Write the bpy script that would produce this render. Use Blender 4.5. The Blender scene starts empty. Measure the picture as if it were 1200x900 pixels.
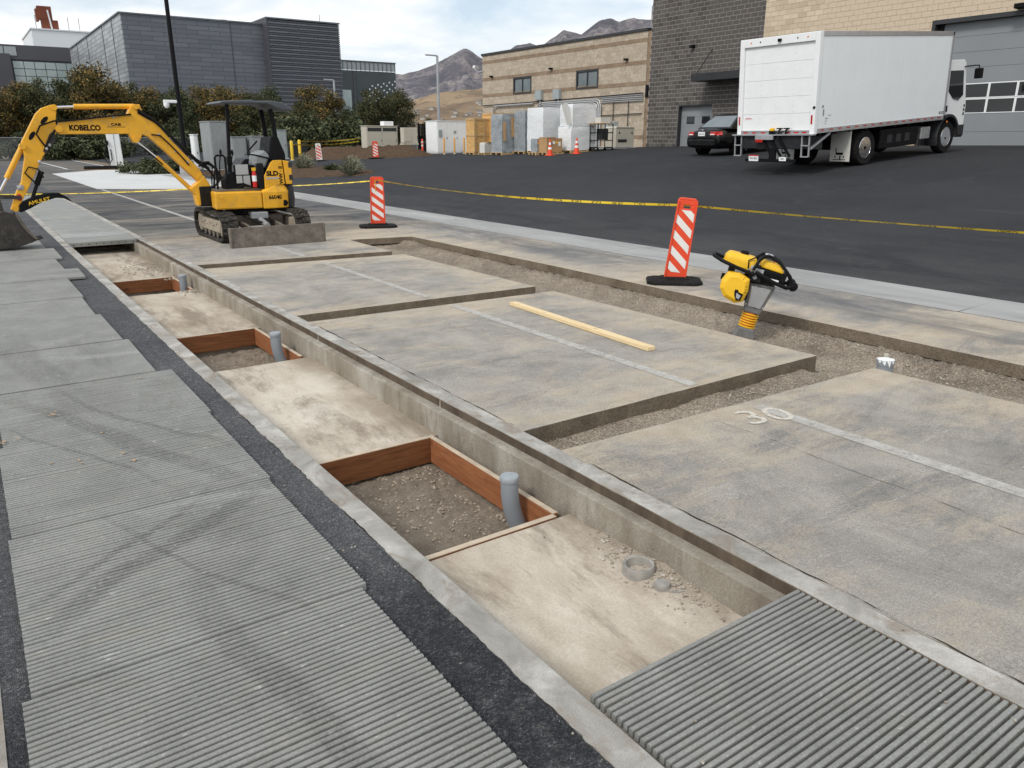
import bpy, bmesh, math, random
import numpy as np
from mathutils import Vector, Matrix, noise as mnoise
R = math.radians
random.seed(7)
S = bpy.context.scene
COL = S.collection

# ------------------------------------------------------------------ camera
cam_d = bpy.data.cameras.new("camera"); cam = bpy.data.objects.new("camera", cam_d); COL.objects.link(cam)
cam.location = (0, 0, 1.9); cam.rotation_euler = (R(90 - 17.6), 0, R(-34.8))
cam_d.sensor_width = 36; cam_d.lens = 905 / 1200 * 36; cam_d.clip_end = 20000; cam_d.clip_start = 0.05
S.camera = cam
S.cycles.max_bounces = 6; S.cycles.diffuse_bounces = 3; S.cycles.glossy_bounces = 3; S.cycles.transparent_max_bounces = 8

# ------------------------------------------------------------------ light
SUN_EL, SUN_AZ = R(46), R(-108)          # azimuth measured from +Y towards +X
w = bpy.data.worlds.new("World"); S.world = w; w.use_nodes = True
nt = w.node_tree; N = nt.nodes; L = nt.links; N.clear()
out = N.new("ShaderNodeOutputWorld"); bg = N.new("ShaderNodeBackground"); bg.inputs[1].default_value = 0.1
sky = N.new("ShaderNodeTexSky"); sky.sky_type = 'NISHITA'; sky.sun_disc = False
sky.sun_elevation = SUN_EL; sky.sun_rotation = SUN_AZ; sky.air_density = 1.0; sky.dust_density = 2.0
tc = N.new("ShaderNodeTexCoord"); sep = N.new("ShaderNodeSeparateXYZ"); L.new(tc.outputs['Generated'], sep.inputs[0])
zz = N.new("ShaderNodeMath"); zz.operation = 'MAXIMUM'; zz.inputs[1].default_value = 0.0; L.new(sep.outputs[2], zz.inputs[0])
za = N.new("ShaderNodeMath"); za.operation = 'ADD'; za.inputs[1].default_value = 0.18; L.new(zz.outputs[0], za.inputs[0])
dv = N.new("ShaderNodeVectorMath"); dv.operation = 'DIVIDE'; L.new(tc.outputs['Generated'], dv.inputs[0])
cb = N.new("ShaderNodeCombineXYZ")
for i in range(3): L.new(za.outputs[0], cb.inputs[i])
L.new(cb.outputs[0], dv.inputs[1])
mpw = N.new("ShaderNodeMapping"); mpw.inputs['Location'].default_value = (1.9, 0.6, 0); mpw.inputs['Scale'].default_value = (1, 1, 0.2)
L.new(dv.outputs[0], mpw.inputs['Vector'])
n1 = N.new("ShaderNodeTexNoise"); n1.inputs['Scale'].default_value = 1.15; n1.inputs['Detail'].default_value = 7; n1.inputs['Roughness'].default_value = 0.55; n1.inputs['Distortion'].default_value = 0.35
L.new(mpw.outputs[0], n1.inputs['Vector'])
r1 = N.new("ShaderNodeValToRGB"); r1.color_ramp.elements[0].position = 0.38; r1.color_ramp.elements[1].position = 0.55
L.new(n1.outputs['Fac'], r1.inputs[0])
n2 = N.new("ShaderNodeTexNoise"); n2.inputs['Scale'].default_value = 2.6; n2.inputs['Detail'].default_value = 6
L.new(mpw.outputs[0], n2.inputs['Vector'])
r2 = N.new("ShaderNodeValToRGB")
r2.color_ramp.elements[0].position = 0.3; r2.color_ramp.elements[0].color = (0.76, 0.82, 0.87, 1)
r2.color_ramp.elements[1].position = 0.62; r2.color_ramp.elements[1].color = (1.0, 1.0, 1.0, 1)
L.new(n2.outputs['Fac'], r2.inputs[0])
cs = N.new("ShaderNodeVectorMath"); cs.operation = 'SCALE'; cs.inputs['Scale'].default_value = 8.7; L.new(r2.outputs[0], cs.inputs[0])
# thin veil: the clear patches are pale, sky plus some cloud
pal = N.new("ShaderNodeMix"); pal.data_type = 'RGBA'; pal.inputs['Factor'].default_value = 0.45
L.new(sky.outputs[0], pal.inputs['A']); pal.inputs['B'].default_value = (7.2, 8.3, 9.2, 1)
mxw = N.new("ShaderNodeMix"); mxw.data_type = 'RGBA'
L.new(r1.outputs[0], mxw.inputs['Factor']); L.new(pal.outputs['Result'], mxw.inputs['A']); L.new(cs.outputs[0], mxw.inputs['B'])
L.new(mxw.outputs['Result'], bg.inputs[0]); L.new(bg.outputs[0], out.inputs[0])
sun_d = bpy.data.lights.new("sun", 'SUN'); sun_d.energy = 1.5; sun_d.angle = R(14); sun_d.color = (1, 0.96, 0.9)
sun = bpy.data.objects.new("sun", sun_d); COL.objects.link(sun)
sd = Vector((math.sin(SUN_AZ) * math.cos(SUN_EL), math.cos(SUN_AZ) * math.cos(SUN_EL), math.sin(SUN_EL)))
sun.rotation_euler = sd.to_track_quat('Z', 'Y').to_euler()
vs = S.view_settings; vs.view_transform = 'Standard'; vs.look = 'None'; vs.exposure = 0.38; vs.gamma = 1; vs.use_curve_mapping = False

# ------------------------------------------------------------------ helpers
class MB:
    def __init__(s): s.v = []; s.f = []
    def add(s, vs, fs):
        o = len(s.v); s.v += [tuple(p) for p in vs]; s.f += [tuple(i + o for i in q) for q in fs]; return s
    def hexa(s, p):   # 4 bottom ccw, 4 top
        return s.add(p, [(3, 2, 1, 0), (4, 5, 6, 7), (0, 1, 5, 4), (1, 2, 6, 5), (2, 3, 7, 6), (3, 0, 4, 7)])
    def box(s, x0, x1, y0, y1, z0, z1):
        return s.hexa([(x0, y0, z0), (x1, y0, z0), (x1, y1, z0), (x0, y1, z0), (x0, y0, z1), (x1, y0, z1), (x1, y1, z1), (x0, y1, z1)])
    def prism(s, poly, axis, a, b):
        def P(q, t):
            return {'y': (q[0], t, q[1]), 'x': (t, q[0], q[1]), 'z': (q[0], q[1], t)}[axis]
        n = len(poly); vs = [P(q, a) for q in poly] + [P(q, b) for q in poly]
        fs = [tuple(range(n)), tuple(range(2 * n - 1, n - 1, -1))] + [(i, n + i, n + (i + 1) % n, (i + 1) % n) for i in range(n)]
        return s.add(vs, fs)
    def cyl(s, p0, p1, r0, r1=None, n=14, caps=True):
        r1 = r0 if r1 is None else r1
        p0 = Vector(p0); p1 = Vector(p1); d = (p1 - p0).normalized(); a = d.orthogonal().normalized(); b = d.cross(a)
        vs = []
        for p, r in ((p0, r0), (p1, r1)):
            for k in range(n):
                t = 2 * math.pi * k / n; vs.append(p + (a * math.cos(t) + b * math.sin(t)) * r)
        fs = [(k, (k + 1) % n, n + (k + 1) % n, n + k) for k in range(n)]
        if caps: fs += [tuple(range(n - 1, -1, -1)), tuple(range(n, 2 * n))]
        return s.add(vs, fs)
    def tube(s, pts, r, n=8, caps=True):
        pts = [Vector(p) for p in pts]; m = len(pts); vs = []; pa = None
        for i, p in enumerate(pts):
            d = (pts[min(i + 1, m - 1)] - pts[max(i - 1, 0)]).normalized()
            if pa is None: a = d.orthogonal().normalized()
            else:
                a = pa - d * pa.dot(d); a = a.normalized() if a.length > 1e-6 else d.orthogonal().normalized()
            pa = a; b = d.cross(a); rr = r[i] if isinstance(r, (list, tuple)) else r
            for k in range(n):
                t = 2 * math.pi * k / n; vs.append(p + (a * math.cos(t) + b * math.sin(t)) * rr)
        fs = [(i * n + k, i * n + (k + 1) % n, (i + 1) * n + (k + 1) % n, (i + 1) * n + k) for i in range(m - 1) for k in range(n)]
        if caps: fs += [tuple(range(n - 1, -1, -1)), tuple(range((m - 1) * n, m * n))]
        return s.add(vs, fs)
    def lathe(s, prof, c=(0, 0, 0), axis='z', n=20):
        vs = []
        for r, h in prof:
            for k in range(n):
                t = 2 * math.pi * k / n; a, b = r * math.cos(t), r * math.sin(t)
                q = {'z': (a, b, h), 'y': (a, h, b), 'x': (h, a, b)}[axis]
                vs.append((q[0] + c[0], q[1] + c[1], q[2] + c[2]))
        m = len(prof)
        fs = [(i * n + k, i * n + (k + 1) % n, (i + 1) * n + (k + 1) % n, (i + 1) * n + k) for i in range(m - 1) for k in range(n)]
        if prof[0][0] > 1e-6: fs.append(tuple(range(n - 1, -1, -1)))
        if prof[-1][0] > 1e-6: fs.append(tuple(range((m - 1) * n, m * n)))
        return s.add(vs, fs)
    def plate(s, poly, axis, a, b): return s.prism(poly, axis, a, b)
    def bar(s, p0, p1, wx, wz, up=(0, 0, 1)):   # rectangular bar
        p0 = Vector(p0); p1 = Vector(p1); d = (p1 - p0).normalized(); u = Vector(up); sd_ = d.cross(u).normalized(); u = sd_.cross(d)
        q = []
        for p in (p0, p1):
            for a, b in ((-1, -1), (1, -1), (1, 1), (-1, 1)): q.append(p + sd_ * (a * wx / 2) + u * (b * wz / 2))
        return s.hexa(q)
    def build(s, name, mat, parent=None, smooth=None, bevel=None, fix=True, seg=2):
        me = bpy.data.meshes.new(name); me.from_pydata(s.v, [], s.f)
        if fix:
            bm = bmesh.new(); bm.from_mesh(me); bmesh.ops.recalc_face_normals(bm, faces=bm.faces); bm.to_mesh(me); bm.free()
        return obj(name, me, mat, parent, smooth, bevel, seg)
def obj(name, me, mat=None, parent=None, smooth=None, bevel=None, seg=2):
    o = bpy.data.objects.new(name, me); COL.objects.link(o)
    if mat is not None:
        for m in (mat if isinstance(mat, (list, tuple)) else [mat]): me.materials.append(m)
    if parent: o.parent = parent
    if smooth:
        me.polygons.foreach_set('use_smooth', [True] * len(me.polygons)); me.set_sharp_from_angle(angle=R(smooth))
    if bevel:
        b = o.modifiers.new('bevel', 'BEVEL'); b.width = bevel; b.segments = seg; b.limit_method = 'ANGLE'; b.angle_limit = R(35)
    return o
def tag(o, label=None, cat=None, group=None, kind=None):
    if label: o['label'] = label
    if cat: o['category'] = cat
    if group: o['group'] = group
    if kind: o['kind'] = kind
    return o
def empty(name, loc=(0, 0, 0), rz=0, label=None, cat=None, group=None):
    o = bpy.data.objects.new(name, None); COL.objects.link(o); o.location = loc; o.rotation_euler = (0, 0, rz); o.empty_display_size = 0.2
    return tag(o, label, cat, group)
def copy_tree(o, parent=None):
    c = o.copy(); COL.objects.link(c); c.parent = parent
    for ch in list(o.children): copy_tree(ch, c)
    return c
def text(name, body, size, mat, parent, origin, xdir, ydir, extrude=0.001, align='CENTER', sx=1.0, bold=.022):
    cu = bpy.data.curves.new(name, 'FONT'); cu.body = body; cu.size = size; cu.extrude = extrude; cu.offset = size * bold; cu.align_x = align; cu.align_y = 'CENTER'; cu.resolution_u = 3
    t = bpy.data.objects.new('tmp_text', cu); COL.objects.link(t); bpy.context.view_layer.update()
    me = bpy.data.meshes.new_from_object(t); bpy.data.objects.remove(t); bpy.data.curves.remove(cu)
    x = Vector(xdir).normalized(); y = Vector(ydir).normalized(); z = x.cross(y)
    m = Matrix((x, y, z)).transposed().to_4x4() @ Matrix.Diagonal((sx, 1, 1, 1)); m.translation = Vector(origin)
    me.transform(m); me.materials.clear()
    return obj(name, me, mat, parent)
def grid_mesh(xs, ys, fz):
    nx, ny = len(xs), len(ys)
    v = [(x, y, fz(x, y)) for y in ys for x in xs]
    f = [(j * nx + i, j * nx + i + 1, (j + 1) * nx + i + 1, (j + 1) * nx + i) for j in range(ny - 1) for i in range(nx - 1)]
    m = MB(); m.v = v; m.f = f; return m
def frange(a, b, st):
    n = max(1, int(round((b - a) / st))); return [a + (b - a) * i / n for i in range(n + 1)]
def fbm(x, y, z=0.0, o=4):
    return mnoise.fractal(Vector((x, y, z)), 0.9, 2.0, o)
def pw(x, pts):
    if x <= pts[0][0]: return pts[0][1]
    for (a, va), (b, vb) in zip(pts, pts[1:]):
        if x <= b: return va + (vb - va) * (x - a) / (b - a)
    return pts[-1][1]
def Z(x, y):
    return pw(x, [(10.35, 0), (20, 1.14), (25.5, 1.52), (31, 1.7)]) * pw(y, [(12, 1), (22, .97), (31, .9), (42, .66), (52, .56), (62, .52), (100, .45), (200, .4)])
def stones(name, spots, mat, parent=None, seed=1):
    """low-poly stones joined into one mesh; spots: (x, y, z, r)"""
    rg = np.random.default_rng(seed)
    base = np.array([(0, 0, 1), (.9, 0, .3), (.28, .85, .3), (-.72, .53, .3), (-.72, -.53, .3), (.28, -.85, .3), (.6, .5, -.5), (-.4, .7, -.5), (-.7, -.2, -.5), (.2, -.7, -.5)])
    fc = [(0, 1, 2), (0, 2, 3), (0, 3, 4), (0, 4, 5), (0, 5, 1), (1, 6, 2), (2, 6, 7), (2, 7, 3), (3, 7, 8), (3, 8, 4), (4, 8, 9), (4, 9, 5), (5, 9, 1), (1, 9, 6)]
    V = []; F = []
    for (x, y, z, r) in spots:
        a = rg.uniform(0, 6.28); c, s_ = math.cos(a), math.sin(a)
        p = base * rg.uniform(.7, 1.25, (10, 1)) * np.array([rg.uniform(.8, 1.4), rg.uniform(.7, 1.1), rg.uniform(.5, .9)]) * r
        q = np.stack([p[:, 0] * c - p[:, 1] * s_ + x, p[:, 0] * s_ + p[:, 1] * c + y, p[:, 2] + z], 1)
        o = len(V); V += q.tolist(); F += [(i + o, j + o, k + o) for i, j, k in fc]
    me = bpy.data.meshes.new(name); me.from_pydata(V, [], F); return obj(name, me, mat, parent)

# ------------------------------------------------------------------ materials
def lin(c):
    return tuple((x / 12.92 if x <= .04045 else ((x + .055) / 1.055) ** 2.4) for x in c)
class MT:
    def __init__(s, name, rough=.8, metal=0., coord='OBJ', spec=.4):
        s.m = bpy.data.materials.new(name); s.m.use_nodes = True; s.nt = s.m.node_tree; s.b = s.nt.nodes['Principled BSDF']
        s.b.inputs['Roughness'].default_value = rough; s.b.inputs['Metallic'].default_value = metal; s.b.inputs['Specular IOR Level'].default_value = spec
        if coord == 'OBJ': s.vec = s.nt.nodes.new('ShaderNodeTexCoord').outputs['Object']
        else: s.vec = s.nt.nodes.new('ShaderNodeNewGeometry').outputs['Position']
    def map(s, scale=(1, 1, 1), rot=(0, 0, 0), loc=(0, 0, 0), vec=None):
        n = s.nt.nodes.new('ShaderNodeMapping'); n.inputs['Scale'].default_value = scale; n.inputs['Rotation'].default_value = rot; n.inputs['Location'].default_value = loc
        s.nt.links.new(vec or s.vec, n.inputs['Vector']); return n.outputs[0]
    def noise(s, scale, detail=4, rough=.55, dist=0, vec=None):
        n = s.nt.nodes.new('ShaderNodeTexNoise'); n.inputs['Scale'].default_value = scale; n.inputs['Detail'].default_value = min(detail, 6)
        n.inputs['Roughness'].default_value = rough; n.inputs['Distortion'].default_value = dist
        s.nt.links.new(vec or s.vec, n.inputs['Vector']); return n.outputs['Fac']
    def voro(s, scale, vec=None, feature='F1', out='Distance'):
        n = s.nt.nodes.new('ShaderNodeTexVoronoi'); n.feature = feature; n.inputs['Scale'].default_value = scale
        s.nt.links.new(vec or s.vec, n.inputs['Vector']); return n.outputs[out]
    def wave(s, scale, vec=None, direction='X', dist=0, detail=0):
        n = s.nt.nodes.new('ShaderNodeTexWave'); n.bands_direction = direction; n.inputs['Scale'].default_value = scale; n.inputs['Distortion'].default_value = dist; n.inputs['Detail'].default_value = detail
        s.nt.links.new(vec or s.vec, n.inputs['Vector']); return n.outputs['Fac']
    def ramp(s, fac, stops, interp='LINEAR'):
        n = s.nt.nodes.new('ShaderNodeValToRGB'); cr = n.color_ramp; cr.interpolation = interp
        while len(cr.elements) < len(stops): cr.elements.new(0.5)
        for e, (p, c) in zip(cr.elements, stops):
            e.position = p; e.color = (c, c, c, 1) if isinstance(c, (int, float)) else (*c, 1)
        s.nt.links.new(fac, n.inputs[0]); return n.outputs[0]
    def mix(s, fac, a, b, mode='MIX'):
        n = s.nt.nodes.new('ShaderNodeMix'); n.data_type = 'RGBA'; n.blend_type = mode
        for sock, v in ((n.inputs['Factor'], fac), (n.inputs['A'], a), (n.inputs['B'], b)):
            if isinstance(v, (int, float)): sock.default_value = v
            elif isinstance(v, tuple): sock.default_value = (*v, 1)
            else: s.nt.links.new(v, sock)
        return n.outputs['Result']
    def math(s, op, a, b=0.):
        n = s.nt.nodes.new('ShaderNodeMath'); n.operation = op
        for i, v in enumerate((a, b)):
            if isinstance(v, (int, float)): n.inputs[i].default_value = v
            else: s.nt.links.new(v, n.inputs[i])
        return n.outputs[0]
    def xyz(s, vec=None):
        n = s.nt.nodes.new('ShaderNodeSeparateXYZ'); s.nt.links.new(vec or s.vec, n.inputs[0]); return n.outputs
    def col(s, c):
        if isinstance(c, tuple): s.b.inputs['Base Color'].default_value = (*c, 1)
        else: s.nt.links.new(c, s.b.inputs['Base Color'])
        return s
    def rough(s, r): s.nt.links.new(r, s.b.inputs['Roughness']); return s
    def alpha(s, r): s.nt.links.new(r, s.b.inputs['Alpha']); return s
    def bump(s, h, strength=.4, dist=.01):
        n = s.nt.nodes.new('ShaderNodeBump'); n.inputs['Strength'].default_value = strength; n.inputs['Distance'].default_value = dist
        s.nt.links.new(h, n.inputs['Height']); s.nt.links.new(n.outputs[0], s.b.inputs['Normal']); return s

def simple(name, c, rough=.6, metal=0., var=.12, scale=3., bump=0., dirt=None, dirtamt=.5, spec=.4, bscale=60):
    t = MT(name, rough, metal, spec=spec)
    f = t.noise(scale, 6, .6)
    a = tuple(x * (1 - var) for x in c); b = tuple(min(1, x * (1 + var)) for x in c)
    q = t.ramp(f, [(.3, a), (.7, b)])
    if dirt:
        d = t.noise(scale * 2.3, 8, .65, .6); q = t.mix(t.ramp(d, [(.5, 0.), (.5 + .25, dirtamt)]), q, dirt)
    t.col(q); t.rough(t.ramp(t.noise(scale * 4, 4), [(.3, max(.05, rough - .1)), (.7, min(1, rough + .1))]))
    if bump: t.bump(t.noise(bscale, 4), bump, .004)
    return t.m
MAT = {}
BANDS = [(-.25, 3.0, 1.25, 4.2, .08, .65), (-.1, 7.0, 1.2, 3.7, .08, .6), (.50, 3.3, .85, 1.2, .08, .5), (.15, 7.0, 1.25, 4.4, .03, .6), (-.25, 3.25, 1.0, 4.3, .025, .6), (-.2, 6.2, .8, 4.2, .02, .6), (.2, 4.4, .95, 2.4, .02, .5), (.0, 9.5, .5, 6.0, .2, .5)]
def setmat(): 
    # ---- new asphalt (parking lot)
    t = MT('new_asphalt', .9, coord='GEO', spec=.1)
    q = t.ramp(t.noise(.35, 5, .6), [(.3, (.031, .032, .0355)), (.7, (.041, .042, .0455))])
    dust = t.noise(1.0, 8, .68, .4, vec=t.map((.9, .12, 1), (0, 0, R(12))))
    q = t.mix(t.ramp(dust, [(.60, 0.), (.80, .25)]), q, (.15, .14, .125))
    x = t.xyz()[0]
    nearg = t.math('MULTIPLY', t.ramp(t.math('DIVIDE', t.math('SUBTRACT', x, 10.2), 9.), [(0., .75), (.35, .22), (1., 0.)]), t.ramp(t.noise(1.4, 8, .7, .8, vec=t.map((1, .3, 1))), [(.35, 0.), (.72, 1.)]))
    q = t.mix(t.math('MULTIPLY', nearg, .55), q, (.125, .122, .118))
    arc = t.noise(.5, 3, .5, .2, vec=t.map((1, 1, 1), (0, 0, R(40))))
    q = t.mix(t.ramp(arc, [(.49, 0.), (.5, .25), (.51, 0.)]), q, (.075, .072, .068))
    g = t.noise(55, 6, .9); q = t.mix(.7, q, t.ramp(g, [(.30, .5), (.5, 1.), (.70, 1.6)]), 'MULTIPLY')
    q = t.mix(t.ramp(t.voro(11, vec=t.map((1, .6, 1))), [(.02, .55), (.05, 0.)]), q, (.20, .19, .175))
    t.col(q); t.bump(t.noise(90, 5, .8), .6, .008); MAT['lot'] = t.m
    # ---- left lane asphalt: darker with whitish blotches
    t = MT('lane_asphalt', .9, coord='GEO', spec=.12)
    q = t.ramp(t.noise(.8, 6, .6), [(.3, (.075, .077, .083)), (.7, (.135, .135, .139))])
    yl = t.xyz()[1]; q = t.mix(t.ramp(t.math('ADD', t.math('DIVIDE', yl, 10.), t.math('MULTIPLY', t.math('SUBTRACT', t.noise(1.6, 5, .7), .5), .10)), [(.24, .9), (.33, 0.)]), q, (.038, .039, .043))
    lx = t.xyz()[0]
    q = t.mix(t.math('MULTIPLY', t.ramp(lx, [(.0, .5), (1., .5)]), t.ramp(t.noise(9, 6, .85, .3), [(.50, 0.), (.72, .8)])), q, (.26, .255, .245))
    q = t.mix(t.ramp(t.noise(4.5, 6, .8, .4, vec=t.map(loc=(3, 0, 0))), [(.60, 0.), (.72, .45)]), q, (.19, .155, .12))
    g = t.voro(150, out='Color'); gg = t.xyz(g)[0]
    q = t.mix(.65, q, t.ramp(gg, [(0., .35), (.6, .9), (.88, 1.5), (1., 2.6)]), 'MULTIPLY')
    t.col(q); t.bump(t.voro(150), 1., .008); MAT['lane'] = t.m
    # ---- worn, dusty pavement of the cut slabs
    def fine(t, f, amt, sc=60.): return t.math('ADD', f, t.math('MULTIPLY', t.math('SUBTRACT', t.noise(sc, 7, .8), .5), amt))
    def worn(name, dustamt, dark, light, far=False):
        t = MT(name, .92, coord='GEO', spec=.15); P_ = t.xyz()
        q = t.ramp(fine(t, t.noise(1.3, 6, .78, .4, vec=t.map((1, .55, 1), (0, 0, R(25)))), .45), [(.36, dark), (.62, light)])
        # grey tyre-polished patches, broken up by grain
        q = t.mix(t.ramp(fine(t, t.noise(1.1, 6, .8, .5, vec=t.map((.5, 1.5, 1), (0, 0, R(-14)), (2, 9, 0))), .7, 45.), [(.48, 0.), (.70, .8)]), q, (.165, .162, .16))
        # saw-cut dust, thickest along the cut edges
        dy = t.math('MULTIPLY', t.math('ABSOLUTE', t.math('SUBTRACT', t.math('FRACT', t.math('ADD', t.math('DIVIDE', t.math('SUBTRACT', P_[1], 3.8), 4.28), .5)), .5)), 4.28)
        dx = t.math('ABSOLUTE', t.math('SUBTRACT', P_[0], 6.8))
        cut = t.math('MAXIMUM', t.ramp(t.math('DIVIDE', dx, 2.), [(.30, 1.), (.72, 0.)]), t.ramp(t.math('DIVIDE', dy, 2.), [(.10, .95), (.60, 0.)]))
        dn = fine(t, t.noise(1.9, 6, .8, .6, vec=t.map((.55, 1.2, 1), (0, 0, R(-8)))), .6, 50.)
        m1 = t.ramp(t.math('ADD', dn, t.math('MULTIPLY', cut, .20)), [(.50, 0.), (.74, dustamt)])
        q = t.mix(m1, q, t.ramp(t.noise(4.2, 6, .7), [(.3, (.43, .35, .255)), (.7, (.56, .485, .385))]))
        q = t.mix(t.ramp(fine(t, t.noise(2.6, 6, .8, .9, vec=t.map((.35, 1.7, 1), (0, 0, R(8)), (5, 2, 0))), .8), [(.62, 0.), (.80, .7)]), q, (.60, .575, .53))
        q = t.mix(t.ramp(fine(t, t.noise(9, 5, .7, .3, vec=t.map((.22, 1.6, 1), (0, 0, R(20)), (1, 4, 0))), .3), [(.66, 0.), (.74, .5)]), q, (.62, .60, .56))
        if far:
            k = t.math('MULTIPLY', t.ramp(t.math('DIVIDE', t.math('SUBTRACT', t.math('ADD', P_[1], t.math('MULTIPLY', t.math('SUBTRACT', t.noise(.9, 6, .7), .5), 5.)), 15.2), 4.), [(0., 0.), (1., 1.)]), t.ramp(fine(t, t.noise(1.1, 8, .7, .8, vec=t.map((.3, 1.2, 1))), .4), [(.40, 1.), (.72, .35)]))
            q = t.mix(k, q, t.ramp(t.noise(.6, 6, .6), [(.3, (.042, .043, .047)), (.7, (.075, .075, .077))]))
            # grey traffic film along the middle of the strip
            sx = t.math('MULTIPLY', t.ramp(t.math('ABSOLUTE', t.math('SUBTRACT', P_[0], 8.65)), [(.25, 1.), (.75, 0.)]), t.ramp(fine(t, t.noise(.8, 6, .75, .5, vec=t.map((1.6, .35, 1))), .5), [(.40, 0.), (.62, .85)]))
            q = t.mix(sx, q, (.125, .128, .135))
        q = t.mix(.8, q, t.ramp(t.noise(78, 5, .9), [(.30, .55), (.5, 1.), (.70, 1.45)]), 'MULTIPLY')
        q = t.mix(.6, q, t.ramp(t.noise(240, 3, .8), [(.28, .35), (.5, .95), (.72, 1.7)]), 'MULTIPLY')
        q = t.mix(t.ramp(t.voro(30), [(.02, .75), (.07, 0.)]), q, (.08, .072, .065))
        t.col(q); t.bump(t.noise(120, 5, .85), .8, .008); return t.m
    MAT['slab'] = worn('worn_pavement', .9, (.265, .25, .228), (.42, .39, .345))
    MAT['strip'] = worn('worn_pavement_strip', .9, (.235, .225, .21), (.39, .365, .33), True)
    t = MT('road_dark', .9, coord='GEO', spec=.2)
    q = t.ramp(t.noise(.5, 6, .6, .3, vec=t.map((1, .35, 1))), [(.35, (.042, .043, .046)), (.62, (.085, .085, .086))])
    yy = t.xyz()[1]
    near = t.ramp(t.math('DIVIDE', t.math('SUBTRACT', yy, 14.4), 8.), [(0., 1.), (.35, .35), (1., 0.)])
    q = t.mix(t.math('MULTIPLY', near, t.ramp(t.noise(1.2, 8, .7, .8, vec=t.map((.4, 1.4, 1))), [(.3, 0.), (.6, 1.)])), q, (.27, .255, .235))
    q = t.mix(t.ramp(t.noise(1.3, 8, .7, .6, vec=t.map((.2, 1.2, 1), (0, 0, R(6)))), [(.56, 0.), (.72, .45)]), q, (.21, .2, .185))
    g = t.noise(180, 3, .7); q = t.mix(.6, q, t.ramp(g, [(.35, .35), (.65, 1.5)]), 'MULTIPLY')
    t.col(q); t.bump(t.noise(150, 4, .7), .4, .005); MAT['road'] = t.m
    # ---- slab cut faces / bank
    t = MT('cut_face', .95, coord='GEO', spec=.15)
    q = t.ramp(t.noise(3, 6, .65), [(.3, (.135, .105, .075)), (.7, (.25, .205, .155))])
    q = t.mix(.6, q, t.ramp(t.voro(110, out='Color'), [(0., .35), (1., 1.6)]), 'MULTIPLY')
    t.col(q); t.bump(t.noise(90, 6, .75), 1., .015); MAT['cut'] = t.m
    t = MT('gravel_bed', .97, coord='GEO', spec=.1)
    q = t.ramp(t.noise(1.7, 7, .68, .5), [(.3, (.25, .205, .16)), (.68, (.46, .39, .31))])
    gv = t.voro(85, out='Color'); q = t.mix(.7, q, t.ramp(t.xyz(gv)[0], [(0., .45), (.7, 1.1), (1., 1.7)]), 'MULTIPLY')
    t.col(q); t.bump(t.math('ADD', t.math('MULTIPLY', t.voro(85), -1.), t.noise(25, 6, .7)), 1., .02); MAT['gravel'] = t.m
    t = MT('gravel_stone', .95, coord='GEO', spec=.15)
    g = t.noise(26, 2); q = t.ramp(g, [(.3, (.22, .185, .15)), (.5, (.36, .315, .26)), (.7, (.52, .48, .42))]); t.col(q); MAT['stone'] = t.m
    t = MT('pit_soil', .98, coord='GEO', spec=.1)
    q = t.ramp(t.noise(6, 8, .7), [(.3, (.24, .195, .148)), (.7, (.42, .35, .28))]); t.col(t.mix(.5, q, t.ramp(t.noise(110, 5, .8), [(.3, .5), (.7, 1.4)]), 'MULTIPLY')); t.bump(t.noise(60, 9, .8), 1., .03); MAT['soil'] = t.m
    t = MT('soil_clod', .98, coord='GEO', spec=.1)
    t.col(t.ramp(t.noise(30, 3), [(.3, (.25, .203, .155)), (.7, (.43, .36, .29))])); t.bump(t.noise(200, 4), .6, .006); MAT['clod'] = t.m
    # ---- trench floor concrete, tan
    t = MT('trench_floor', .9, coord='GEO', spec=.2)
    q = t.ramp(t.noise(1.3, 7, .68, .15, vec=t.map((1, .5, 1), (0, 0, R(-20)))), [(.36, (.35, .285, .215)), (.64, (.60, .535, .445))])
    q = t.mix(t.ramp(t.noise(2.0, 8, .75, .25, vec=t.map((1, .3, 1), (0, 0, R(-28)), (2, 7, 0))), [(.50, 0.), (.62, .8)]), q, (.23, .185, .14))
    q = t.mix(t.ramp(t.noise(2.7, 8, .75, .3, vec=t.map((1, .45, 1), (0, 0, R(-15)))), [(.58, 0.), (.68, .55)]), q, (.66, .61, .53))
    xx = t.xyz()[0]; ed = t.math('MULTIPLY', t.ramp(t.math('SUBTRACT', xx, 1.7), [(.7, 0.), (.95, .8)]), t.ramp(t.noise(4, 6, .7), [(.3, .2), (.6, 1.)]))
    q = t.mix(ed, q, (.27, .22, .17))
    q = t.mix(.6, q, t.ramp(t.noise(70, 5, .9), [(.3, .65), (.7, 1.3)]), 'MULTIPLY')
    t.col(q); t.bump(t.noise(45, 8, .8), .4, .01); MAT['floor'] = t.m
    # ---- trench wall concrete
    t = MT('trench_wall', .9, coord='GEO', spec=.2)
    q = t.ramp(t.noise(2.2, 7, .65, .4), [(.3, (.25, .21, .16)), (.7, (.43, .39, .325))])
    st = t.noise(9, 6, .6, .2, vec=t.map((1, .75, .12))); q = t.mix(t.ramp(st, [(.47, 0.), (.70, .48)]), q, (.16, .13, .097))
    yw = t.xyz()[1]; dmin = None
    for yc in (3.1, 4.91, 7.42, 11.7, 13.25):
        d_ = t.math('ABSOLUTE', t.math('SUBTRACT', yw, yc)); dmin = d_ if dmin is None else t.math('MINIMUM', dmin, d_)
    eff = t.math('MULTIPLY', t.ramp(dmin, [(.05, 1.), (.34, 0.)]), t.ramp(t.noise(9, 6, .8, .6, vec=t.map((1, 1, .35))), [(.42, 0.), (.68, .5)]))
    q = t.mix(eff, q, (.60, .575, .52))
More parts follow.
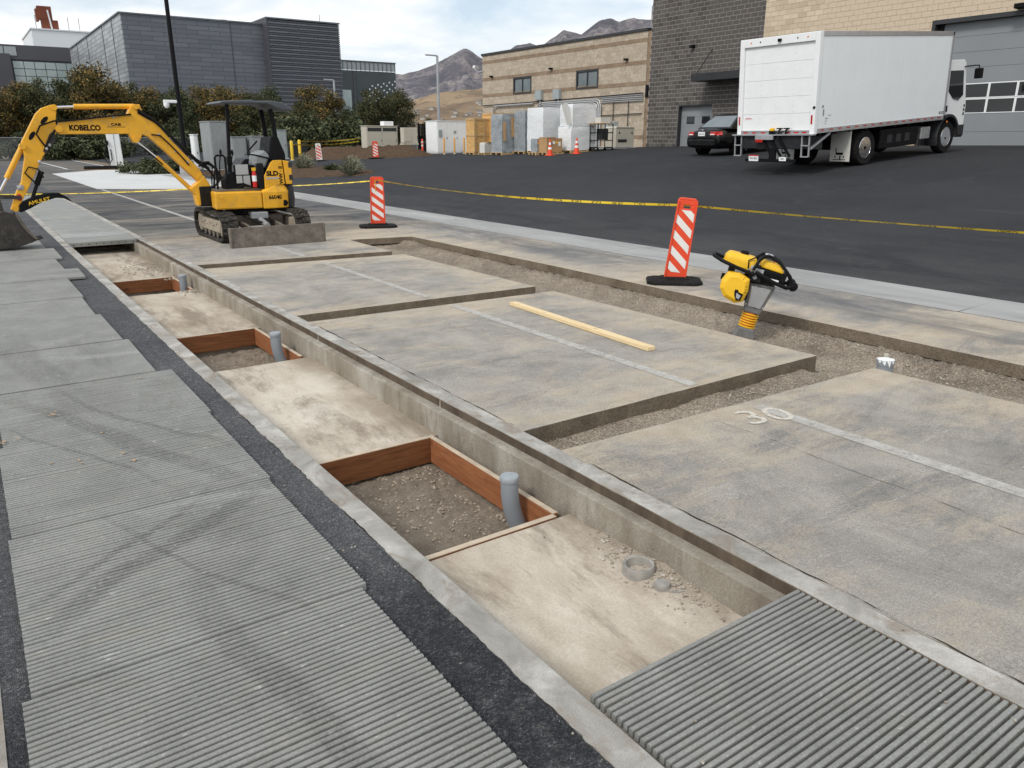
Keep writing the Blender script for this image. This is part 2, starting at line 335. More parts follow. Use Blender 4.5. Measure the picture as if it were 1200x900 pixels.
    wh = t.noise(1.0, 6, .7, .3, vec=t.map((1, .8, .4), loc=(0, 1.3, 0))); q = t.mix(t.ramp(wh, [(.55, 0.), (.68, .85)]), q, (.56, .53, .47))
    q = t.mix(.7, q, t.ramp(t.noise(60, 6, .9), [(.3, .55), (.7, 1.35)]), 'MULTIPLY')
    q = t.mix(t.ramp(t.voro(26), [(.03, .8), (.08, 0.)]), q, (.09, .075, .06))
    t.col(q); t.bump(t.noise(60, 8, .85), .9, .012); MAT['wall'] = t.m
    t = MT('stained_shaded_recess', .9, coord='GEO', spec=.2); q = t.ramp(t.noise(5, 7, .7, .5, vec=t.map((1, 1, .4))), [(.3, (.06, .045, .032)), (.7, (.15, .115, .085))]); t.col(q); t.bump(t.noise(60, 6, .7), .5, .006); MAT['recess'] = t.m  # brown dirt, with the shadow under the cap painted into the same dark colour
    t = MT('curb_concrete', .88, coord='GEO', spec=.25)
    q = t.ramp(t.noise(3.0, 8, .65, .6), [(.3, (.235, .22, .195)), (.5, (.36, .342, .31)), (.7, (.55, .53, .49))])
    q = t.mix(t.ramp(t.noise(5, 7, .7, .8, vec=t.map((1, .6, 1), loc=(4, 0, 0))), [(.52, 0.), (.64, .75)]), q, (.25, .20, .155))
    q = t.mix(t.ramp(t.noise(26, 4, .6), [(.68, 0.), (.74, .8)]), q, (.06, .055, .05))
    q = t.mix(.4, q, t.ramp(t.noise(180, 3, .7), [(.3, .55), (.7, 1.35)]), 'MULTIPLY')
    t.col(q); t.bump(t.noise(80, 8, .75), .5, .008); MAT['curb'] = t.m
    t = MT('gutter_concrete', .88, coord='GEO', spec=.2)
    q = t.ramp(t.noise(1.2, 8, .65, .5, vec=t.map((1, .3, 1))), [(.3, (.27, .27, .265)), (.7, (.40, .395, .385))])
    q = t.mix(t.ramp(t.noise(2.0, 8, .7, .8, vec=t.map((1, .25, 1), loc=(3, 3, 0))), [(.54, 0.), (.70, .6)]), q, (.20, .195, .19))
    q = t.mix(.4, q, t.ramp(t.noise(180, 3, .7), [(.3, .6), (.7, 1.3)]), 'MULTIPLY')
    t.col(q); t.bump(t.noise(120, 5, .7), .35, .005); MAT['gutter'] = t.m
    t = MT('new_concrete', .85, coord='GEO', spec=.2)
    q = t.ramp(t.noise(.6, 6, .6), [(.3, (.50, .50, .49)), (.7, (.60, .60, .585))]); t.col(q); MAT['pad'] = t.m
    # ---- fibreglass grating
    t = MT('grating', .62, coord='GEO', spec=.3)
    q = t.ramp(t.noise(2.0, 6, .65, .3), [(.3, (.205, .205, .193)), (.7, (.30, .299, .28))])
    q = t.mix(t.ramp(t.noise(.9, 6, .75, .5, vec=t.map((1.5, .55, 1), (0, 0, R(38)))), [(.54, 0.), (.72, .45)]), q, (.11, .11, .107))
    # tyre tracks: straight bands across the panels
    gx, gy = t.xyz()[0], t.xyz()[1]
    for (x0, y0, x1, y1, wd, am) in BANDS:
        dx_, dy_ = x1 - x0, y1 - y0; L_ = math.hypot(dx_, dy_); nx_, ny_ = -dy_ / L_, dx_ / L_
        wob = t.math('MULTIPLY', t.math('SUBTRACT', t.noise(.9, 2, .5, vec=t.map(loc=(x0 * 3, y0, 0))), .5), .35)
        d_ = t.math('ABSOLUTE', t.math('ADD', wob, t.math('ADD', t.math('ADD', t.math('MULTIPLY', gx, nx_), t.math('MULTIPLY', gy, ny_)), -(x0 * nx_ + y0 * ny_))))
        al = t.math('ADD', t.math('ADD', t.math('MULTIPLY', gx, dx_ / L_), t.math('MULTIPLY', gy, dy_ / L_)), -(x0 * dx_ + y0 * dy_) / L_)
        en = t.ramp(t.math('DIVIDE', al, L_), [(0., 0.), (.3, 1.), (.7, 1.), (1., 0.)])
        q = t.mix(t.math('MULTIPLY', t.math('MULTIPLY', t.ramp(t.math('DIVIDE', d_, wd), [(.6, 1.), (1., 0.)]), en), t.ramp(t.noise(45, 5, .9), [(.38, .05), (.6, am)])), q, (.095, .095, .093))
    q = t.mix(t.ramp(t.noise(1.1, 6, .72, .5, vec=t.map((.5, 1.8, 1), (0, 0, R(-25)), (7, 3, 0))), [(.60, 0.), (.74, .6)]), q, (.40, .40, .38))
    q = t.mix(t.ramp(t.noise(30, 4, .7, vec=t.map((.5, 1, 1))), [(.64, 0.), (.71, .7)]), q, (.50, .50, .47))
    q = t.mix(.55, q, t.ramp(t.noise(120, 4, .7), [(.3, .55), (.7, 1.35)]), 'MULTIPLY')
    q = t.mix(t.ramp(t.noise(5.5, 6, .8, .3, vec=t.map((.6, 1, 1), loc=(8, 0, 0))), [(.55, 0.), (.70, .45)]), q, (.30, .265, .215))
    t.col(q); t.bump(t.noise(90, 5, .8), .5, .003); MAT['grate'] = t.m
    t = MT('cover_panel', .7, coord='GEO', spec=.25); q = t.ramp(t.noise(2.0, 6, .75, .3, vec=t.map((.5, 1.5, 1))), [(.3, (.20, .205, .19)), (.7, (.30, .30, .28))]); q = t.mix(t.ramp(t.noise(1.2, 6, .75, .4, vec=t.map((1.5, .4, 1))), [(.52, 0.), (.68, .6)]), q, (.37, .345, .30)); t.col(q); MAT['cover'] = t.m
    t = MT('crack', .95, coord='GEO', spec=.05); t.col((.035, .03, .026)); MAT['crack'] = t.m
    t = MT('white_road_paint', .85, coord='GEO', spec=.2)
    wear = t.noise(7, 9, .8, .4); q = t.ramp(wear, [(.25, (.44, .415, .37)), (.6, (.58, .56, .52))]); t.col(t.mix(.5, q, t.ramp(t.noise(210, 3, .75), [(.3, .5), (.7, 1.35)]), 'MULTIPLY'))
    t.alpha(t.ramp(t.noise(9, 6, .9), [(.34, .35), (.54, .80)])); t.bump(t.noise(160, 4), .4, .004); MAT['paint'] = t.m
    t = MT('faded_chalk_paint', .9, coord='GEO', spec=.2); t.col((.62, .58, .51)); t.alpha(t.ramp(t.noise(22, 9, .85), [(.34, .1), (.5, .9)])); MAT['chalk'] = t.m
    # ---- woods
    def wood(name, c1, c2, axis='x', rough=.75):
        t = MT(name, rough, coord='OBJ', spec=.25)
        sc = {'x': (1.2, 14, 14), 'y': (14, 1.2, 14), 'z': (14, 14, 1.2)}[axis]
        q = t.ramp(t.noise(2.2, 7, .65, 1.2, vec=t.map(sc)), [(.3, c1), (.7, c2)])
        q = t.mix(t.ramp(t.noise(9, 3, .5), [(.66, 0.), (.74, .6)]), q, tuple(x * .35 for x in c1))
        t.col(q); t.bump(t.noise(3, 6, .7, 1., vec=t.map(tuple(3 * a for a in sc))), .25, .003); return t.m
    MAT['form_x'] = wood('form_timber_across', (.11, .042, .016), (.25, .10, .04), 'x')
    MAT['form_y'] = wood('form_timber_along', (.19, .068, .026), (.38, .15, .065), 'y')
    MAT['lumber'] = wood('fresh_lumber', (.66, .48, .25), (.80, .65, .42), 'y')
    MAT['pallet'] = wood('pallet_wood', (.40, .26, .12), (.58, .40, .21), 'y')
    t = MT('osb', .8); q = t.ramp(t.xyz(t.voro(14, vec=t.map((1, 1, 2.2)), out='Color'))[0], [(0., (.48, .27, .095)), (1., (.72, .46, .19))]); t.col(q); MAT['osb'] = t.m
    MAT['form_top'] = simple('dusty_timber_edge', (.50, .41, .31), .9, var=.2, scale=8)
    MAT['cardboard'] = simple('cardboard', (.44, .27, .13), .85, var=.12)
    # ---- paints and others
    MAT['yellow'] = simple('machine_yellow_paint', (.80, .40, .020), .42, var=.10, scale=3.2, dirt=(.42, .27, .09), dirtamt=.6)
    MAT['yellow_b'] = simple('bright_yellow_plastic', (.80, .47, .02), .45, var=.06, scale=9)
    MAT['yellow_post'] = simple('yellow_bollard_paint', (.78, .52, .03), .5, var=.08)
    MAT['orange_post'] = simple('orange_bollard_paint', (.62, .32, .06), .6, var=.1)
    MAT['black'] = simple('black_plastic', (.006, .006, .007), .55, var=.2, spec=.15)
    MAT['blackmetal'] = simple('black_metal', (.009, .009, .010), .45, .0, var=.25, dirt=(.06, .05, .04), dirtamt=.35, scale=7, spec=.2)
    MAT['canopy'] = simple('canopy_grey', (.075, .083, .095), .45, var=.12)
    MAT['dgrey'] = simple('dark_grey_plastic', (.022, .023, .026), .6, var=.2, dirt=(.07, .065, .06))
    MAT['rubber'] = simple('rubber', (.014, .0135, .0135), .85, var=.25, scale=10, dirt=(.07, .063, .055), dirtamt=.5, spec=.1)
    MAT['track'] = simple('dusty_rubber_track', (.035, .032, .029), .9, var=.3, scale=9, dirt=(.21, .185, .15), dirtamt=.75, spec=.1)
    MAT['dirtysteel'] = simple('worn_dirty_steel', (.17, .145, .12), .75, .2, var=.35, scale=6, dirt=(.075, .055, .04), dirtamt=.85, bump=.4)
    MAT['dustysteel'] = simple('dusty_track_frame', (.34, .29, .22), .85, var=.25, scale=8, dirt=(.12, .1, .08), dirtamt=.7)
    MAT['darksteel'] = simple('dark_worn_steel', (.045, .04, .036), .6, .3, var=.4, scale=6, dirt=(.13, .11, .09), dirtamt=.6, bump=.4)
    MAT['castgrey'] = simple('dusty_cast_grey', (.17, .17, .168), .6, .2, var=.2, scale=7, dirt=(.28, .25, .21), dirtamt=.5)
    MAT['chrome'] = simple('chrome', (.75, .75, .76), .12, 1., var=.05)
    MAT['alu'] = simple('aluminium', (.52, .52, .53), .38, .85, var=.1)
    MAT['steel'] = simple('galvanised_steel', (.42, .43, .44), .5, .5, var=.12)
    MAT['white'] = simple('white_paint', (.84, .85, .85), .4, var=.03)
    MAT['whitegloss'] = simple('white_gloss_panel', (.84, .87, .88), .14, var=.025, scale=1.2, spec=.55)
    MAT['offwhite'] = simple('off_white', (.62, .61, .57), .6, var=.06)
    MAT['beige'] = simple('beige_enamel', (.50, .47, .39), .55, var=.06)
    MAT['cabgrey'] = simple('cabinet_grey', (.30, .315, .32), .5, .25, var=.1)
    MAT['cablight'] = simple('cabinet_light_grey', (.44, .45, .45), .45, .3, var=.08)
    MAT['boxgrey'] = simple('box_grey', (.33, .37, .38), .5, var=.06)
    MAT['pvc'] = simple('grey_pvc', (.25, .275, .30), .45, var=.08, scale=6, dirt=(.30, .27, .23), dirtamt=.35)
    MAT['pvclight'] = simple('dusty_pvc_cap', (.36, .39, .41), .6, var=.15, scale=9, dirt=(.2, .17, .14), dirtamt=.6)
    MAT['pvccap'] = simple('weathered_pvc_cap', (.30, .325, .345), .55, var=.15, scale=9, dirt=(.22, .2, .18), dirtamt=.5)
    MAT['pvcdirty'] = simple('dusty_grey_fitting', (.30, .285, .26), .8, var=.25, scale=14, dirt=(.36, .31, .25), dirtamt=.8)
    MAT['orange'] = simple('safety_orange', (.76, .075, .028), .5, var=.08, scale=8)
    MAT['reflwhite'] = simple('reflective_white', (.78, .77, .74), .45, var=.05, scale=9)
    MAT['red'] = simple('red_lens', (.45, .015, .012), .25, var=.05)
    MAT['redpaint'] = simple('red_paint', (.55, .02, .02), .4, var=.05)
    MAT['amber'] = simple('amber_lens', (.75, .18, .01), .3, var=.05)
    MAT['carblack'] = simple('car_black', (.003, .003, .0035), .15, var=.1, spec=.3)
    MAT['wrapgrey'] = None
    t = MT('dark_glass', .06, spec=.6); t.col((.012, .014, .016)); MAT['glassdark'] = t.m
    t = MT('window_glass', .08, spec=.6); t.col(t.ramp(t.noise(.6, 3), [(.3, (.10, .125, .135)), (.7, (.17, .20, .21))])); MAT['glass'] = t.m
    t = MT('curtain_glass', .08, spec=.6); t.col(t.ramp(t.noise(.25, 4), [(.3, (.26, .33, .33)), (.7, (.42, .49, .48))])); MAT['glasslight'] = t.m
    t = MT('stretch_wrap_grey', .28, spec=.6); q = t.ramp(t.noise(2.4, 6, .6, 1.5), [(.3, (.20, .225, .24)), (.7, (.40, .43, .45))]); t.col(q); t.bump(t.noise(4, 6, .7, 1.5, vec=t.map((1, 1, 3))), .8, .05); MAT['wrapgrey'] = t.m
    t = MT('stretch_wrap_white', .35, spec=.5); q = t.ramp(t.noise(1.6, 6, .6, 1.), [(.3, (.70, .72, .73)), (.7, (.82, .83, .83))]); t.col(q); t.bump(t.noise(3, 6, .7, 1.5, vec=t.map((1, 1, 2.5))), .6, .05); MAT['wrapwhite'] = t.m
    t = MT('caution_tape', .4, spec=.4)
    yy = t.nt.nodes.new('ShaderNodeUVMap').outputs[0]; u = t.xyz(yy)[0]
    letters = t.noise(60, 0, vec=t.map((1, .02, 0), vec=yy)); gate = t.ramp(t.math('FRACT', t.math('MULTIPLY', u, 2.2)), [(0., 0.), (.28, 0.), (.30, 1.), (.78, 1.), (.8, 0.)], 'CONSTANT')
    t.col(t.mix(t.math('MULTIPLY', gate, t.ramp(letters, [(.49, 0.), (.5, .8)], 'CONSTANT')), (.80, .58, .04), (.03, .028, .02))); MAT['tape'] = t.m
setmat()
# ================================================================== ground and pavement
rnd = random.Random(3)
def st(o, label, cat=None): o['kind'] = 'structure'; o['label'] = label; return o
g_mat = MT('far_ground', .95, coord='GEO'); g_mat.col(g_mat.ramp(g_mat.noise(.01, 6), [(.3, (.16, .13, .08)), (.7, (.26, .21, .13))]))
m = MB(); m.add([(-9000, -9000, -.8), (9000, -9000, -.8), (9000, 9000, -.8), (-9000, 9000, -.8)], [(0, 1, 2, 3)])
st(m.build('ground', g_mat.m, fix=False), 'wide dry ground reaching to the horizon')
# parking lot, rising towards the building
xs = frange(10.35, 34, .5) + frange(36, 150, 6); ys = frange(-25, 70, 1.) + frange(74, 200, 6)
o = grid_mesh(xs, ys, lambda x, y: Z(x, y) + (.012 * fbm(x * .25, y * .25, 3, 2) if 11 < x < 29 else 0)).build('parking_lot', MAT['lot'], fix=False)
o.data.polygons.foreach_set('use_smooth', [True] * len(o.data.polygons)); st(o, 'dark fresh asphalt parking lot rising to the buildings')
# lane of asphalt left of the trench, ragged edge against the curb
edge = [(1.385 + .006 * fbm(y * 1.3, 1.7, 0, 3) + .007 * fbm(y * 9, 4.2, 0, 5) + .009 * max(0, fbm(y * 24, 2.2, 0, 4)), y) for y in frange(-6, 34, .03)]
m = MB(); n = len(edge)
m.v = [(-80, -6, .004)] + [(a, b, .004) for a, b in edge] + [(2.0, 34.01, .004), (2.87, 34.02, .004), (2.87, 95, .004), (-80, 95, .004)]
m.v += [(a, b, -.03) for a, b in edge]
k = n + 4
m.f = [tuple(range(0, n + 5))] + [(1 + i, 1 + n + 4 + i, 1 + n + 4 + i + 1, 1 + i + 1) for i in range(n - 1)]
m.f = [tuple(range(0, n + 5))] + [(1 + i, n + 5 + i, n + 6 + i, 2 + i) for i in range(n - 1)]
bm = bmesh.new(); vv = [bm.verts.new(p) for p in m.v]
for f in m.f: bm.faces.new([vv[i] for i in f])
bmesh.ops.triangulate(bm, faces=[f for f in bm.faces if len(f.verts) > 4])
bmesh.ops.recalc_face_normals(bm, faces=bm.faces)
me = bpy.data.meshes.new('asphalt_lane'); bm.to_mesh(me); bm.free()
st(obj('asphalt_lane', me, MAT['lane']), 'dark asphalt lane left of the concrete trench')
def ragged(poly, step=.06, amp=.006, seed=0):
    out_ = []
    for (x0, y0), (x1, y1) in zip(poly, poly[1:] + poly[:1]):
        Ln = math.hypot(x1 - x0, y1 - y0); nn = max(1, min(int(Ln / step), 260))
        nx, ny = -(y1 - y0) / Ln, (x1 - x0) / Ln
        for i in range(nn):
            t = i / nn; x = x0 + (x1 - x0) * t; y = y0 + (y1 - y0) * t
            d = amp * (fbm(x * 3, y * 3, seed, 4) + .5 * fbm(x * 14, y * 14, seed + 5, 2)) if 0 < i else 0
            out_.append((x + nx * d, y + ny * d))
    return out_
def slab(name, poly, zt, zb, mats, seed=0, amp=.006, step=.06):
    p = ragged(poly, step, amp, seed); n = len(p)
    bm = bmesh.new()
    top = [bm.verts.new((x, y, zt)) for x, y in p]
    mid = [bm.verts.new((x + .004 * fbm(x * 20, y * 20, 3), y + .004 * fbm(x * 20, y * 20, 7), zt - .012)) for x, y in p]
    bot = [bm.verts.new((x, y, zb)) for x, y in p]
    f0 = bm.faces.new(top); f0.material_index = 0
    for a, b in ((top, mid), (mid, bot)):
        for i in range(n):
            f = bm.faces.new((a[i], b[i], b[(i + 1) % n], a[(i + 1) % n])); f.material_index = 1
    f0.normal_update()
    if f0.normal.z < 0: bmesh.ops.reverse_faces(bm, faces=bm.faces)
    bmesh.ops.triangulate(bm, faces=[f0])
    me = bpy.data.meshes.new(name); bm.to_mesh(me); bm.free()
    return obj(name, me, mats)
sl = [MAT['slab'], MAT['cut']]
st(slab('pavement_slab', [(2.872, -7), (6.33, -7), (6.27, 3.50), (2.872, 3.585)], 0, -.17, sl, 1), 'nearest cut pavement slab with the painted 30 on it')
st(slab('pavement_slab', [(2.872, 4.0), (6.22, 4.03), (6.16, 7.92), (2.872, 8.02)], 0, -.17, sl, 2), 'cut pavement slab with the plank lying on it')
st(slab('pavement_slab', [(2.872, 8.40), (6.17, 8.32), (6.13, 12.08), (2.872, 12.42)], 0, -.17, sl, 3), 'cut pavement slab between the plank and the excavator')
st(slab('pavement', [(2.872, 12.86), (6.12, 12.55), (6.16, 14.5), (7.42, 14.28), (7.46, 9.8), (7.43, 5.7), (7.42, 2.7), (7.45, -7), (9.205, -7), (9.205, 95), (2.872, 95)], 0, -.12, [MAT['strip'], MAT['cut']], 4, step=.09), 'old worn pavement round the excavation, under the excavator')
gt = empty('gutter', (0, 0, 0)); st(gt, 'pale concrete gutter strip along the parking lot')
ys = [-7.9, -1.85, 4.24, 10.3, 16.4, 22.5, 28.6, 34.7, 40.8, 46.9]
for a, b in zip(ys, ys[1:]):
    MB().add([(9.215, a + .012, 0), (10.34, a + .012, .0), (10.34, b - .0, .0), (9.215, b, 0), (9.215, a + .012, .006), (10.34, a + .05, .004), (10.34, b + .03, .004), (9.215, b - .012, .006)], [(4, 5, 6, 7), (0, 1, 5, 4), (2, 3, 7, 6), (1, 2, 6, 5), (3, 0, 4, 7)]).build('gutter_slab', MAT['gutter'], gt)
m = MB().box(9.205, 10.36, -8, 95, -.3, -.004); st(m.build('gutter_bed', MAT['cut']), 'dark joint bed under the gutter strip')
o = slab('concrete_pad', [(4.5, 35.4), (8.0, 33.2), (9.2, 33.3), (9.2, 47), (10.3, 47.2), (10.3, 56.5), (7.4, 57), (4.5, 52.5)], .012, -.01, [MAT['pad'], MAT['pad']], 9, amp=.002, step=1.)
st(o, 'bright new concrete pad beyond the covered trench')
# excavation bed: gravel between the slabs, banked up against the far cut
def bedz(x, y):
    b = -.195 + .012 * fbm(x * 2.2, y * 2.2, 0, 5) + .010 * fbm(x * 11, y * 11, 3, 3)
    bank = max(0, min(1, (x - 7.12 - .06 * fbm(y * 1.4, 7.7, 0, 4)) / .16))
    b += .070 * bank * bank * (3 - 2 * bank) + .022 * bank * fbm(x * 16, y * 16, 9, 3)
    if x < 6.3: b += min(1, (6.3 - x) / .3) * (.095 - .008 * (6.3 - x)) + .018 * fbm(x * 1.3, y * 5, 2, 3)
    if y > 13.7: b += .05 * min(1, (y - 13.7) / .6)
    return b
bed = grid_mesh(frange(2.87, 6.2, .05) + frange(6.22, 7.46, .026), frange(-1, 2.2, .1) + frange(2.23, 14.5, .032), bedz)
o = bed.build('gravel_bed', MAT['gravel'], fix=False, smooth=80); st(o, 'grey brown gravel bed of the excavated channels')
sp = []
for i in range(11000):
    y = rnd.choice((rnd.uniform(1.5, 9), rnd.uniform(1.5, 14.3))); x = rnd.uniform(6.15, 7.42)
    if rnd.random() < .25: x = rnd.uniform(2.88, 6.3); y = rnd.choice((rnd.uniform(3.58, 4.02), rnd.uniform(7.95, 8.38)))
    dens = .5 + .8 * fbm(x * 1.6, y * 1.6, 11, 3) + (.5 if x > 7.0 else 0)
    if dens < rnd.random() * .9: continue
    r = .003 + .009 * rnd.random() ** 3 + (.010 if rnd.random() < .02 else 0)
    sp.append((x, y, bedz(x, y) + r * .25, r))
tag(stones('gravel', sp, MAT['stone'], seed=4), 'loose grey gravel stones scattered over the excavated channels', 'gravel', kind='stuff')
# ------------------------------------------------------------------ drainage trench
tr = empty('drainage_trench', (0, 0, 0)); st(tr, 'long shallow concrete drainage trench cut open along the lane')
FZ = -.245
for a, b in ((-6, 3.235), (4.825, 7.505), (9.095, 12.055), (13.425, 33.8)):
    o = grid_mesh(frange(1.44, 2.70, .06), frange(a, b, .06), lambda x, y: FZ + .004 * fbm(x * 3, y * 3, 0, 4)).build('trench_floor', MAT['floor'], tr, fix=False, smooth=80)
    m = MB()
    m.box(1.44, 2.70, a + .0, a + .002, -.52, FZ - .008); m.box(1.44, 2.70, b - .002, b, -.52, FZ - .008)
    m.build('floor_edge', MAT['wall'], tr)
MB().box(1.30, 1.523, -6, 33.9, -.56, 0).build('left_curb', MAT['curb'], tr, bevel=.006)
m = MB()
m.prism([(2.662, -.56), (2.87, -.56), (2.87, 0), (2.747, 0), (2.742, -.060), (2.666, -.064)], 'y', -6, 33.9)
o = m.build('right_wall', MAT['wall'], tr, bevel=.004)
# cap lies on the wall: worn grey concrete
m = MB(); p = ragged([(2.745, -6), (2.868, -6), (2.868, 33.9), (2.745, 33.9)], .16, .003, 5)
slab('right_curb_cap', [(2.745, -6), (2.868, -6), (2.868, 33.9), (2.745, 33.9)], .003, -.006, [MAT['curb'], MAT['wall']], 5, amp=.004, step=.16).parent = tr
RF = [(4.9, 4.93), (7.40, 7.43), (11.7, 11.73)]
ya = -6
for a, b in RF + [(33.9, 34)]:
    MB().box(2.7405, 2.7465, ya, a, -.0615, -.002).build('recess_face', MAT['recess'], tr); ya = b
MB().box(1.44, 2.68, 33.8, 33.85, -.56, -.05).build('end_wall', MAT['wall'], tr)
# pits with form boards, soil, pipes
pits = [(3.28, 4.78, 'nearest'), (7.55, 9.05, 'middle'), (12.1, 13.38, 'farthest')]
def board(name, x0, x1, y0, y1, z0, z1, mat, label):
    # timber with a dusty top edge
    o = MB().box(x0, x1, y0, y1, z0, z1 - .003).build(name, mat, bevel=.003)
    MB().box(x0 + .001, x1 - .001, y0 + .001, y1 - .001, z1 - .003, z1 + .001).build('top_edge', MAT['form_top'], o)
    return tag(o, label, 'timber board', 'form boards in the trench pits')
for a, b, nm in pits:
    board('form_board', 1.50, 2.575, b, b + .040, FZ - .19, FZ + .012, MAT['form_x'], f'red brown timber form board across the far end of the {nm} trench pit')
    board('form_board', 2.577, 2.615, a, b + .04, FZ - .19, FZ + .010, MAT['form_y'], f'orange brown timber form board along the right side of the {nm} trench pit')
    if nm == 'nearest': board('form_board', 1.50, 2.575, a - .040, a, FZ - .19, FZ + .010, MAT['form_x'], f'timber form board with dusty top edge at the near end of the {nm} trench pit')
    def sz(x, y):
        u = (x - 1.5) / 1.1; v = (y - a) / (b - a)
        return FZ - (.225 if nm == 'nearest' else .265) - .02 * math.sin(math.pi * min(1, max(0, v))) + .025 * u + .022 * fbm(x * 3, y * 3, a, 5) + .016 * fbm(x * 10, y * 10, a, 3) + .018 * abs(fbm(x * 26, y * 26, a, 3)) * (.35 + min(1, max(0, u * .9 + .5 * fbm(x * 2, y * 2, 3, 2))))
    o = grid_mesh(frange(1.46, 2.66, .014), frange(a - .04, b + .04, .014), sz).build('pit_soil', MAT['soil'], fix=False, smooth=80)
    tag(o, f'damp brown soil on the bottom of the {nm} trench pit', 'soil', kind='stuff')
    sp = []
    for i in range(1500 if nm == 'nearest' else 500):
        x = rnd.uniform(1.53, 2.56); y = rnd.uniform(a + .02, b - .01)
        if rnd.random() < .5 and x < 2.0 and y < b - .35: continue
        r = .004 + .013 * rnd.random() ** 2.4; sp.append((x, y, sz(x, y) + r * .15, r))
    tag(stones('soil_clods', sp, MAT['clod'], seed=int(a)), f'crumbly soil clods in the {nm} trench pit', 'soil', kind='stuff')
def vent_pipe(pos, h, label, bend=True):
    e = empty('pipe_stub', pos, 0, label, 'pipe', 'grey pipe stubs in the trench pits')
    m = MB()
    pts = [(0, 0, h), (.002, 0, h - .12), (.010, -.004, h - .20), (.026, -.010, h - .27), (.050, -.018, h - .34), (.08, -.026, h - .42), (.11, -.03, h - .50)]
    if not bend: pts = [(0, 0, h), (0, 0, 0), (0, 0, -.1)]
    m.tube(pts, .055, 20); m.build('pipe', MAT['pvc'], e, smooth=40)
    MB().lathe([(0, .004), (.055, .003), (.059, -.003), (.059, -.032), (.0555, -.038)], (0, 0, h), n=24).build('cap', MAT['pvccap'], e, smooth=40)
    return e
vent_pipe((2.455, 3.56, -.49), .43, 'grey capped pipe elbow standing in the nearest trench pit')
vent_pipe((2.45, 7.87, -.51), .48, 'grey capped pipe elbow standing in the middle trench pit')
vent_pipe((2.535, 12.36, -.51), .46, 'short grey capped pipe standing in the farthest trench pit', False)
e = empty('pipe_stub', (6.74, 3.66, -.205), 0, 'short blue grey pipe stub with white smears in the gravel', 'pipe')
MB().lathe([(.072, -.1), (.072, .115), (.077, .12), (.077, .165), (.070, .17), (.064, .165), (.064, .02), (0, .02)], n=24).build('pipe', MAT['pvc'], e, smooth=40)
m = MB()
for i in range(5):
    t = R(170 + i * 31); m.box(-.001, .001, -.001, .001, 0, 0) if False else None
    m.add([(.0782 * math.cos(t + d), .0782 * math.sin(t + d), z) for d, z in ((-.22, .168), (.22, .168), (.12, .168 - .02 - .05 * ((i * 7) % 5) / 5), (-.1, .15))], [(0, 1, 2, 3)])
m.lathe([(.076, .1705), (.066, .1712)], n=20)
m.build('white_smear', MAT['white'], e)
m = MB().cyl((.11, .06, -.05), (.11, .06, .19), .022, n=10); m.build('stake', MAT['beige'], e)
# fittings and rubble on the near trench floor
e = empty('drain_ring', (2.53, 2.50, FZ + .01), 0, 'grey plastic drain ring lying in rubble on the near trench floor', 'drain ring')
MB().lathe([(.082, -.03), (.084, .05), (.078, .062), (.066, .058), (.062, .04), (.06, -.01), (0, -.01)], n=32).build('ring', MAT['pvcdirty'], e, smooth=40)
e = empty('broken_cap', (2.53, 2.33, FZ), R(30), 'broken grey plastic drain cap beside the ring in the trench', 'drain cap')
MB().lathe([(.040, .0), (.042, .035), (.036, .046), (.012, .05), (0, .05)], n=24).build('cap', MAT['pvcdirty'], e, smooth=40)
MB().lathe([(.062, .012), (.064, .026), (.054, .026), (.052, .012)], (.03, -.05, 0), n=24).build('broken_ring', MAT['pvcdirty'], e, smooth=40)
def rubz(x, y): return FZ + max(0, .045 * (1 - abs(y - 2.45) / .62) * max(0, (x - 2.34) / .32)) + .008 * fbm(x * 14, y * 14, 2, 3) * (1 if x > 2.3 else 0)
o = grid_mesh(frange(2.26, 2.665, .02), frange(1.83, 3.07, .02), lambda x, y: rubz(x, y) + .0 - (.012 if x < 2.285 or y < 1.86 or y > 3.04 else 0)).build('rubble_bed', MAT['floor'], fix=False, smooth=80)
tag(o, 'dusty heap of rubble along the trench wall', 'rubble', kind='stuff')
sp = []
for i in range(700):
    y = rnd.gauss(2.45, .27); x = 2.66 - abs(rnd.gauss(0, .10))
    if not (1.75 < y < 3.1 and x > 2.2): continue
    r = .002 + .011 * rnd.random() ** 3.5; sp.append((x, y, rubz(x, y) + r * .4, r))
for y0, n_, s_ in ((12.0, 160, .12), (14.6, 220, .5), (13.4, 60, .1)):
    for i in range(n_):
        x = 2.655 - abs(rnd.gauss(0, .12 if y0 < 14 else .3)); y = y0 + rnd.gauss(0, s_); r = .005 + .016 * rnd.random() ** 3
        if 1.53 < x: sp.append((x, y - .12 if 12.02 < y < 13.45 else y, FZ + r * .5, r))
tag(stones('rubble', sp, MAT['stone'], seed=9), 'small broken stones along the foot of the trench wall', 'rubble', kind='stuff')
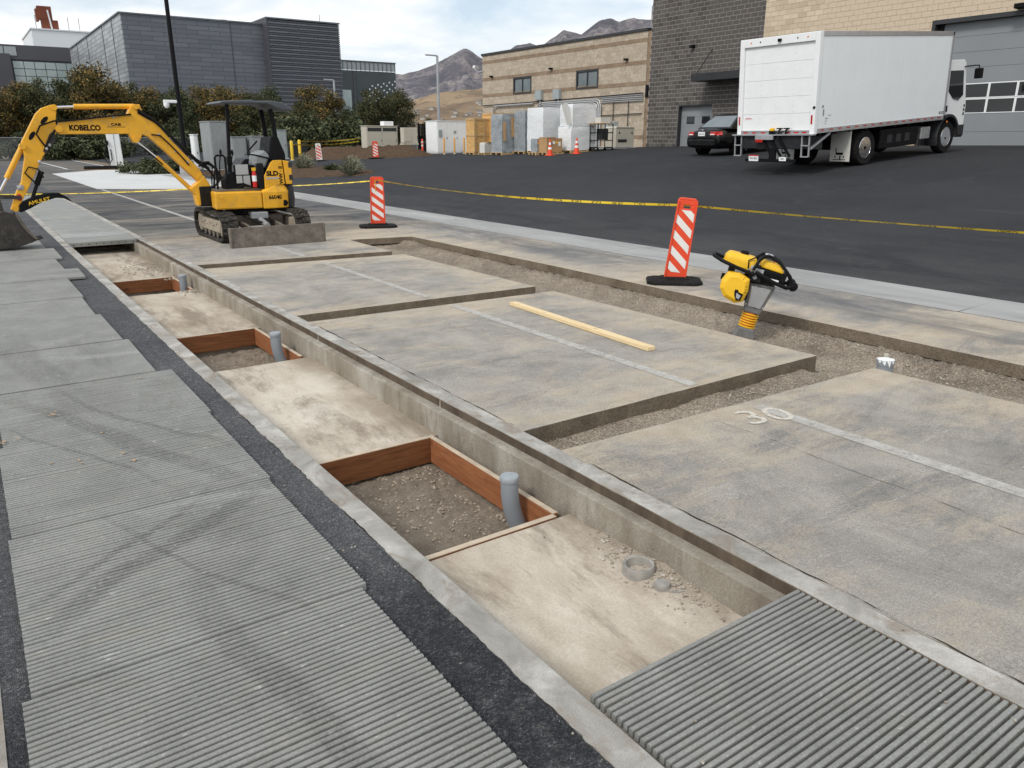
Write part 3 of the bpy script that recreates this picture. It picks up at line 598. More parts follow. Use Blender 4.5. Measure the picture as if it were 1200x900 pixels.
# ------------------------------------------------------------------ gratings
PITCH = .0288
def bar_mesh(Ln, seg=True):
    pr = [(-.0094, -.034), (.0094, -.034), (.0094, -.007), (.0088, -.003), (.0068, -.0008), (.003, 0), (-.003, 0), (-.0068, -.0008), (-.0088, -.003), (-.0094, -.007)] if seg else [(-.0096, -.03), (.0096, -.03), (.0096, -.003), (.0065, 0), (-.0065, 0), (-.0096, -.003)]
    return pr
def grating(y0, y1, x0, x1, ztop, rz, label, single, strips=()):
    nb = int(round((y1 - y0) / .0288)); PITCH = (y1 - y0) / nb; e = empty('floor_grating', ((x0 + x1) / 2, y0, ztop), rz, label, 'grating', 'gratings stacked along the lane and trench')
    hw = (x1 - x0) / 2
    m = MB().prism(bar_mesh(0, True), 'x', -hw, hw); jb = random.Random(int(y0 * 100))
    # tiny sag and chips along each bar
    if single:
        first = None
        for i in range(nb):
            if first is None:
                first = m.build('grating_bar', MAT['grate'], e, smooth=40); o_ = first
            else:
                o_ = first.copy(); COL.objects.link(o_); o_.parent = e
            o_.location = (jb.uniform(-.0012, .0012), (i + .5) * PITCH + jb.uniform(-.0007, .0007), jb.uniform(-.0012, .0008)); o_.rotation_euler = (jb.uniform(-.05, .05), jb.uniform(-.0015, .0015), jb.uniform(-.0009, .0009))
    else:
        mm = MB()
        for i in range(nb):
            y = (i + .5) * PITCH; dx = jb.uniform(-.001, .001)
            mm.prism([(q[0] + y, q[1]) for q in bar_mesh(0, False)], 'x', -hw + dx, hw + dx)
        o_ = mm.build('grating_bars', MAT['grate'], e); o_['kind'] = 'stuff'
    mm = MB()
    for k in range(9):
        x = -hw + .04 + k * (2 * hw - .08) / 8; mm.box(x - .006, x + .006, .012, y1 - y0 - .012, -.033, -.024)
    mm.build('cross_rods', MAT['grate'], e)
    return e
ZT = .044
grating(.25, 1.735, 1.545, 2.735, .004, 0, 'grey ribbed grating seated over the near end of the trench', True)
left = [(1.40, 2.788, 1.135, 0, True, 'nearest grey ribbed grating panel on the lane at the bottom of the photo'),
        (2.792, 4.132, 1.165, 0, True, 'second nearest grating panel on the lane, with a dark tyre smear'),
        (4.135, 5.52, 1.18, 0, True, 'third nearest grating panel on the lane, strewn with small leaves'),
        (5.524, 6.804, 1.21, 0, True, 'fourth grating panel on the lane, with a clump of dry leaves'),
        (6.81, 8.12, 1.09, .004, False, 'fifth grating panel on the lane, beside the middle trench pit'),
        (8.13, 9.50, 1.05, .006, False, 'sixth grating panel on the lane, smooth grey'),
        (9.51, 10.75, 1.00, .006, False, 'seventh grating panel on the lane, set slightly left'),
        (10.76, 12.35, 1.03, .004, False, 'eighth grating panel on the lane, beside the farthest trench pit'),
        (12.36, 13.25, 1.25, .012, False, 'short grating panel with bolted edge sticking out toward the trench'),
        (13.27, 14.6, 1.09, .006, False, 'tenth grating panel on the lane, behind the bolted one'),
        (14.62, 16.05, 1.19, .004, False, 'grating panel next to last before the excavator bucket'),
        (16.07, 17.6, 1.08, .004, False, 'last grating panel before the excavator bucket')]
for i, (a, b, xr, rz, s_, lb) in enumerate(left): grating(a, b, xr - 1.265, xr, ZT + .004 * (i % 3), rz * (1 if i % 2 else -1), lb, s_)
# bolts on the protruding edge + far lip
def bolts(pts, parent, r=.012):
    for p in pts: MB().lathe([(0, .006), (r * .7, .005), (r, 0)], p, n=8).build('bolt', MAT['dgrey'], parent)
# covers over the far trench
e = empty('trench_cover', (2.13, 17.0, 0), 0, 'grey bolted cover panel at the edge of the covered trench', 'trench cover', 'covers over the far trench')
MB().box(-.60, .60, 0, .86, -.045, .006).build('panel', MAT['cover'], e, bevel=.004)
m = MB().box(-.59, .59, -.012, 0, -.075, .004); m.build('lip', MAT['cover'], e, bevel=.003)
for k in range(9): MB().lathe([(0, .004), (.009, .003), (.012, 0)], (0, 0, 0), 'y', n=8).build('bolt', MAT['dgrey'], e).location = (-.52 + k * .13, -.0125, -.035)
e = empty('trench_cover', (2.13, 17.88, 0), 0, 'narrow tan dusty cover strip over the far trench', 'trench cover', 'covers over the far trench')
MB().box(-.60, .60, 0, .80, -.04, .010).build('panel', MAT['gutter'], e, bevel=.004)
yy_ = 18.7
for i, lb in enumerate(('second grey cover panel over the far trench, behind the tan strip', 'middle grey cover panel over the far trench', 'fourth grey cover panel over the far trench beside the bucket', 'farthest grey cover panel over the trench by the pad')):
    e = empty('trench_cover', (2.13, yy_, 0), 0, lb, 'trench cover', 'covers over the far trench')
    MB().box(-.61, .61, 0, 3.45, -.04, .008 + .004 * (i % 2)).build('panel', MAT['cover'], e, bevel=.004); yy_ += 3.47
# leaves on the gratings
lm = MT('dry_leaf', .8); lm.col((.42, .28, .15)); MAT['leaf_dry'] = lm.m
def leafclump(x, y, z, n, s, label):
    m = MB()
    for i in range(n):
        a = rnd.uniform(0, 6.28); px_, py_ = x + rnd.gauss(0, s), y + rnd.gauss(0, s); r = rnd.uniform(.010, .019); zz_ = z + rnd.uniform(.001, .010)
        q = [(r, 0), (.3 * r, .55 * r), (-r, .1 * r), (-.2 * r, -.5 * r)]
        m.add([(px_ + c * math.cos(a) - d * math.sin(a), py_ + c * math.sin(a) + d * math.cos(a), zz_ + rnd.uniform(0, .006)) for c, d in q], [(0, 1, 2, 3)])
    tag(m.build('dry_leaf', MAT['leaf_dry'], fix=False), label, 'leaf', 'dry leaves on the gratings')
leafclump(.27, 6.05, ZT + .008, 12, .04, 'clump of dry tan leaves on the fourth grating panel')
leafclump(-.02, 5.62, ZT + .008, 6, .03, 'dry leaves at the left edge of the gratings')
for i, (x, y, lb) in enumerate([(.50, 5.45, 'dry leaf at the joint between the third and fourth grating'), (.30, 4.98, 'dry leaf left of the middle on the third grating'), (.59, 4.83, 'dry leaf in the middle of the third grating'), (.56, 4.98, 'two dry leaves on the third grating'), (1.11, 6.45, 'dry leaf at the right edge of the fourth grating'), (.92, 6.64, 'dry leaf near the far edge of the fourth grating'), (.15, 5.05, 'dry leaf on the left of the third grating')]):
    leafclump(x, y, ZT + .008, 2, .015, lb)
sp = [(2.545, .98, .008, .008), (2.36, 1.03, .008, .006), (2.585, 1.02, .008, .006), (1.62, 1.62, .006, .007), (1.63, 1.28, .006, .007), (2.65, .80, .006, .007), (1.75, 1.42, .006, .006)]
for i, s_ in enumerate(sp):
    o = stones('pebble', [s_], MAT['stone'], seed=20 + i); tag(o, 'tiny pebble lying on the near trench grating', 'pebble', 'pebbles on the near trench grating')
sp = [(rnd.uniform(1.18, 1.40), rnd.uniform(1.5, 9), .006, rnd.uniform(.002, .006)) for i in range(60)]
tag(stones('grit', sp, MAT['stone'], seed=31), 'grit scattered on the asphalt beside the trench curb', 'grit', kind='stuff')
st(MB().box(-.75, -.19, -6, 34, -.02, .008).build('concrete_strip', MAT['curb']), 'worn concrete strip left of the gratings')
# ------------------------------------------------------------------ markings
def sheet(name, poly, z, mat, label):
    m = MB(); m.add([(x, y, z) for x, y in poly], [tuple(range(len(poly)))]); return st(m.build(name, mat, fix=False), label)
for a, b, w_, lb in ((-6, 3.42, .06, 'painted white stall line on the nearest slab'), (4.05, 7.9, .055, 'painted white stall line on the slab with the plank'), (8.5, 12.0, .05, 'painted white stall line on the slab before the excavator'), (12.8, 14.3, .05, 'faint white stall line in front of the excavator blade'), (18.3, 35, .06, 'white stall line running to the concrete pad')):
    sheet('road_marking', [(4.61 - w_, a), (4.61 + w_, a), (4.61 + w_, b), (4.61 - w_, b)], .004, MAT['paint'], lb)
t = text('road_marking', '30', .38, MAT['chalk'], None, (4.47, 3.24, .0065), (.96, -.28, 0), (.28, .96, 0), 0.0, bold=0.0, sx=1.15); t['kind'] = 'structure'; t['label'] = 'faded painted number 30 on the nearest slab'
sheet('road_marking', [(4.80, 1.35), (4.86, 1.33), (5.06, 1.75), (5.0, 1.78)], .004, MAT['paint'], 'short white paint dash right of the stall line')
sheet('road_marking', [(3.86, 1.05), (4.12, 1.0), (4.14, 1.25), (3.9, 1.3)], .004, MAT['paint'], 'white paint smear on the nearest slab')
for x, y0, y1, lb in ((6.0, 60, 84, 'far white stall line before the fence'), (9.0, 62, 84, 'second far white stall line before the fence')): sheet('road_marking', [(x, y0), (x + .12, y0), (x + .12, y1), (x, y1)], .010, MAT['white'], lb)
def crack(pts, w0, label, seed=0):
    P = []
    for (x0, y0), (x1, y1) in zip(pts, pts[1:]):
        n_ = max(2, int(math.hypot(x1 - x0, y1 - y0) / .03))
        P += [(x0 + (x1 - x0) * i / n_, y0 + (y1 - y0) * i / n_) for i in range(n_)]
    m = MB()
    for i, (x, y) in enumerate(P):
        dx, dy = P[min(i + 1, len(P) - 1)][0] - P[max(0, i - 1)][0], P[min(i + 1, len(P) - 1)][1] - P[max(0, i - 1)][1]; L_ = math.hypot(dx, dy); nx, ny = -dy / L_, dx / L_
        j = .012 * fbm(x * 4, y * 4, seed, 4); w_ = max(.0006, w0 * (.6 + 1.6 * fbm(x * 6, y * 6, seed + 3, 3)))
        m.v += [(x + nx * (j - w_), y + ny * (j - w_), .0035), (x + nx * (j + w_), y + ny * (j + w_), .0035)]
    m.f = [(2 * i, 2 * i + 2, 2 * i + 3, 2 * i + 1) for i in range(len(P) - 1)]
    st(m.build('crack', MAT['crack'], fix=False), label)
crack([(4.11, 3.35), (4.13, 2.9), (4.10, 2.4), (4.13, 1.9), (4.10, 1.5), (4.12, 1.0)], .0016, 'hairline crack along the nearest slab left of the stall line', 1)
crack([(2.886, 3.3), (2.884, 2.6), (2.888, 2.0), (2.886, 1.4), (2.887, .6)], .005, 'dark open joint between the nearest slab and the trench curb', 2)
crack([(2.884, 7.9), (2.886, 7.0), (2.884, 6.0), (2.886, 5.0), (2.884, 4.1)], .004, 'dark open joint between the second slab and the trench curb', 3)
crack([(2.9, 6.1), (3.5, 6.2), (4.2, 6.0), (5.0, 6.15)], .0012, 'hairline crack across the second slab', 4)
m = MB(); P = frange(-1, 12, .012); q_ = []
for y in P:
    xe = 1.385 + .006 * fbm(y * 1.3, 1.7, 0, 3) + .007 * fbm(y * 9, 4.2, 0, 5) + .009 * max(0, fbm(y * 24, 2.2, 0, 4)); w_ = max(.0005, .0022 + .007 * fbm(y * 3.1, 8.8, 0, 4)); q_.append((xe + .001, w_))
m.v = [p for y, (x, w_) in zip(P, q_) for p in ((x - w_ * .4, y, .0048), (x + w_, y, .0048))]; m.f = [(2 * i, 2 * i + 1, 2 * i + 3, 2 * i + 2) for i in range(len(P) - 1)]
st(m.build('crack', MAT['crack'], fix=False), 'dark crumbled joint between the asphalt lane and the left curb')
# plank
e = empty('lumber_plank', (5.15, 6.25, 0), R(-3.2), 'pale fresh timber stud lying on the second slab', 'plank')
MB().box(-.045, .045, -1.24, 1.24, .003, .041).build('plank_body', MAT['lumber'], e, bevel=.003)
# ------------------------------------------------------------------ channelizers
def delineator(loc, rz, h, w_, label, lean=(0, 0), swap=False, base=True):
    e = empty('delineator', loc, rz, label, 'delineator', 'striped delineator panels')
    A, B = (MAT['orange'], MAT['reflwhite']) if not swap else (MAT['reflwhite'], MAT['orange'])
    if base:
        m = MB(); prof = []
        bw, bd = w_ * 1.25, w_ * .92
        oct_ = lambda a, b, c: [(-a, -b + c), (-a + c, -b), (a - c, -b), (a, -b + c), (a, b - c), (a - c, b), (-a + c, b), (-a, b - c)]
        lay = [(bw, bd, 0), (bw, bd, .035), (bw * .95, bd * .94, .05), (bw * .55, bd * .5, .058), (bw * .5, bd * .45, .085)]
        vs_ = []
        for a, b, z in lay: vs_ += [(x, y, z) for x, y in oct_(a, b, min(a, b) * .35)]
        fs_ = [tuple(range(7, -1, -1)), tuple(range(32, 40))] + [(r_ * 8 + i, r_ * 8 + (i + 1) % 8, (r_ + 1) * 8 + (i + 1) % 8, (r_ + 1) * 8 + i) for r_ in range(4) for i in range(8)]
        m.add(vs_, fs_).build('rubber_base', MAT['rubber'], e, bevel=.006)
    p = empty('panel', (0, 0, 0)); p.parent = e; p.rotation_euler = (R(lean[0]), R(lean[1]), 0)
    if True:
        hw0, hw1 = w_ / 2, w_ * .44; z0 = .05
        # body with a carry slot at the top: built from pieces
        m = MB(); d = .025
        zs = h - .14; ze = h - .09
        def q(z): return hw0 + (hw1 - hw0) * (z - z0) / (h - z0)
        def blk(z_a, z_b, xa0, xb0, xa1, xb1): m.hexa([(xa0, -d, z_a), (xb0, -d, z_a), (xb0, d, z_a), (xa0, d, z_a), (xa1, -d, z_b), (xb1, -d, z_b), (xb1, d, z_b), (xa1, d, z_b)])
        blk(z0, zs, -q(z0), q(z0), -q(zs), q(zs))
        blk(zs, ze, -q(zs), -.045, -q(ze), -.045); blk(zs, ze, .045, q(zs), .045, q(ze))
        blk(ze, h - .03, -q(ze), q(ze), -q(h), q(h)); blk(h - .03, h, -q(h), q(h), -q(h) + .035, q(h) - .035)
        p2 = m.build('panel_body', A, e, bevel=.006); p2.rotation_euler = p.rotation_euler
        bpy.data.objects.remove(p)
        # raised rims
        m = MB()
        for sx in (-1, 1): m.hexa([(sx * (q(z0) - .0), -d - .018, z0 + .02), (sx * (q(z0) - .022), -d - .018, z0 + .02), (sx * (q(z0) - .022), -d + .002, z0 + .02), (sx * q(z0), -d + .002, z0 + .02), (sx * q(h), -d - .018, h - .04), (sx * (q(h) - .022), -d - .018, h - .04), (sx * (q(h) - .022), -d + .002, h - .04), (sx * q(h), -d + .002, h - .04)])
        m.build('rim', A, p2, bevel=.004)
        # white stripes as clipped parallelograms on the face
        lo, hi = z0 + .10, zs - .02; per = (hi - lo) / 4.0; sw = per * .52
        for side in (-1, 1):
            for k in range(-1, 5):
                pts = []
                zl = lo + k * per + per * .25; slope = per * .95
                hw = q((lo + hi) / 2) - .026
                poly = [(-hw, zl + slope), (-hw, zl + slope + sw), (hw, zl + sw - .0), (hw, zl)]
                def clip(pl, zc, keep):
                    o_ = []
                    for (xa, za_), (xb, zb_) in zip(pl, pl[1:] + pl[:1]):
                        ia, ib = (za_ >= zc) == keep, (zb_ >= zc) == keep
                        if ia: o_.append((xa, za_))
                        if ia != ib:
                            t_ = (zc - za_) / (zb_ - za_); o_.append((xa + (xb - xa) * t_, zc))
                    return o_
                poly = clip(poly, lo, True) if poly else poly
                poly = clip(poly, hi, False) if len(poly) > 2 else []
                if len(poly) > 2:
                    yf = side * (d + .002)
                    m = MB(); m.add([(x, yf, z) for x, z in poly] + [(x, yf - side * .003, z) for x, z in poly], [tuple(range(len(poly))), tuple(range(2 * len(poly) - 1, len(poly) - 1, -1))]); m.build('reflective_stripe', B, p2)
    return e
delineator((7.93, 7.47, 0), R(-42), 1.155, .30, 'leaning orange and white striped delineator on black base beside the rammer', (2.5, 6.0))
delineator((7.64, 16.3, 0), R(-20), 1.10, .33, 'orange and white striped delineator with tape tied round it, right of the excavator', (0, 1))
delineator((18.6, 47.6, .59), R(-20), 1.06, .36, 'white delineator with orange stripes by the dirt mound', (0, -3), True)
delineator((20.98, 44.6, .77), R(-20), 1.0, .36, 'orange and white striped delineator in front of the beige cabinet', (0, -1))
# caution tape
def tape(name, pts, label, wd=.034, sag=.06, tw=0, mat=None):
    m = MB(); uv = []; P = []
    for (a, b) in zip(pts, pts[1:]):
        a = Vector(a); b = Vector(b); n_ = 40
        for i in range(n_ + (1 if b == Vector(pts[-1]) else 0)):
            t_ = i / n_; p = a.lerp(b, t_); p.z -= sag * 4 * t_ * (1 - t_); P.append(p)
    dist = 0
    for i, p in enumerate(P):
        if i: dist += (p - P[i - 1]).length
        an = .5 + tw * dist + .5 * math.sin(dist * .7)
        d = (P[min(i + 1, len(P) - 1)] - P[max(i - 1, 0)]).normalized(); up = Vector((0, 0, 1)); sd_ = d.cross(up).normalized(); nrm = up * math.cos(an) + sd_ * math.sin(an)
        m.v += [tuple(p - nrm * wd / 2), tuple(p + nrm * wd / 2)]; uv += [(dist, 0), (dist, 1)]
    m.f = [(2 * i, 2 * i + 2, 2 * i + 3, 2 * i + 1) for i in range(len(P) - 1)]
    o = m.build(name, mat or MAT['tape'], fix=False)
    ul = o.data.uv_layers.new(name='UVMap')
    for lp in o.data.loops: ul.data[lp.index].uv = uv[lp.vertex_index]
    return tag(o, label, 'caution tape', 'yellow caution tapes')
tape('caution_tape', [(7.66, 16.27, 1.03), (8.05, 7.44, 1.045)], 'yellow caution tape strung between the two near delineators', sag=.10)
tape('caution_tape', [(8.05, 7.44, 1.045), (10.9, 3.9, .79), (12.6, 1.6, .75)], 'yellow caution tape running right from the leaning delineator', sag=.02)
tape('caution_tape', [(7.62, 16.3, 1.02), (6.3, 23.2, .62), (1.5, 26.2, .42), (-5, 28, .55)], 'yellow caution tape sagging behind the excavator', sag=.05)
tape('caution_tape', [(7.60, 16.26, 1.03), (7.60, 16.25, .78)], 'loose yellow tape end hanging on the far delineator', sag=0)
# ================================================================== mini excavator (arm points to -X, blade towards the camera)
EX = empty('mini_excavator', (4.85, 16.3, 0), 0, 'yellow mini excavator with open canopy and raised arm on the pavement', 'excavator')
def ex(mb, name, mat, parent=EX, **k): return mb.build(name, mat, parent, **k)
CX = -.07
def stad(y0, y1, z0, z1, n=10):   # rounded track loop in (y,z), front idler a little higher
    r = (z1 - z0) / 2; pts = []
    for i in range(n + 1):
        t = -math.pi / 2 + math.pi * i / n; pts.append((y1 - r + r * math.cos(t), z0 + r + r * math.sin(t)))
    for i in range(n + 1):
        t = math.pi / 2 + math.pi * i / n; pts.append((y0 + r + r * math.cos(t), z0 + r + r * math.sin(t)))
    return pts
for sx in (-1, 1):
    xo, xi = CX + sx * .86, CX + sx * .56
    lo_, hi_ = min(xo, xi), max(xo, xi)
    outer = stad(-1.16, .98, .02, .54); inner = stad(-1.11, .93, .065, .495)
    m = MB(); n = len(outer)
    m.v = [(x, y, z) for x in (lo_, hi_) for loop in (outer, inner) for y, z in loop]
    for i in range(n):
        j = (i + 1) % n
        m.f += [(i, j, 2 * n + j, 2 * n + i), (n + j, n + i, 3 * n + i, 3 * n + j), (j, i, n + i, n + j), (2 * n + i, 2 * n + j, 3 * n + j, 3 * n + i)]
    tk = ex(m, 'track', MAT['track'], smooth=50)
    # lugs round the loop
    per = [0]
    for i in range(n): a, b = outer[i], outer[(i + 1) % n]; per.append(per[-1] + math.hypot(b[0] - a[0], b[1] - a[1]))
    m = MB(); NL = 40
    for k in range(NL):
        d = per[-1] * k / NL
        for i in range(n):
            if per[i] <= d <= per[i + 1]: break
        a, b = outer[i], outer[(i + 1) % n]; t = (d - per[i]) / max(1e-6, per[i + 1] - per[i]); y = a[0] + (b[0] - a[0]) * t; z = a[1] + (b[1] - a[1]) * t
        ty, tz = (b[0] - a[0]) / max(1e-6, per[i + 1] - per[i]), (b[1] - a[1]) / max(1e-6, per[i + 1] - per[i]); ny, nz = tz, -ty
        for (xa, xb, sh) in ((lo_ + .005, (lo_ + hi_) / 2 - .01, .018), ((lo_ + hi_) / 2 + .01, hi_ - .005, -.018)):
            q = []
            for hgt, hw in ((-.004, .030), (.022, .020)):
                for x, s_ in ((xa, -1), (xb, -1), (xb, 1), (xa, 1)): q.append((x, y + ty * (s_ * hw + sh) + ny * hgt, z + tz * (s_ * hw + sh) + nz * hgt))
            m.hexa(q)
    ex(m, 'tread_lugs', MAT['track'], tk)
    ex(MB().box(lo_ + .04, hi_ - .04, -.80, .66, .17, .40), 'track_frame', MAT['dustysteel'], bevel=.02)
    for y in (-.86, .70): ex(MB().lathe([(0, -.09), (.17, -.09), (.19, -.06), (.19, .06), (.17, .09), (0, .09)], ((lo_ + hi_) / 2, y, .28), 'x', 18), 'idler_wheel', MAT['dustysteel'], smooth=40)
    for y in (-.55, -.25, .05, .35): ex(MB().lathe([(0, -.1), (.075, -.1), (.075, .1), (0, .1)], ((lo_ + hi_) / 2, y, .135), 'x', 12), 'track_roller', MAT['dirtysteel'], smooth=40)
    for y in (-.62, -.40, -.18, .04, .26, .48): ex(MB().lathe([(.016, 0), (.012, sx * .012), (0, sx * .012)], (xo - sx * .04, y, .29 + .04 * (int(y * 50) % 2)), 'x', 8), 'frame_bolt', MAT['dirtysteel'])
# car body under the turntable
ex(MB().box(CX - .56, CX + .56, -.45, .45, .24, .46), 'undercarriage', MAT['dirtysteel'], bevel=.03)
ex(MB().lathe([(.42, .44), (.46, .48), (.46, .56), (.40, .62)], (CX, 0, 0), n=28), 'slew_ring', MAT['blackmetal'], smooth=40)
# blade
bl = ex(MB().hexa([(CX - .885, -1.79, .01), (CX + .885, -1.79, .01), (CX + .885, -1.70, .01), (CX - .885, -1.70, .01), (CX - .885, -1.74, .355), (CX + .885, -1.74, .355), (CX + .885, -1.69, .355), (CX - .885, -1.69, .355)]), 'dozer_blade', MAT['dirtysteel'], bevel=.008)
ex(MB().box(CX - .88, CX + .88, -1.80, -1.775, .004, .06), 'cutting_edge', MAT['dirtysteel'], bl)
for sx in (-1, 1):
    ex(MB().prism([(-1.72, .05), (-1.72, .30), (-1.5, .25), (-.4, .36), (-.4, .26), (-1.5, .12)], 'x', CX + sx * .32 - .03, CX + sx * .32 + .03), 'blade_arm', MAT['dirtysteel'], bl)
    ex(MB().box(CX + sx * .885 - .012, CX + sx * .885 + .012, -1.80, -1.66, .01, .352), 'blade_end_plate', MAT['dirtysteel'], bl)
ex(MB().cyl((CX, -.5, .42), (CX, -1.15, .30), .055, n=14), 'blade_cylinder', MAT['cabgrey'], bl, smooth=40)
ex(MB().cyl((CX, -1.15, .30), (CX, -1.66, .22), .03, n=12), 'blade_rod', MAT['chrome'], bl, smooth=40)
ex(MB().box(CX - .16, CX + .16, -.75, -.45, .40, .53), 'swivel_cover', MAT['cabgrey'], bevel=.02)
for i in range(5): ex(MB().tube([(CX - .3 + i * .13, -.42, .5), (CX - .26 + i * .12, -.62, .44 - .02 * i), (CX - .2 + i * .08, -.8, .38), (CX - .1 + i * .05, -1.0, .36)], .014, 6), 'hydraulic_hose', MAT['rubber'])
# upper structure plan outlines
def plan(poly, z0, z1): return MB().prism(poly, 'z', z0, z1)
deck = [(-.86, -.68), (.02, -.70), (.02, .70), (-.60, .70), (-.80, .45), (-.80, -.30)]
ex(plan([(-.88, -.66), (.015, -.70), (.015, .68), (-.62, .68), (-.74, .5)], .60, .93), 'side_skirt', MAT['yellow'], bevel=.03)
tail = [(.03, -.70)] + [(.03 + .84 * math.sin(t), -.72 * math.cos(t)) for t in [R(a) for a in (18, 34, 46)]]
q = [(.025, -.70), (.30, -.705), (.50, -.66), (.56, -.60), (.56, .60), (.50, .66), (.30, .70), (.025, .70)]
ex(MB().add([(x, y, .585) for x, y in q] + [(x + (.02 if x > .4 else 0), y, .90) for x, y in q] + [(x * .95 + .01, y * .94, 1.04 if x > .1 else .94) for x, y in q], [tuple(range(7, -1, -1)), tuple(range(16, 24))] + [(r * 8 + i, r * 8 + (i + 1) % 8, (r + 1) * 8 + (i + 1) % 8, (r + 1) * 8 + i) for r in (0, 1) for i in range(8)]), 'rear_side_cover', MAT['yellow'], bevel=.02)
q = [(.565, -.60), (.66, -.52), (.78, -.32), (.82, 0), (.78, .32), (.66, .52), (.565, .60)]
ex(MB().add([(x, y, .57) for x, y in q] + [(x + .02, y * 1.02, .75) for x, y in q] + [(x + .0, y, 1.0) for x, y in q] + [(x * .94, y * .9, 1.06) for x, y in q], [tuple(range(6, -1, -1)), tuple(range(21, 28))] + [(r * 7 + i, r * 7 + (i + 1) % 7, (r + 1) * 7 + (i + 1) % 7, (r + 1) * 7 + i) for r in (0, 1, 2) for i in range(7)]), 'counterweight', MAT['dgrey'], bevel=.02)
ex(MB().lathe([(.06, -.004), (.055, .004), (.03, .006), (0, .006)], (.47, -.672, .68), 'y', 16), 'filler_recess', MAT['black'])
# engine hood block
hood = [(.12, .93), (.12, 1.22), (.26, 1.46), (.34, 1.52), (.62, 1.50), (.68, 1.35), (.68, 1.02)]
ex(MB().prism(hood, 'y', -.62, .60), 'engine_hood', MAT['blackmetal'], bevel=.02)
ex(MB().prism([(.10, .94), (.105, 1.21), (.25, 1.455), (.30, 1.50), (.475, 1.505), (.505, 1.05), (.33, 1.02), (.12, .945)], 'y', -.665, -.625), 'hood_side_panel', MAT['yellow'], bevel=.012)
ex(MB().prism([(.53, 1.04), (.50, 1.50), (.62, 1.48), (.665, 1.36), (.655, 1.04)], 'y', -.66, -.60), 'rear_hood_panel', MAT['yellow'], bevel=.012)
for z in (1.12, 1.36): ex(MB().box(.60, .672, -.667, -.655, z, z + .10), 'reflector', MAT['dgrey'])
for x, z in ((.16, 1.0), (.42, 1.45)): ex(MB().lathe([(.02, 0), (.014, -.008), (0, -.008)], (x, -.665, z), 'y', 10), 'panel_bolt', MAT['yellow'])
for x in (-.76, -.1): ex(MB().lathe([(.028, 0), (.022, -.008), (0, -.008)], (x, -.688, .83), 'y', 12), 'skirt_bolt', MAT['yellow'])
F_ = ((1, 0, 0), (0, 0, 1))
text('lettering', 'SLD', .12, MAT['black'], EX, (.265, -.6665, 1.25), *F_, .0005, sx=1.15, bold=.055)
ex(MB().box(.135, .385, -.667, -.6655, 1.145, 1.18), 'lettering_bar', MAT['cablight'])
text('lettering', 'SLD-35', .045, MAT['black'], EX, (.27, -.6665, 1.10), *F_, .0005) if False else None
text('lettering', 'WW · II', .10, MAT['black'], EX, (.435, -.6665, 1.22), (0, 0, 1), (-1, 0, 0), .0005, bold=.04)
text('lettering', '66040', .105, MAT['black'], EX, (.27, -.706, .80), *F_, .0005, bold=.03)
# floor, operator station
ex(MB().box(-.80, .12, -.55, .50, .93, .975), 'cab_floor', MAT['dirtysteel'], bevel=.008)
ex(MB().prism([(-.36, .97), (-.36, 1.20), (-.08, 1.52), (.14, 1.55), (.14, .97)], 'y', -.10, .55), 'seat_base', MAT['blackmetal'], bevel=.02)
st_ = ex(MB().prism([(-.02, 1.40), (.02, 1.62), (.20, 1.70), (.31, 1.58), (.19, 1.34)], 'y', -.50, -.08), 'seat_back', MAT['cabgrey'], bevel=.04)
ex(MB().prism([(-.30, 1.18), (-.30, 1.30), (.05, 1.34), (.05, 1.2)], 'y', -.48, -.05), 'seat_cushion', MAT['black'], bevel=.03)
ex(MB().box(-.42, -.10, -.52, -.46, 1.02, 1.42), 'seat_side_panel', MAT['black'], bevel=.01)
for (x0, x1, z0, z1) in ((-.40, -.16, 1.24, 1.43), (-.40, -.29, 1.08, 1.22), (-.27, -.14, .99, 1.22)): ex(MB().box(x0, x1, -.535, -.522, z0, z1), 'decal_plate', MAT['cablight'])
ex(MB().prism([(-.10, 1.2), (.0, 1.45), (.12, 1.45), (.16, .97), (.02, .97)], 'y', -.60, -.50), 'side_pillar', MAT['blackmetal'], bevel=.01)
fe = ex(MB().lathe([(.0, -.02), (.04, -.02), (.042, 0), (.042, .24), (.03, .28), (.012, .29), (.012, .33), (0, .33)], (-.075, -.60, 1.02), n=14), 'fire_extinguisher', MAT['redpaint'], smooth=40)
ex(MB().lathe([(.0435, .09), (.0435, .20)], (-.075, -.60, 1.02), n=14), 'extinguisher_label', MAT['white'], fe)
ex(MB().box(-.11, -.04, -.62, -.58, 1.31, 1.37), 'extinguisher_valve', MAT['yellow_b'], fe)
# levers and console
ex(MB().prism([(-.62, .97), (-.62, 1.15), (-.50, 1.30), (-.42, 1.30), (-.40, .97)], 'y', -.5, -.2), 'lever_console', MAT['black'], bevel=.02)
for x, y in ((-.46, -.42), (-.5, .25)):
    ex(MB().tube([(x, y, 1.2), (x + .02, y, 1.45), (x + .06, y, 1.62)], .012, 8), 'control_lever', MAT['black']); ex(MB().lathe([(0, 0), (.022, .01), (.026, .06), (.016, .10), (0, .11)], (x + .06, y, 1.6), n=10), 'lever_knob', MAT['black'], smooth=50)
for y in (-.1, .1): ex(MB().tube([(-.72, y, .95), (-.70, y, 1.2), (-.66, y, 1.42)], .012, 8), 'travel_lever', MAT['black'])
ex(MB().tube([(-.76, -.5, .96), (-.76, -.5, 1.56), (-.73, -.5, 1.60), (-.60, -.5, 1.60), (-.57, -.5, 1.56), (-.57, -.5, 1.1)], .02, 10), 'grab_rail', MAT['black'], smooth=50)
ex(MB().tube([(.40, -.55, 1.50), (.0, -.55, 1.60), (-.14, -.5, 1.62), (-.10, -.4, 1.66), (.12, -.35, 1.86)], .016, 8), 'arm_rest_rail', MAT['black'])
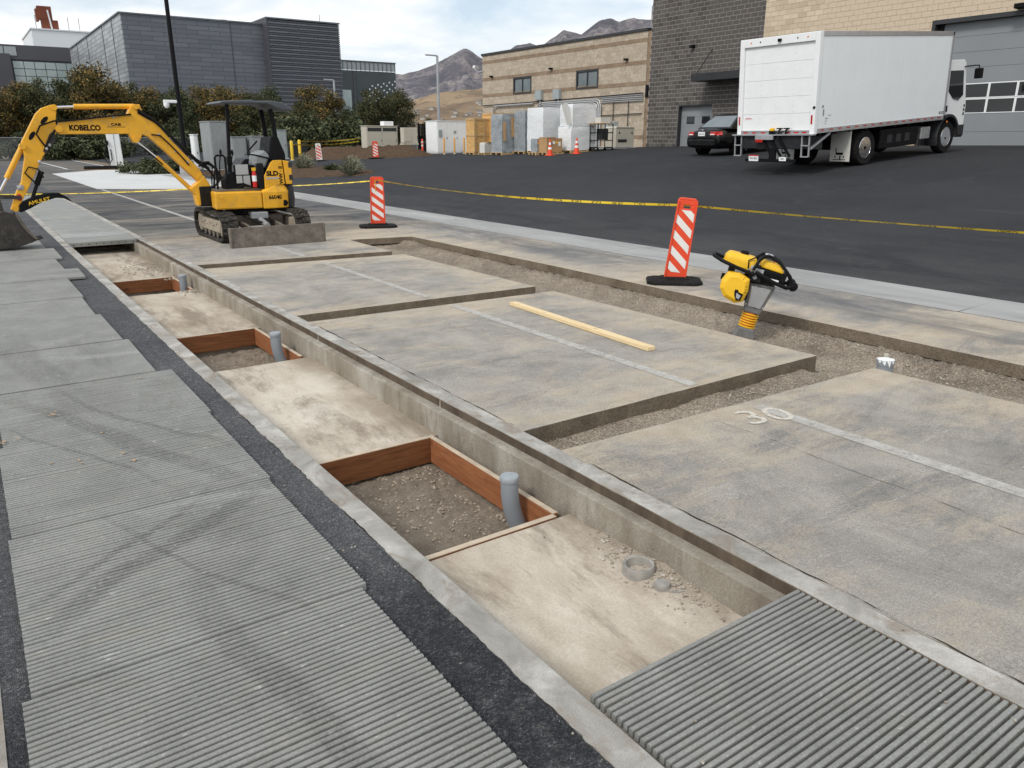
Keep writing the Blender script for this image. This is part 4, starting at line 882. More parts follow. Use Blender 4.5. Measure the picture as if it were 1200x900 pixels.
for k in range(4): ex(MB().tube([(-.5 + .05 * k, -.3, .99), (-.44 + .05 * k, -.5, 1.0), (-.3, -.56, 1.02 + .02 * k), (-.1, -.57, 1.0)], .012, 6), 'floor_hose', MAT['rubber'])
# canopy
ex(MB().tube([(-.50, -.40, .97), (-.46, -.40, 1.55), (-.40, -.40, 2.53)], .034, 12), 'canopy_post', MAT['black'], smooth=50)
ex(MB().box(-.51, -.42, -.45, -.36, 1.42, 1.58), 'post_bracket', MAT['black'], bevel=.01)
for y in (-.46, .12): ex(MB().tube([(.44, y, 1.45), (.46, y, 1.9), (.44, y, 2.2), (.40, y, 2.46)], .045, 12), 'canopy_post', MAT['black'], smooth=50)
ex(MB().prism([(.26, 1.50), (.36, 1.95), (.50, 1.95), (.62, 1.62), (.62, 1.48)], 'y', -.50, .16), 'post_foot', MAT['black'], bevel=.03)
roof = [(-.60, 2.545), (-.52, 2.585), (-.30, 2.60), (.02, 2.615), (.08, 2.60), (.40, 2.605), (.60, 2.585), (.78, 2.49), (.83, 2.43), (.58, 2.44), (.36, 2.525), (.30, 2.548), (-.50, 2.535)]
ex(MB().prism(roof, 'y', -.60, .42), 'canopy_roof', MAT['canopy'], bevel=.02)
# swing bracket and arm
ex(MB().box(-1.02, -.74, -.16, .16, .64, 1.02), 'swing_post', MAT['blackmetal'], bevel=.02)
ex(MB().prism([(-.90, 1.22), (-.80, 1.04), (-.77, .88), (-.91, .70), (-1.07, .645), (-1.10, .86), (-1.19, .98), (-1.02, 1.10)], 'y', -.13, .13), 'swing_bracket', MAT['yellow'], bevel=.015)
for z in (.72, .93): ex(MB().cyl((-.86, 0, z - .05), (-.86, 0, z + .05), .16, n=18), 'swing_pivot', MAT['blackmetal'], smooth=40)
boom = [(-3.274, 2.084), (-3.217, 2.174), (-2.723, 2.233), (-2.118, 2.315), (-2.07, 2.408), (-2.002, 2.509), (-1.877, 2.504), (-1.842, 2.357), (-1.66, 2.21), (-1.405, 1.87), (-0.95, 1.33), (-0.90, 1.19), (-1.007, 1.112), (-1.201, 1.317), (-1.574, 1.714), (-1.806, 1.944), (-1.90, 1.98), (-1.96, 1.86), (-2.06, 1.83), (-2.11, 1.93), (-2.127, 1.989), (-3.248, 1.978)]
BM = ex(MB().prism(boom, 'y', -.095, .095), 'boom', MAT['yellow'], bevel=.012)
for x, z, r in ((-.96, 1.19, .055), (-3.24, 2.07, .06), (-2.03, 1.885, .05), (-1.95, 2.46, .045)): ex(MB().cyl((x, -.125, z), (x, .125, z), r, n=16), 'pivot_pin', MAT['yellow'], BM, smooth=40)
text('lettering', 'KOBELCO', .125, MAT['black'], BM, (-2.83, -.0965, 2.085), *F_, .0005, sx=.88, bold=.05)
text('lettering', 'CAB', .06, MAT['black'], BM, (-2.32, -.0965, 2.15), *F_, .0005, sx=1.4, bold=.05); ex(MB().box(-2.47, -2.17, -.0967, -.0955, 2.105, 2.113), 'lettering_bar', MAT['black'], BM)
for x, z in ((-1.62, 1.98), (-1.17, 1.48), (-2.35, 2.28), (-1.36, 1.68)): ex(MB().lathe([(.022, 0), (.02, -.02), (0, -.022)], (x, -.095, z), 'y', 10), 'grease_cap', MAT['steel'], BM)
stick = [(-3.225, 2.395), (-3.27, 2.17), (-3.27, 2.03), (-3.30, 1.98), (-3.462, 1.719), (-3.552, 1.609), (-3.852, 1.085), (-4.007, 0.832), (-4.12, 0.69), (-4.181, 0.727), (-4.046, 1.028), (-3.949, 1.185), (-3.83, 1.60), (-3.84, 1.847), (-3.553, 2.316), (-3.452, 2.41), (-3.316, 2.46), (-3.24, 2.45)]
SK = ex(MB().prism(stick, 'y', -.085, .085), 'dipper_arm', MAT['yellow'], bevel=.012)
for (x, z, a) in ((-3.44, 2.21, 45), (-3.665, 1.955, 55)): ex(MB().prism([(x + .085 * math.cos(t) * math.cos(R(a)) - .035 * math.sin(t) * math.sin(R(a)), z + .085 * math.cos(t) * math.sin(R(a)) + .035 * math.sin(t) * math.cos(R(a))) for t in [i * math.pi / 6 for i in range(12)]], 'y', -.0875, -.084), 'arm_recess', MAT['black'], SK)
for x, z, r in ((-3.26, 2.425, .05), (-3.83, 1.78, .05), (-4.10, .745, .05)): ex(MB().cyl((x, -.115, z), (x, .115, z), r, n=14), 'pivot_pin', MAT['yellow'], SK, smooth=40)
ex(MB().box(-4.03, -3.93, -.10, -.086, 1.06, 1.14), 'hose_clamp', MAT['steel'], SK)
ex(MB().prism([(-4.02 + .045 * math.cos(t), .93 + .06 * math.sin(t)) for t in [i * math.pi / 5 for i in range(10)]], 'y', -.0875, -.085), 'decal_plate', MAT['redpaint'], SK)
def ram(p0, p1, p2, r, name, y=0):
    ex(MB().cyl((p0[0], y, p0[1]), (p1[0], y, p1[1]), r * .5, n=12), name + '_rod', MAT['chrome'], smooth=40)
    ex(MB().cyl((p1[0], y, p1[1]), (p2[0], y, p2[1]), r, n=16), name + '_cylinder', MAT['yellow'], smooth=40)
ram((-3.26, 2.425), (-2.944, 2.445), (-1.97, 2.47), .045, 'arm')
ram((-4.34, .95), (-4.148, 1.254), (-3.833, 1.78), .045, 'bucket')
ram((-2.03, 1.885), (-1.70, 1.575), (-1.11, .93), .042, 'lift')
# hoses
for k, y in enumerate((-.11, -.13, -.105)):
    ex(MB().tube([(-2.05, y, 2.33), (-2.6, y, 2.27), (-3.0, y, 2.215), (-3.3, y, 2.2), (-3.52, y, 2.12), (-3.60, y, 1.98), (-3.53, y, 1.84), (-3.47, y, 1.74)][:8 - 2 * k], .014, 6), 'hydraulic_hose', MAT['rubber'], SK, smooth=60)
    ex(MB().tube([(-1.93, y, 2.42 - .03 * k), (-1.66, y, 2.24 - .02 * k), (-1.35, y, 1.86 + .02 * k), (-1.0, y, 1.47 + .03 * k), (-.80, y, 1.33 + .02 * k), (-.70, y + .02, 1.18), (-.72, y + .05, 1.02), (-.82, y + .1, .95)], .017, 8), 'hydraulic_hose', MAT['rubber'], BM, smooth=60)
ex(MB().tube([(-1.75, -.11, 1.98), (-1.60, -.12, 1.96), (-1.45, -.12, 1.80), (-1.30, -.12, 1.62), (-1.15, -.12, 1.42)], .013, 6), 'hydraulic_hose', MAT['rubber'], BM, smooth=60)
ex(MB().tube([(-3.75, -.1, 1.18), (-3.87, -.11, 1.34), (-3.80, -.11, 1.44), (-3.66, -.11, 1.40), (-3.60, -.11, 1.25)], .013, 6), 'hydraulic_hose', MAT['rubber'], SK, smooth=60)
for k in range(3):
    y = -.12 - .012 * k
    ex(MB().tube([(-.98 + .03 * k, y, 1.40 + .03 * k), (-.80, y - .02, 1.44 + .02 * k), (-.66, y - .02, 1.34), (-.62 + .02 * k, y, 1.18), (-.68, y + .03, 1.04), (-.80, y + .06, .98)], .018, 8), 'hydraulic_hose', MAT['rubber'], BM, smooth=60)
ex(MB().tube([(-2.02, -.12, 1.80), (-1.90, -.13, 1.72), (-1.80, -.13, 1.62), (-1.62, -.13, 1.44)], .013, 6), 'hydraulic_hose', MAT['rubber'], BM, smooth=60)
ex(MB().tube([(-3.30, -.10, 2.05), (-3.42, -.115, 1.90), (-3.46, -.115, 1.80), (-3.44, -.115, 1.66)], .016, 8), 'hydraulic_hose', MAT['rubber'], SK, smooth=60)
ex(MB().prism([(-3.40, 1.98), (-3.30, 2.05), (-3.33, 1.86), (-3.50, 1.64), (-3.54, 1.70)], 'y', -.0885, -.084), 'grease_stain', MAT['darksteel'], SK)
for x, z in ((-3.47, 1.74), (-3.43, 1.80), (-3.98, 1.10), (-3.62, 1.52)): ex(MB().lathe([(.03, 0), (.03, -.03), (.018, -.04), (0, -.04)], (x, -.086, z), 'y', 8), 'hose_fitting', MAT['steel'], SK)
# linkage, bucket, thumb
for y in (-.10, .10):
    ex(MB().bar((-4.34, y, .95), (-3.99, y, .93), .02, .06), 'bucket_link', MAT['darksteel'])
    ex(MB().bar((-4.34, y, .95), (-4.30, y, .62), .02, .06), 'bucket_link', MAT['darksteel'])
outl = [(-4.14, .66), (-4.30, .72), (-4.55, .62), (-4.72, .40), (-4.72, .22), (-4.55, .09), (-4.25, .08), (-3.95, .17), (-3.87, .22)]
inn = [(-4.16, .62), (-4.30, .68), (-4.52, .58), (-4.68, .39), (-4.68, .24), (-4.54, .13), (-4.25, .12), (-3.97, .20)]
bk = ex(MB().prism(outl + inn[::-1], 'y', -.27, .27), 'bucket', MAT['darksteel'], bevel=.006)
for y in (-.272, .262): ex(MB().prism([(-4.12, .66), (-4.30, .70), (-4.53, .60), (-4.70, .40), (-4.70, .23), (-4.54, .11), (-4.25, .10), (-3.92, .19)], 'y', y, y + .012), 'bucket_side', MAT['darksteel'], bk)
ex(MB().tube([(-4.12, -.275, .66), (-4.06, -.278, .50), (-3.98, -.278, .34), (-3.88, -.278, .22)], .022, 6), 'side_cutter', MAT['dirtysteel'], bk)
for y in (-.22, -.08, .06, .20): ex(MB().hexa([(-3.98, y - .03, .165), (-3.98, y + .03, .165), (-3.78, y + .012, .225), (-3.78, y - .012, .225), (-3.98, y - .03, .215), (-3.98, y + .03, .215), (-3.78, y + .012, .24), (-3.78, y - .012, .24)]), 'bucket_tooth', MAT['darksteel'], bk)
th = [(-4.07, 0.70), (-4.03, 0.83), (-3.792, 0.935), (-3.58, 0.985), (-3.403, 0.985), (-3.294, 0.915), (-3.21, 0.81), (-3.353, 0.895), (-3.471, 0.905), (-3.687, 0.845), (-3.878, 0.745), (-4.03, 0.68)]
TH = ex(MB().prism(th, 'y', -.14, -.10), 'thumb', MAT['black'], bevel=.004); ex(MB().prism(th, 'y', .06, .10), 'thumb_plate', MAT['black'], TH, bevel=.004)
tl = text('lettering', 'AMULET', .085, MAT['yellow_b'], TH, (-3.735, -.1415, .858), (.97, 0, .22), (-.22, 0, .97), .0005, sx=1.1)
ex(MB().cyl((-3.61, -.02, 1.36), (-3.72, -.02, 1.13), .045, n=12), 'thumb_cylinder', MAT['black'], smooth=40); ex(MB().cyl((-3.72, -.02, 1.13), (-3.84, -.02, .86), .03, n=12), 'thumb_rod', MAT['blackmetal'], smooth=40)
# ================================================================== rammer: local +x points to the front, -x to the operator handle
RM = empty('tamping_rammer', (6.73, 5.29, -.19), R(-50), 'yellow and black tamping rammer standing in the gravel channel', 'rammer'); RM.scale = (1.02, 1.02, 1.02)
tilt = empty('rammer_axis', (0, 0, 0)); 
def rm(mb, name, mat, parent=None, **k):
    o = mb.build(name, mat, RM, **k) if parent is None else mb.build(name, mat, parent, **k)
    if parent is None: o.rotation_euler = (R(-2), R(13), 0)
    return o
bpy.data.objects.remove(tilt)
rm(MB().hexa([(-.15, -.125, 0), (.17, -.125, .02), (.17, .125, .02), (-.15, .125, 0), (-.15, -.125, .03), (.17, -.125, .05), (.17, .125, .05), (-.15, .125, .03)]), 'shoe_plate', MAT['dirtysteel'], bevel=.01)
rm(MB().prism([(-.12, .03), (.12, .045), (.10, .085), (.08, .15), (-.07, .15), (-.10, .08)], 'y', -.09, .09), 'foot', MAT['castgrey'], bevel=.015)
pr = [(.072, .14)]
for i in range(6): z = .15 + i * .027; pr += [(.087, z + .003), (.089, z + .009), (.087, z + .015), (.070, z + .018), (.070, z + .025)]
pr += [(.072, .325)]
rm(MB().lathe(pr, n=24), 'bellows', MAT['yellow_b'], smooth=60)
for i in range(6): z = .15 + i * .027; rm(MB().lathe([(.0705, z + .017), (.074, z + .021), (.0705, z + .025)], n=24), 'bellows_groove', MAT['orange'])
hs = rm(MB().hexa([(-.085, -.085, .31), (.085, -.08, .31), (.085, .08, .31), (-.085, .085, .31), (-.115, -.105, .62), (.15, -.095, .64), (.15, .095, .64), (-.115, .105, .62)]), 'leg_housing', MAT['castgrey'], bevel=.018)
rm(MB().hexa([(.088, -.055, .37), (.097, -.055, .37), (.097, .055, .37), (.088, .055, .37), (.135, -.07, .60), (.147, -.07, .60), (.147, .07, .60), (.135, .07, .60)]), 'housing_front_rib', MAT['steel'], bevel=.004)
rm(MB().hexa([(-.06, -.098, .38), (.07, -.095, .38), (.07, -.085, .38), (-.06, -.088, .38), (-.09, -.112, .59), (.11, -.106, .60), (.11, -.09, .60), (-.09, -.1, .59)]), 'housing_side_rib', MAT['steel'], bevel=.004)
# engine: recoil cover on the near side
rm(MB().box(-.33, -.10, -.11, .14, .42, .64), 'engine_block', MAT['dgrey'], bevel=.02)
cov = [(-.395, .50), (-.40, .58), (-.36, .68), (-.24, .70), (-.13, .66), (-.11, .54), (-.13, .42), (-.21, .385), (-.33, .42)]
m = MB(); m.add([(x, -.10, z) for x, z in cov] + [(x, -.19, z) for x, z in cov] + [(-.255 + (x + .255) * .72, -.225, .545 + (z - .545) * .72) for x, z in cov], [tuple(range(18, 27))] + [(r * 9 + i, r * 9 + (i + 1) % 9, (r + 1) * 9 + (i + 1) % 9, (r + 1) * 9 + i) for r in (0, 1) for i in range(9)])
ec = rm(m, 'recoil_cover', MAT['yellow_b'], bevel=.008)
rm(MB().prism([(-.24, .53), (-.21, .53), (-.20, .51), (-.15, .50), (-.16, .43), (-.20, .42), (-.23, .46), (-.245, .51)], 'y', -.2285, -.222), 'cover_opening', MAT['black'], ec)
rm(MB().prism([(-.22, .50), (-.17, .48), (-.18, .44), (-.21, .45)], 'y', -.230, -.226), 'starter_grip', MAT['steel'], ec)
for i in range(11):
    for j in range(3):
        an = R(-78 + i * 13.5); tt = .2 + .3 * j; rx, rz = .138, .152
        kx, kz = 1 - .28 * tt, 1 - .28 * tt
        rm(MB().lathe([(.0065, 0), (0, -.001)], (-.255 + rx * math.cos(an) * kx, -.19 - .035 * tt - .002, .545 + rz * math.sin(an) * kz), 'y', 6), 'cover_vent', MAT['black'], ec)
rm(MB().box(-.36, -.06, -.10, .15, .64, .735), 'dark_gap_block', MAT['black'], bevel=.015)  # black block standing in for the dark gap between engine and tank
rm(MB().cyl((-.30, -.13, .70), (-.20, -.13, .70), .03, n=12), 'fuel_filter', MAT['steel'])
rm(MB().box(-.16, -.02, -.16, -.10, .64, .72), 'choke_panel', MAT['blackmetal'], bevel=.01)
rm(MB().lathe([(.022, 0), (.02, -.006), (0, -.006)], (-.09, -.161, .69), 'y', 12), 'green_gauge', MAT['pvclight'])
for k_ in range(5): rm(MB().lathe([(.010, 0), (.008, -.008), (0, -.008)], (-.09 + .045 * k_, -.1135 + .001 * k_, .595 if k_ % 2 else .40 + .0 * k_), 'y', 8), 'housing_bolt', MAT['steel'])
rm(MB().cyl((-.41, -.02, .60), (-.34, -.02, .60), .035, n=12), 'starter_knob', MAT['black'])
# tank, air cleaner and frame
m = MB(); tp = [(-.44, -.10), (-.40, -.14), (-.14, -.145), (-.10, -.1), (-.10, .1), (-.14, .145), (-.40, .14), (-.44, .10)]
m.add([(x, y, .735) for x, y in tp] + [(x * .99, y, .83) for x, y in tp] + [(-.27 + (x + .27) * .8, y * .75, .875) for x, y in tp], [tuple(range(7, -1, -1)), tuple(range(16, 24))] + [(r * 8 + i, r * 8 + (i + 1) % 8, (r + 1) * 8 + (i + 1) % 8, (r + 1) * 8 + i) for r in (0, 1) for i in range(8)])
rm(m, 'fuel_tank', MAT['yellow_b'], bevel=.02)
rm(MB().lathe([(.042, 0), (.044, .02), (.03, .035), (0, .036)], (-.25, .02, .875), n=16), 'tank_cap', MAT['black'], smooth=40)
rm(MB().lathe([(.012, 0), (0, .004)], (-.38, -.06, .862), n=8), 'tank_mark', MAT['redpaint'])
rm(MB().hexa([(-.09, -.10, .64), (.16, -.10, .66), (.16, .10, .66), (-.09, .10, .64), (-.10, -.12, .80), (.20, -.12, .78), (.20, .12, .78), (-.10, .12, .80)]), 'guide_frame_block', MAT['black'], bevel=.015)
rm(MB().hexa([(-.07, -.125, .80), (.18, -.125, .785), (.18, .125, .785), (-.07, .125, .80), (-.06, -.11, .87), (.14, -.11, .865), (.14, .11, .865), (-.06, .11, .87)]), 'air_cleaner', MAT['yellow_b'], bevel=.02)
for y in (-.022, .012): rm(MB().lathe([(.016, 0), (.012, .006), (0, .006)], (.06, y, .864), n=10), 'red_mark', MAT['redpaint'])
rm(MB().hexa([(.165, -.118, .70), (.21, -.118, .69), (.21, .118, .69), (.165, .118, .70), (.165, -.118, .80), (.215, -.118, .79), (.215, .118, .79), (.165, .118, .80)]), 'front_badge', MAT['black'], bevel=.006)
o = text('lettering', 'BS60', .065, MAT['yellow_b'], RM, (.2165, 0, .745), (0, 1, 0), (0, 0, 1), .0005, sx=1.1); o.rotation_euler = (R(-2), R(13), 0)
fr = [(-.10, -.19, .715), (-.30, -.205, .745), (-.46, -.20, .775), (-.545, -.12, .795), (-.545, .12, .795), (-.46, .20, .775), (-.30, .205, .745), (-.10, .19, .715), (.12, .19, .69)]
rm(MB().tube(fr, .0185, 10), 'guide_handle', MAT['black'], smooth=60)
for s_ in (-1, 1):
    rm(MB().tube([(-.12, s_ * .19, .75), (-.07, s_ * .18, .90), (-.04, s_ * .14, .945), (.0, s_ * .10, .95)] if False else [(-.10, s_ * .19, .745), (.10, s_ * .19, .69), (.24, s_ * .18, .67), (.30, s_ * .15, .70)], .02, 10), 'side_rail', MAT['black'], smooth=60)
    rm(MB().tube([(-.13, s_ * .195, .76), (-.10, s_ * .185, .87), (-.06, s_ * .15, .915), (0, s_ * .11, .925)], .017, 10), 'lifting_hoop', MAT['black'], smooth=60)
    rm(MB().tube([(0, s_ * .11, .925), (.12, s_ * .13, .88), (.24, s_ * .15, .785), (.30, s_ * .15, .70)], .016, 10), 'front_hoop', MAT['black'], smooth=60)
rm(MB().tube([(-.02, -.12, .922), (-.02, .12, .922)], .017, 10), 'lifting_bar', MAT['black'], smooth=60)
rm(MB().tube([(.30, -.16, .695), (.30, .16, .695)], .022, 10), 'transport_bar', MAT['black'], smooth=60)
for y in (-.13, .13): rm(MB().lathe([(0, -.035), (.045, -.03), (.05, 0), (.045, .03), (0, .035)], (.30, y, .695), 'y', 16), 'transport_roller', MAT['black'], smooth=40)
rm(MB().box(-.05, .03, -.05, .05, .905, .94), 'throttle_block', MAT['steel'], bevel=.01)
rm(MB().tube([(-.02, -.06, .93), (-.10, -.12, .91), (-.20, -.16, .84), (-.18, -.15, .76)], .008, 6), 'throttle_cable', MAT['black'], smooth=60)
rm(MB().box(-.11, -.02, -.125, -.118, .70, .78), 'decal_plate', MAT['steel'])
rm(MB().lathe([(.024, 0), (.02, -.006), (0, -.006)], (-.14, -.17, .78), 'y', 12), 'gauge', MAT['pvclight'])
rm(MB().box(.06, .15, -.1225, -.1205, .675, .715), 'decal_plate', MAT['white'])
for k in range(4): rm(MB().tube([(-.2 + .05 * k, -.13, .70), (-.17 + .04 * k, -.16, .76), (-.12 + .03 * k, -.15, .72)], .008, 6), 'fuel_line', MAT['steel'])
# ================================================================== box truck
TK = empty('box_truck', (18.4, 12.73, 1.03), 0, 'white box truck parked nose to the building with a folded liftgate', 'truck'); TK.rotation_euler = (0, -math.atan(.0685), 0)
def tk(mb, name, mat, parent=TK, **k): return mb.build(name, mat, parent, **k)
BX, BW, B0, B1 = 6.35, 2.45, 1.02, 3.42
bxo = tk(MB().box(.10, BX - .03, .012, BW - .012, B0 + .02, B1 - .02), 'cargo_box', MAT['whitegloss'])
npan = 10; pw_ = (BX - .20) / npan
for i in range(npan):
    a = .10 + i * pw_
    for yy in (.004, BW - .010): tk(MB().box(a + .001, a + pw_ - .001, yy, yy + .006, B0 + .10, B1 - .11), 'side_panel', MAT['whitegloss'], bxo)
for yy in (-.008, BW - .012):
    tk(MB().box(0, BX, yy, yy + .02, B1 - .11, B1 + .005), 'top_rail', MAT['alu'], bxo, bevel=.006)
    tk(MB().box(0, BX, yy, yy + .02, B0 - .02, B0 + .10), 'bottom_rail', MAT['alu'], bxo, bevel=.004)
    tk(MB().box(BX - .08, BX, yy, yy + .024, B0 - .02, B1 + .01), 'corner_post', MAT['alu'], bxo, bevel=.006)
for i in range(16):
    x = .25 + i * .38
    tk(MB().box(x, x + .15, -.0115, -.008, B0 + .04, B0 + .068), 'red_reflector', MAT['red'], bxo); tk(MB().box(x + .155, x + .30, -.011, -.008, B0 + .04, B0 + .068), 'white_reflector', MAT['cablight'], bxo)
tk(MB().box(BX, BX + .03, .02, BW - .02, B0, B1), 'front_wall', MAT['white'], bxo)
# rear frame and roll-up door
for y0 in (-.01, BW - .13): tk(MB().box(-.04, .10, y0, y0 + .14, B0 - .03, B1 + .01), 'rear_post', MAT['white'], bxo, bevel=.012)
tk(MB().box(-.04, .10, .13, BW - .13, B1 - .20, B1 + .01), 'rear_header', MAT['white'], bxo, bevel=.012)
tk(MB().box(-.04, .10, .13, BW - .13, B0 - .03, B0 + .07), 'rear_sill', MAT['alu'], bxo, bevel=.006)
nd = 5; dh = (B1 - .20 - B0 - .07) / nd
for i in range(nd): tk(MB().box(.02, .06, .135, BW - .135, B0 + .07 + i * dh + .002, B0 + .07 + (i + 1) * dh - .002), 'door_panel', MAT['white'], bxo, bevel=.003)
for i in range(nd):
    for y in (.72, 1.24, 1.75):
        for k in (0, 1, 2): tk(MB().lathe([(.008, 0), (.005, -.004), (0, -.004)], (.02, y, B0 + .12 + i * dh + k * .13), 'x', 6), 'rivet', MAT['steel'], bxo)
for y, m_ in ((.20, 'red'), (.45, 'red'), (.7, 'red'), (1.2, 'red'), (1.5, 'red'), (1.8, 'red'), (2.1, 'red')): tk(MB().box(-.043, -.04, y, y + .14, B0 + .0, B0 + .035), 'red_reflector', MAT[m_], bxo)
for y in (.055, BW - .085): tk(MB().box(-.046, -.04, y, y + .05, B0 + .22, B0 + .44), 'tail_light', MAT['red'], bxo, bevel=.004)
tk(MB().lathe([(.04, 0), (.03, -.02), (0, -.02)], (-.04, .03, B0 + .62), 'x', 10), 'side_marker', MAT['black'], bxo)
for y in (.35, .65, 1.2, 1.8, 2.1): tk(MB().lathe([(.022, 0), (.016, -.012), (0, -.012)], (-.04, y, B1 - .09), 'x', 8), 'clearance_light', MAT['amber'] if y in (.35, 2.1) else MAT['dgrey'], bxo)
tk(MB().box(-.10, -.03, 1.13, 1.22, B1 - .13, B1 - .06), 'rear_camera', MAT['black'], bxo, bevel=.01)
tk(MB().box(.016, .0195, 1.98, 2.27, B0 + .36, B0 + .42), 'decal_plate', MAT['white'], bxo); text('lettering', 'MORGAN', .06, MAT['redpaint'], bxo, (.0155, 2.12, B0 + .39), (0, -1, 0), (0, 0, 1), .0005, sx=.8)
tk(MB().box(BX - .34, BX - .10, -.0025, -.0005, B0 + .16, B0 + .22), 'decal_plate', MAT['dgrey'], bxo); text('lettering', 'MORGAN', .05, MAT['white'], bxo, (BX - .22, -.003, B0 + .19), (1, 0, 0), (0, 0, 1), .0005, sx=.8)
# stencilled marks low on the rear side panel
for (x, z, w_, h_) in ((.30, 1.42, .05, .16), (.42, 1.34, .10, .03), (.42, 1.28, .06, .02), (.52, 1.42, .14, .012), (.40, 1.22, .07, .012), (.25, 1.62, .07, .06)): tk(MB().box(x, x + w_, -.0022, -.0005, z, z + h_), 'stencil_mark', MAT['cabgrey'], bxo)
# chassis
for y in (.75, 1.6): tk(MB().box(.1, 7.4, y, y + .10, .72, .98), 'frame_rail', MAT['black'])
for i in range(9): tk(MB().box(.3 + i * .7, .38 + i * .7, .06, BW - .06, .94, 1.0), 'cross_member', MAT['black'])
tk(MB().box(3.2, 5.15, .10, .60, .38, .90), 'side_box', MAT['black'], bevel=.02)
for i in range(3): tk(MB().box(3.55 + i * .45, 3.80 + i * .45, .092, .10, .52, .74), 'vent', MAT['dgrey'])
tk(MB().box(5.25, 5.75, .06, .5, .50, .84), 'step_box', MAT['alu'], bevel=.02)
tk(MB().box(3.2, 5.6, 1.9, 2.36, .38, .90), 'side_box', MAT['black'], bevel=.02)
tk(MB().cyl((2.47, .4, .5), (2.47, 2.05, .5), .10, n=12), 'rear_axle', MAT['black']); tk(MB().cyl((6.75, .4, .46), (6.75, 2.05, .46), .06, n=12), 'front_axle', MAT['black'])
def wheel(x, y, r, dual, side, depth):
    e = MB(); wd = .27
    t_ = tk(MB().lathe([(r * .58, -wd / 2 + .02), (r * .92, -wd / 2), (r * .99, -wd / 2 + .05), (r, 0), (r * .99, wd / 2 - .05), (r * .92, wd / 2), (r * .58, wd / 2 - .02)], (x, y, r), 'y', 30), 'tyre', MAT['rubber'], smooth=40)
    s_ = -side
    rim = tk(MB().lathe([(r * .60, s_ * .12), (r * .57, s_ * .125), (r * .53, s_ * (.12 - depth * .5)), (r * .40, s_ * (.12 - depth)), (r * .20, s_ * (.12 - depth)), (r * .19, s_ * (.12 - depth * .2)), (r * .10, s_ * (.13 - depth * .1)), (0, s_ * (.13 - depth * .1))], (x, y, r), 'y', 28), 'rim', MAT['chrome'], t_, smooth=40)
    for k in range(8):
        a = k * math.pi / 4; tk(MB().lathe([(.034, 0), (.03, s_ * .004), (0, s_ * .004)], (x + r * .455 * math.cos(a), y + s_ * (.118 - depth * .78), r + r * .455 * math.sin(a)), 'y', 8), 'hand_hole', MAT['black'], t_)
    return t_
for y, sd_ in ((.20, 1), (.49, 1), (BW - .20, -1), (BW - .49, -1)): wheel(2.47, y, .475, True, sd_, .10)
for y, sd_ in ((.22, 1), (BW - .22, -1)): wheel(6.75, y, .475, False, sd_, .02)
# mud flaps with a printed truck emblem
for y in (.04, BW - .64):
    mf = tk(MB().box(1.70, 1.715, y, y + .60, .16, .98), 'mud_flap', MAT['offwhite'], bevel=.004)
    for (a, b, c, d) in ((.20, .42, .34, .40), (.12, .50, .20, .22), (.27, .30, .22, .32), (.16, .19, .26, .31), (.42, .45, .26, .31), (.40, .43, .40, .52)): tk(MB().box(1.696, 1.70, y + a, y + b, c, d), 'emblem', MAT['black'], mf)
# liftgate
lg = tk(MB().hexa([(-.02, .25, .62), (.75, .25, .55), (.75, 2.3, .55), (-.02, 2.3, .62), (-.06, .25, .94), (.75, .25, .90), (.75, 2.3, .90), (-.06, 2.3, .94)]), 'liftgate_platform', MAT['dgrey'], bevel=.01)
tk(MB().box(-.14, .02, -.04, BW + .10, .965, 1.0), 'liftgate_plate', MAT['alu'], lg, bevel=.004)
for i in range(3): tk(MB().bar((-.10, 1.60 - i * .28, .95), (-.02, 1.25 - i * .28, .42), .05, .06), 'liftgate_arm', MAT['black'], lg)
tk(MB().box(-.16, -.10, 1.16, 1.74, .86, .98), 'liftgate_bracket', MAT['steel'], lg, bevel=.006); tk(MB().box(-.163, -.158, 1.48, 1.72, .80, .87), 'tail_light', MAT['red'], lg)
for x0, y0 in ((-.12, .16), (-.12, 2.34)):
    for z in (.42, .70): tk(MB().box(x0, x0 + .08, y0 - .10, y0 + .14, z, z + .025), 'step_tread', MAT['steel'], lg)
    for dy in (-.10, .12): tk(MB().box(x0 + .02, x0 + .06, y0 + dy, y0 + dy + .025, .42, .98), 'step_rail', MAT['steel'], lg)
tk(MB().bar((.0, .10, .62), (.75, .06, .98), .05, .05), 'step_brace', MAT['steel'], lg)
tk(MB().box(-.14, -.06, .45, 2.05, .28, .36), 'underride_bar', MAT['black'], lg); tk(MB().box(-.10, -.05, 1.1, 1.3, .36, .62), 'underride_post', MAT['black'], lg)
pl = tk(MB().box(-.155, -.15, 1.60, 1.92, .30, .46), 'licence_plate', MAT['white'], lg); text('lettering', '7K4 B22', .075, MAT['dgrey'], pl, (-.156, 1.76, .37), (0, -1, 0), (0, 0, 1), .0005)
tk(MB().box(-.156, -.154, 1.60, 1.92, .43, .46), 'plate_strip', MAT['redpaint'], pl)
pl = tk(MB().box(-.155, -.15, .70, .92, .32, .42), 'number_plate', MAT['white'], lg); text('lettering', '0441', .06, MAT['dgrey'], pl, (-.156, .81, .37), (0, -1, 0), (0, 0, 1), .0005)
tk(MB().lathe([(.07, 0), (.07, .05), (.05, .07), (0, .07)], (-.09, 1.24, 1.09), n=14), 'yellow_beacon', MAT['yellow_b'], lg); tk(MB().box(-.14, -.04, 1.17, 1.31, 1.0, 1.09), 'beacon_base', MAT['black'], lg, bevel=.01)
for y in (1.02, .80): tk(MB().tube([(-.09, y, 1.0), (-.09, y, 1.10), (-.09, y - .06, 1.13)], .025, 8), 'hitch_knob', MAT['black'], lg); tk(MB().box(-.12, -.06, y - .10, y + .06, 1.13, 1.16), 'hitch_handle', MAT['black'], lg)
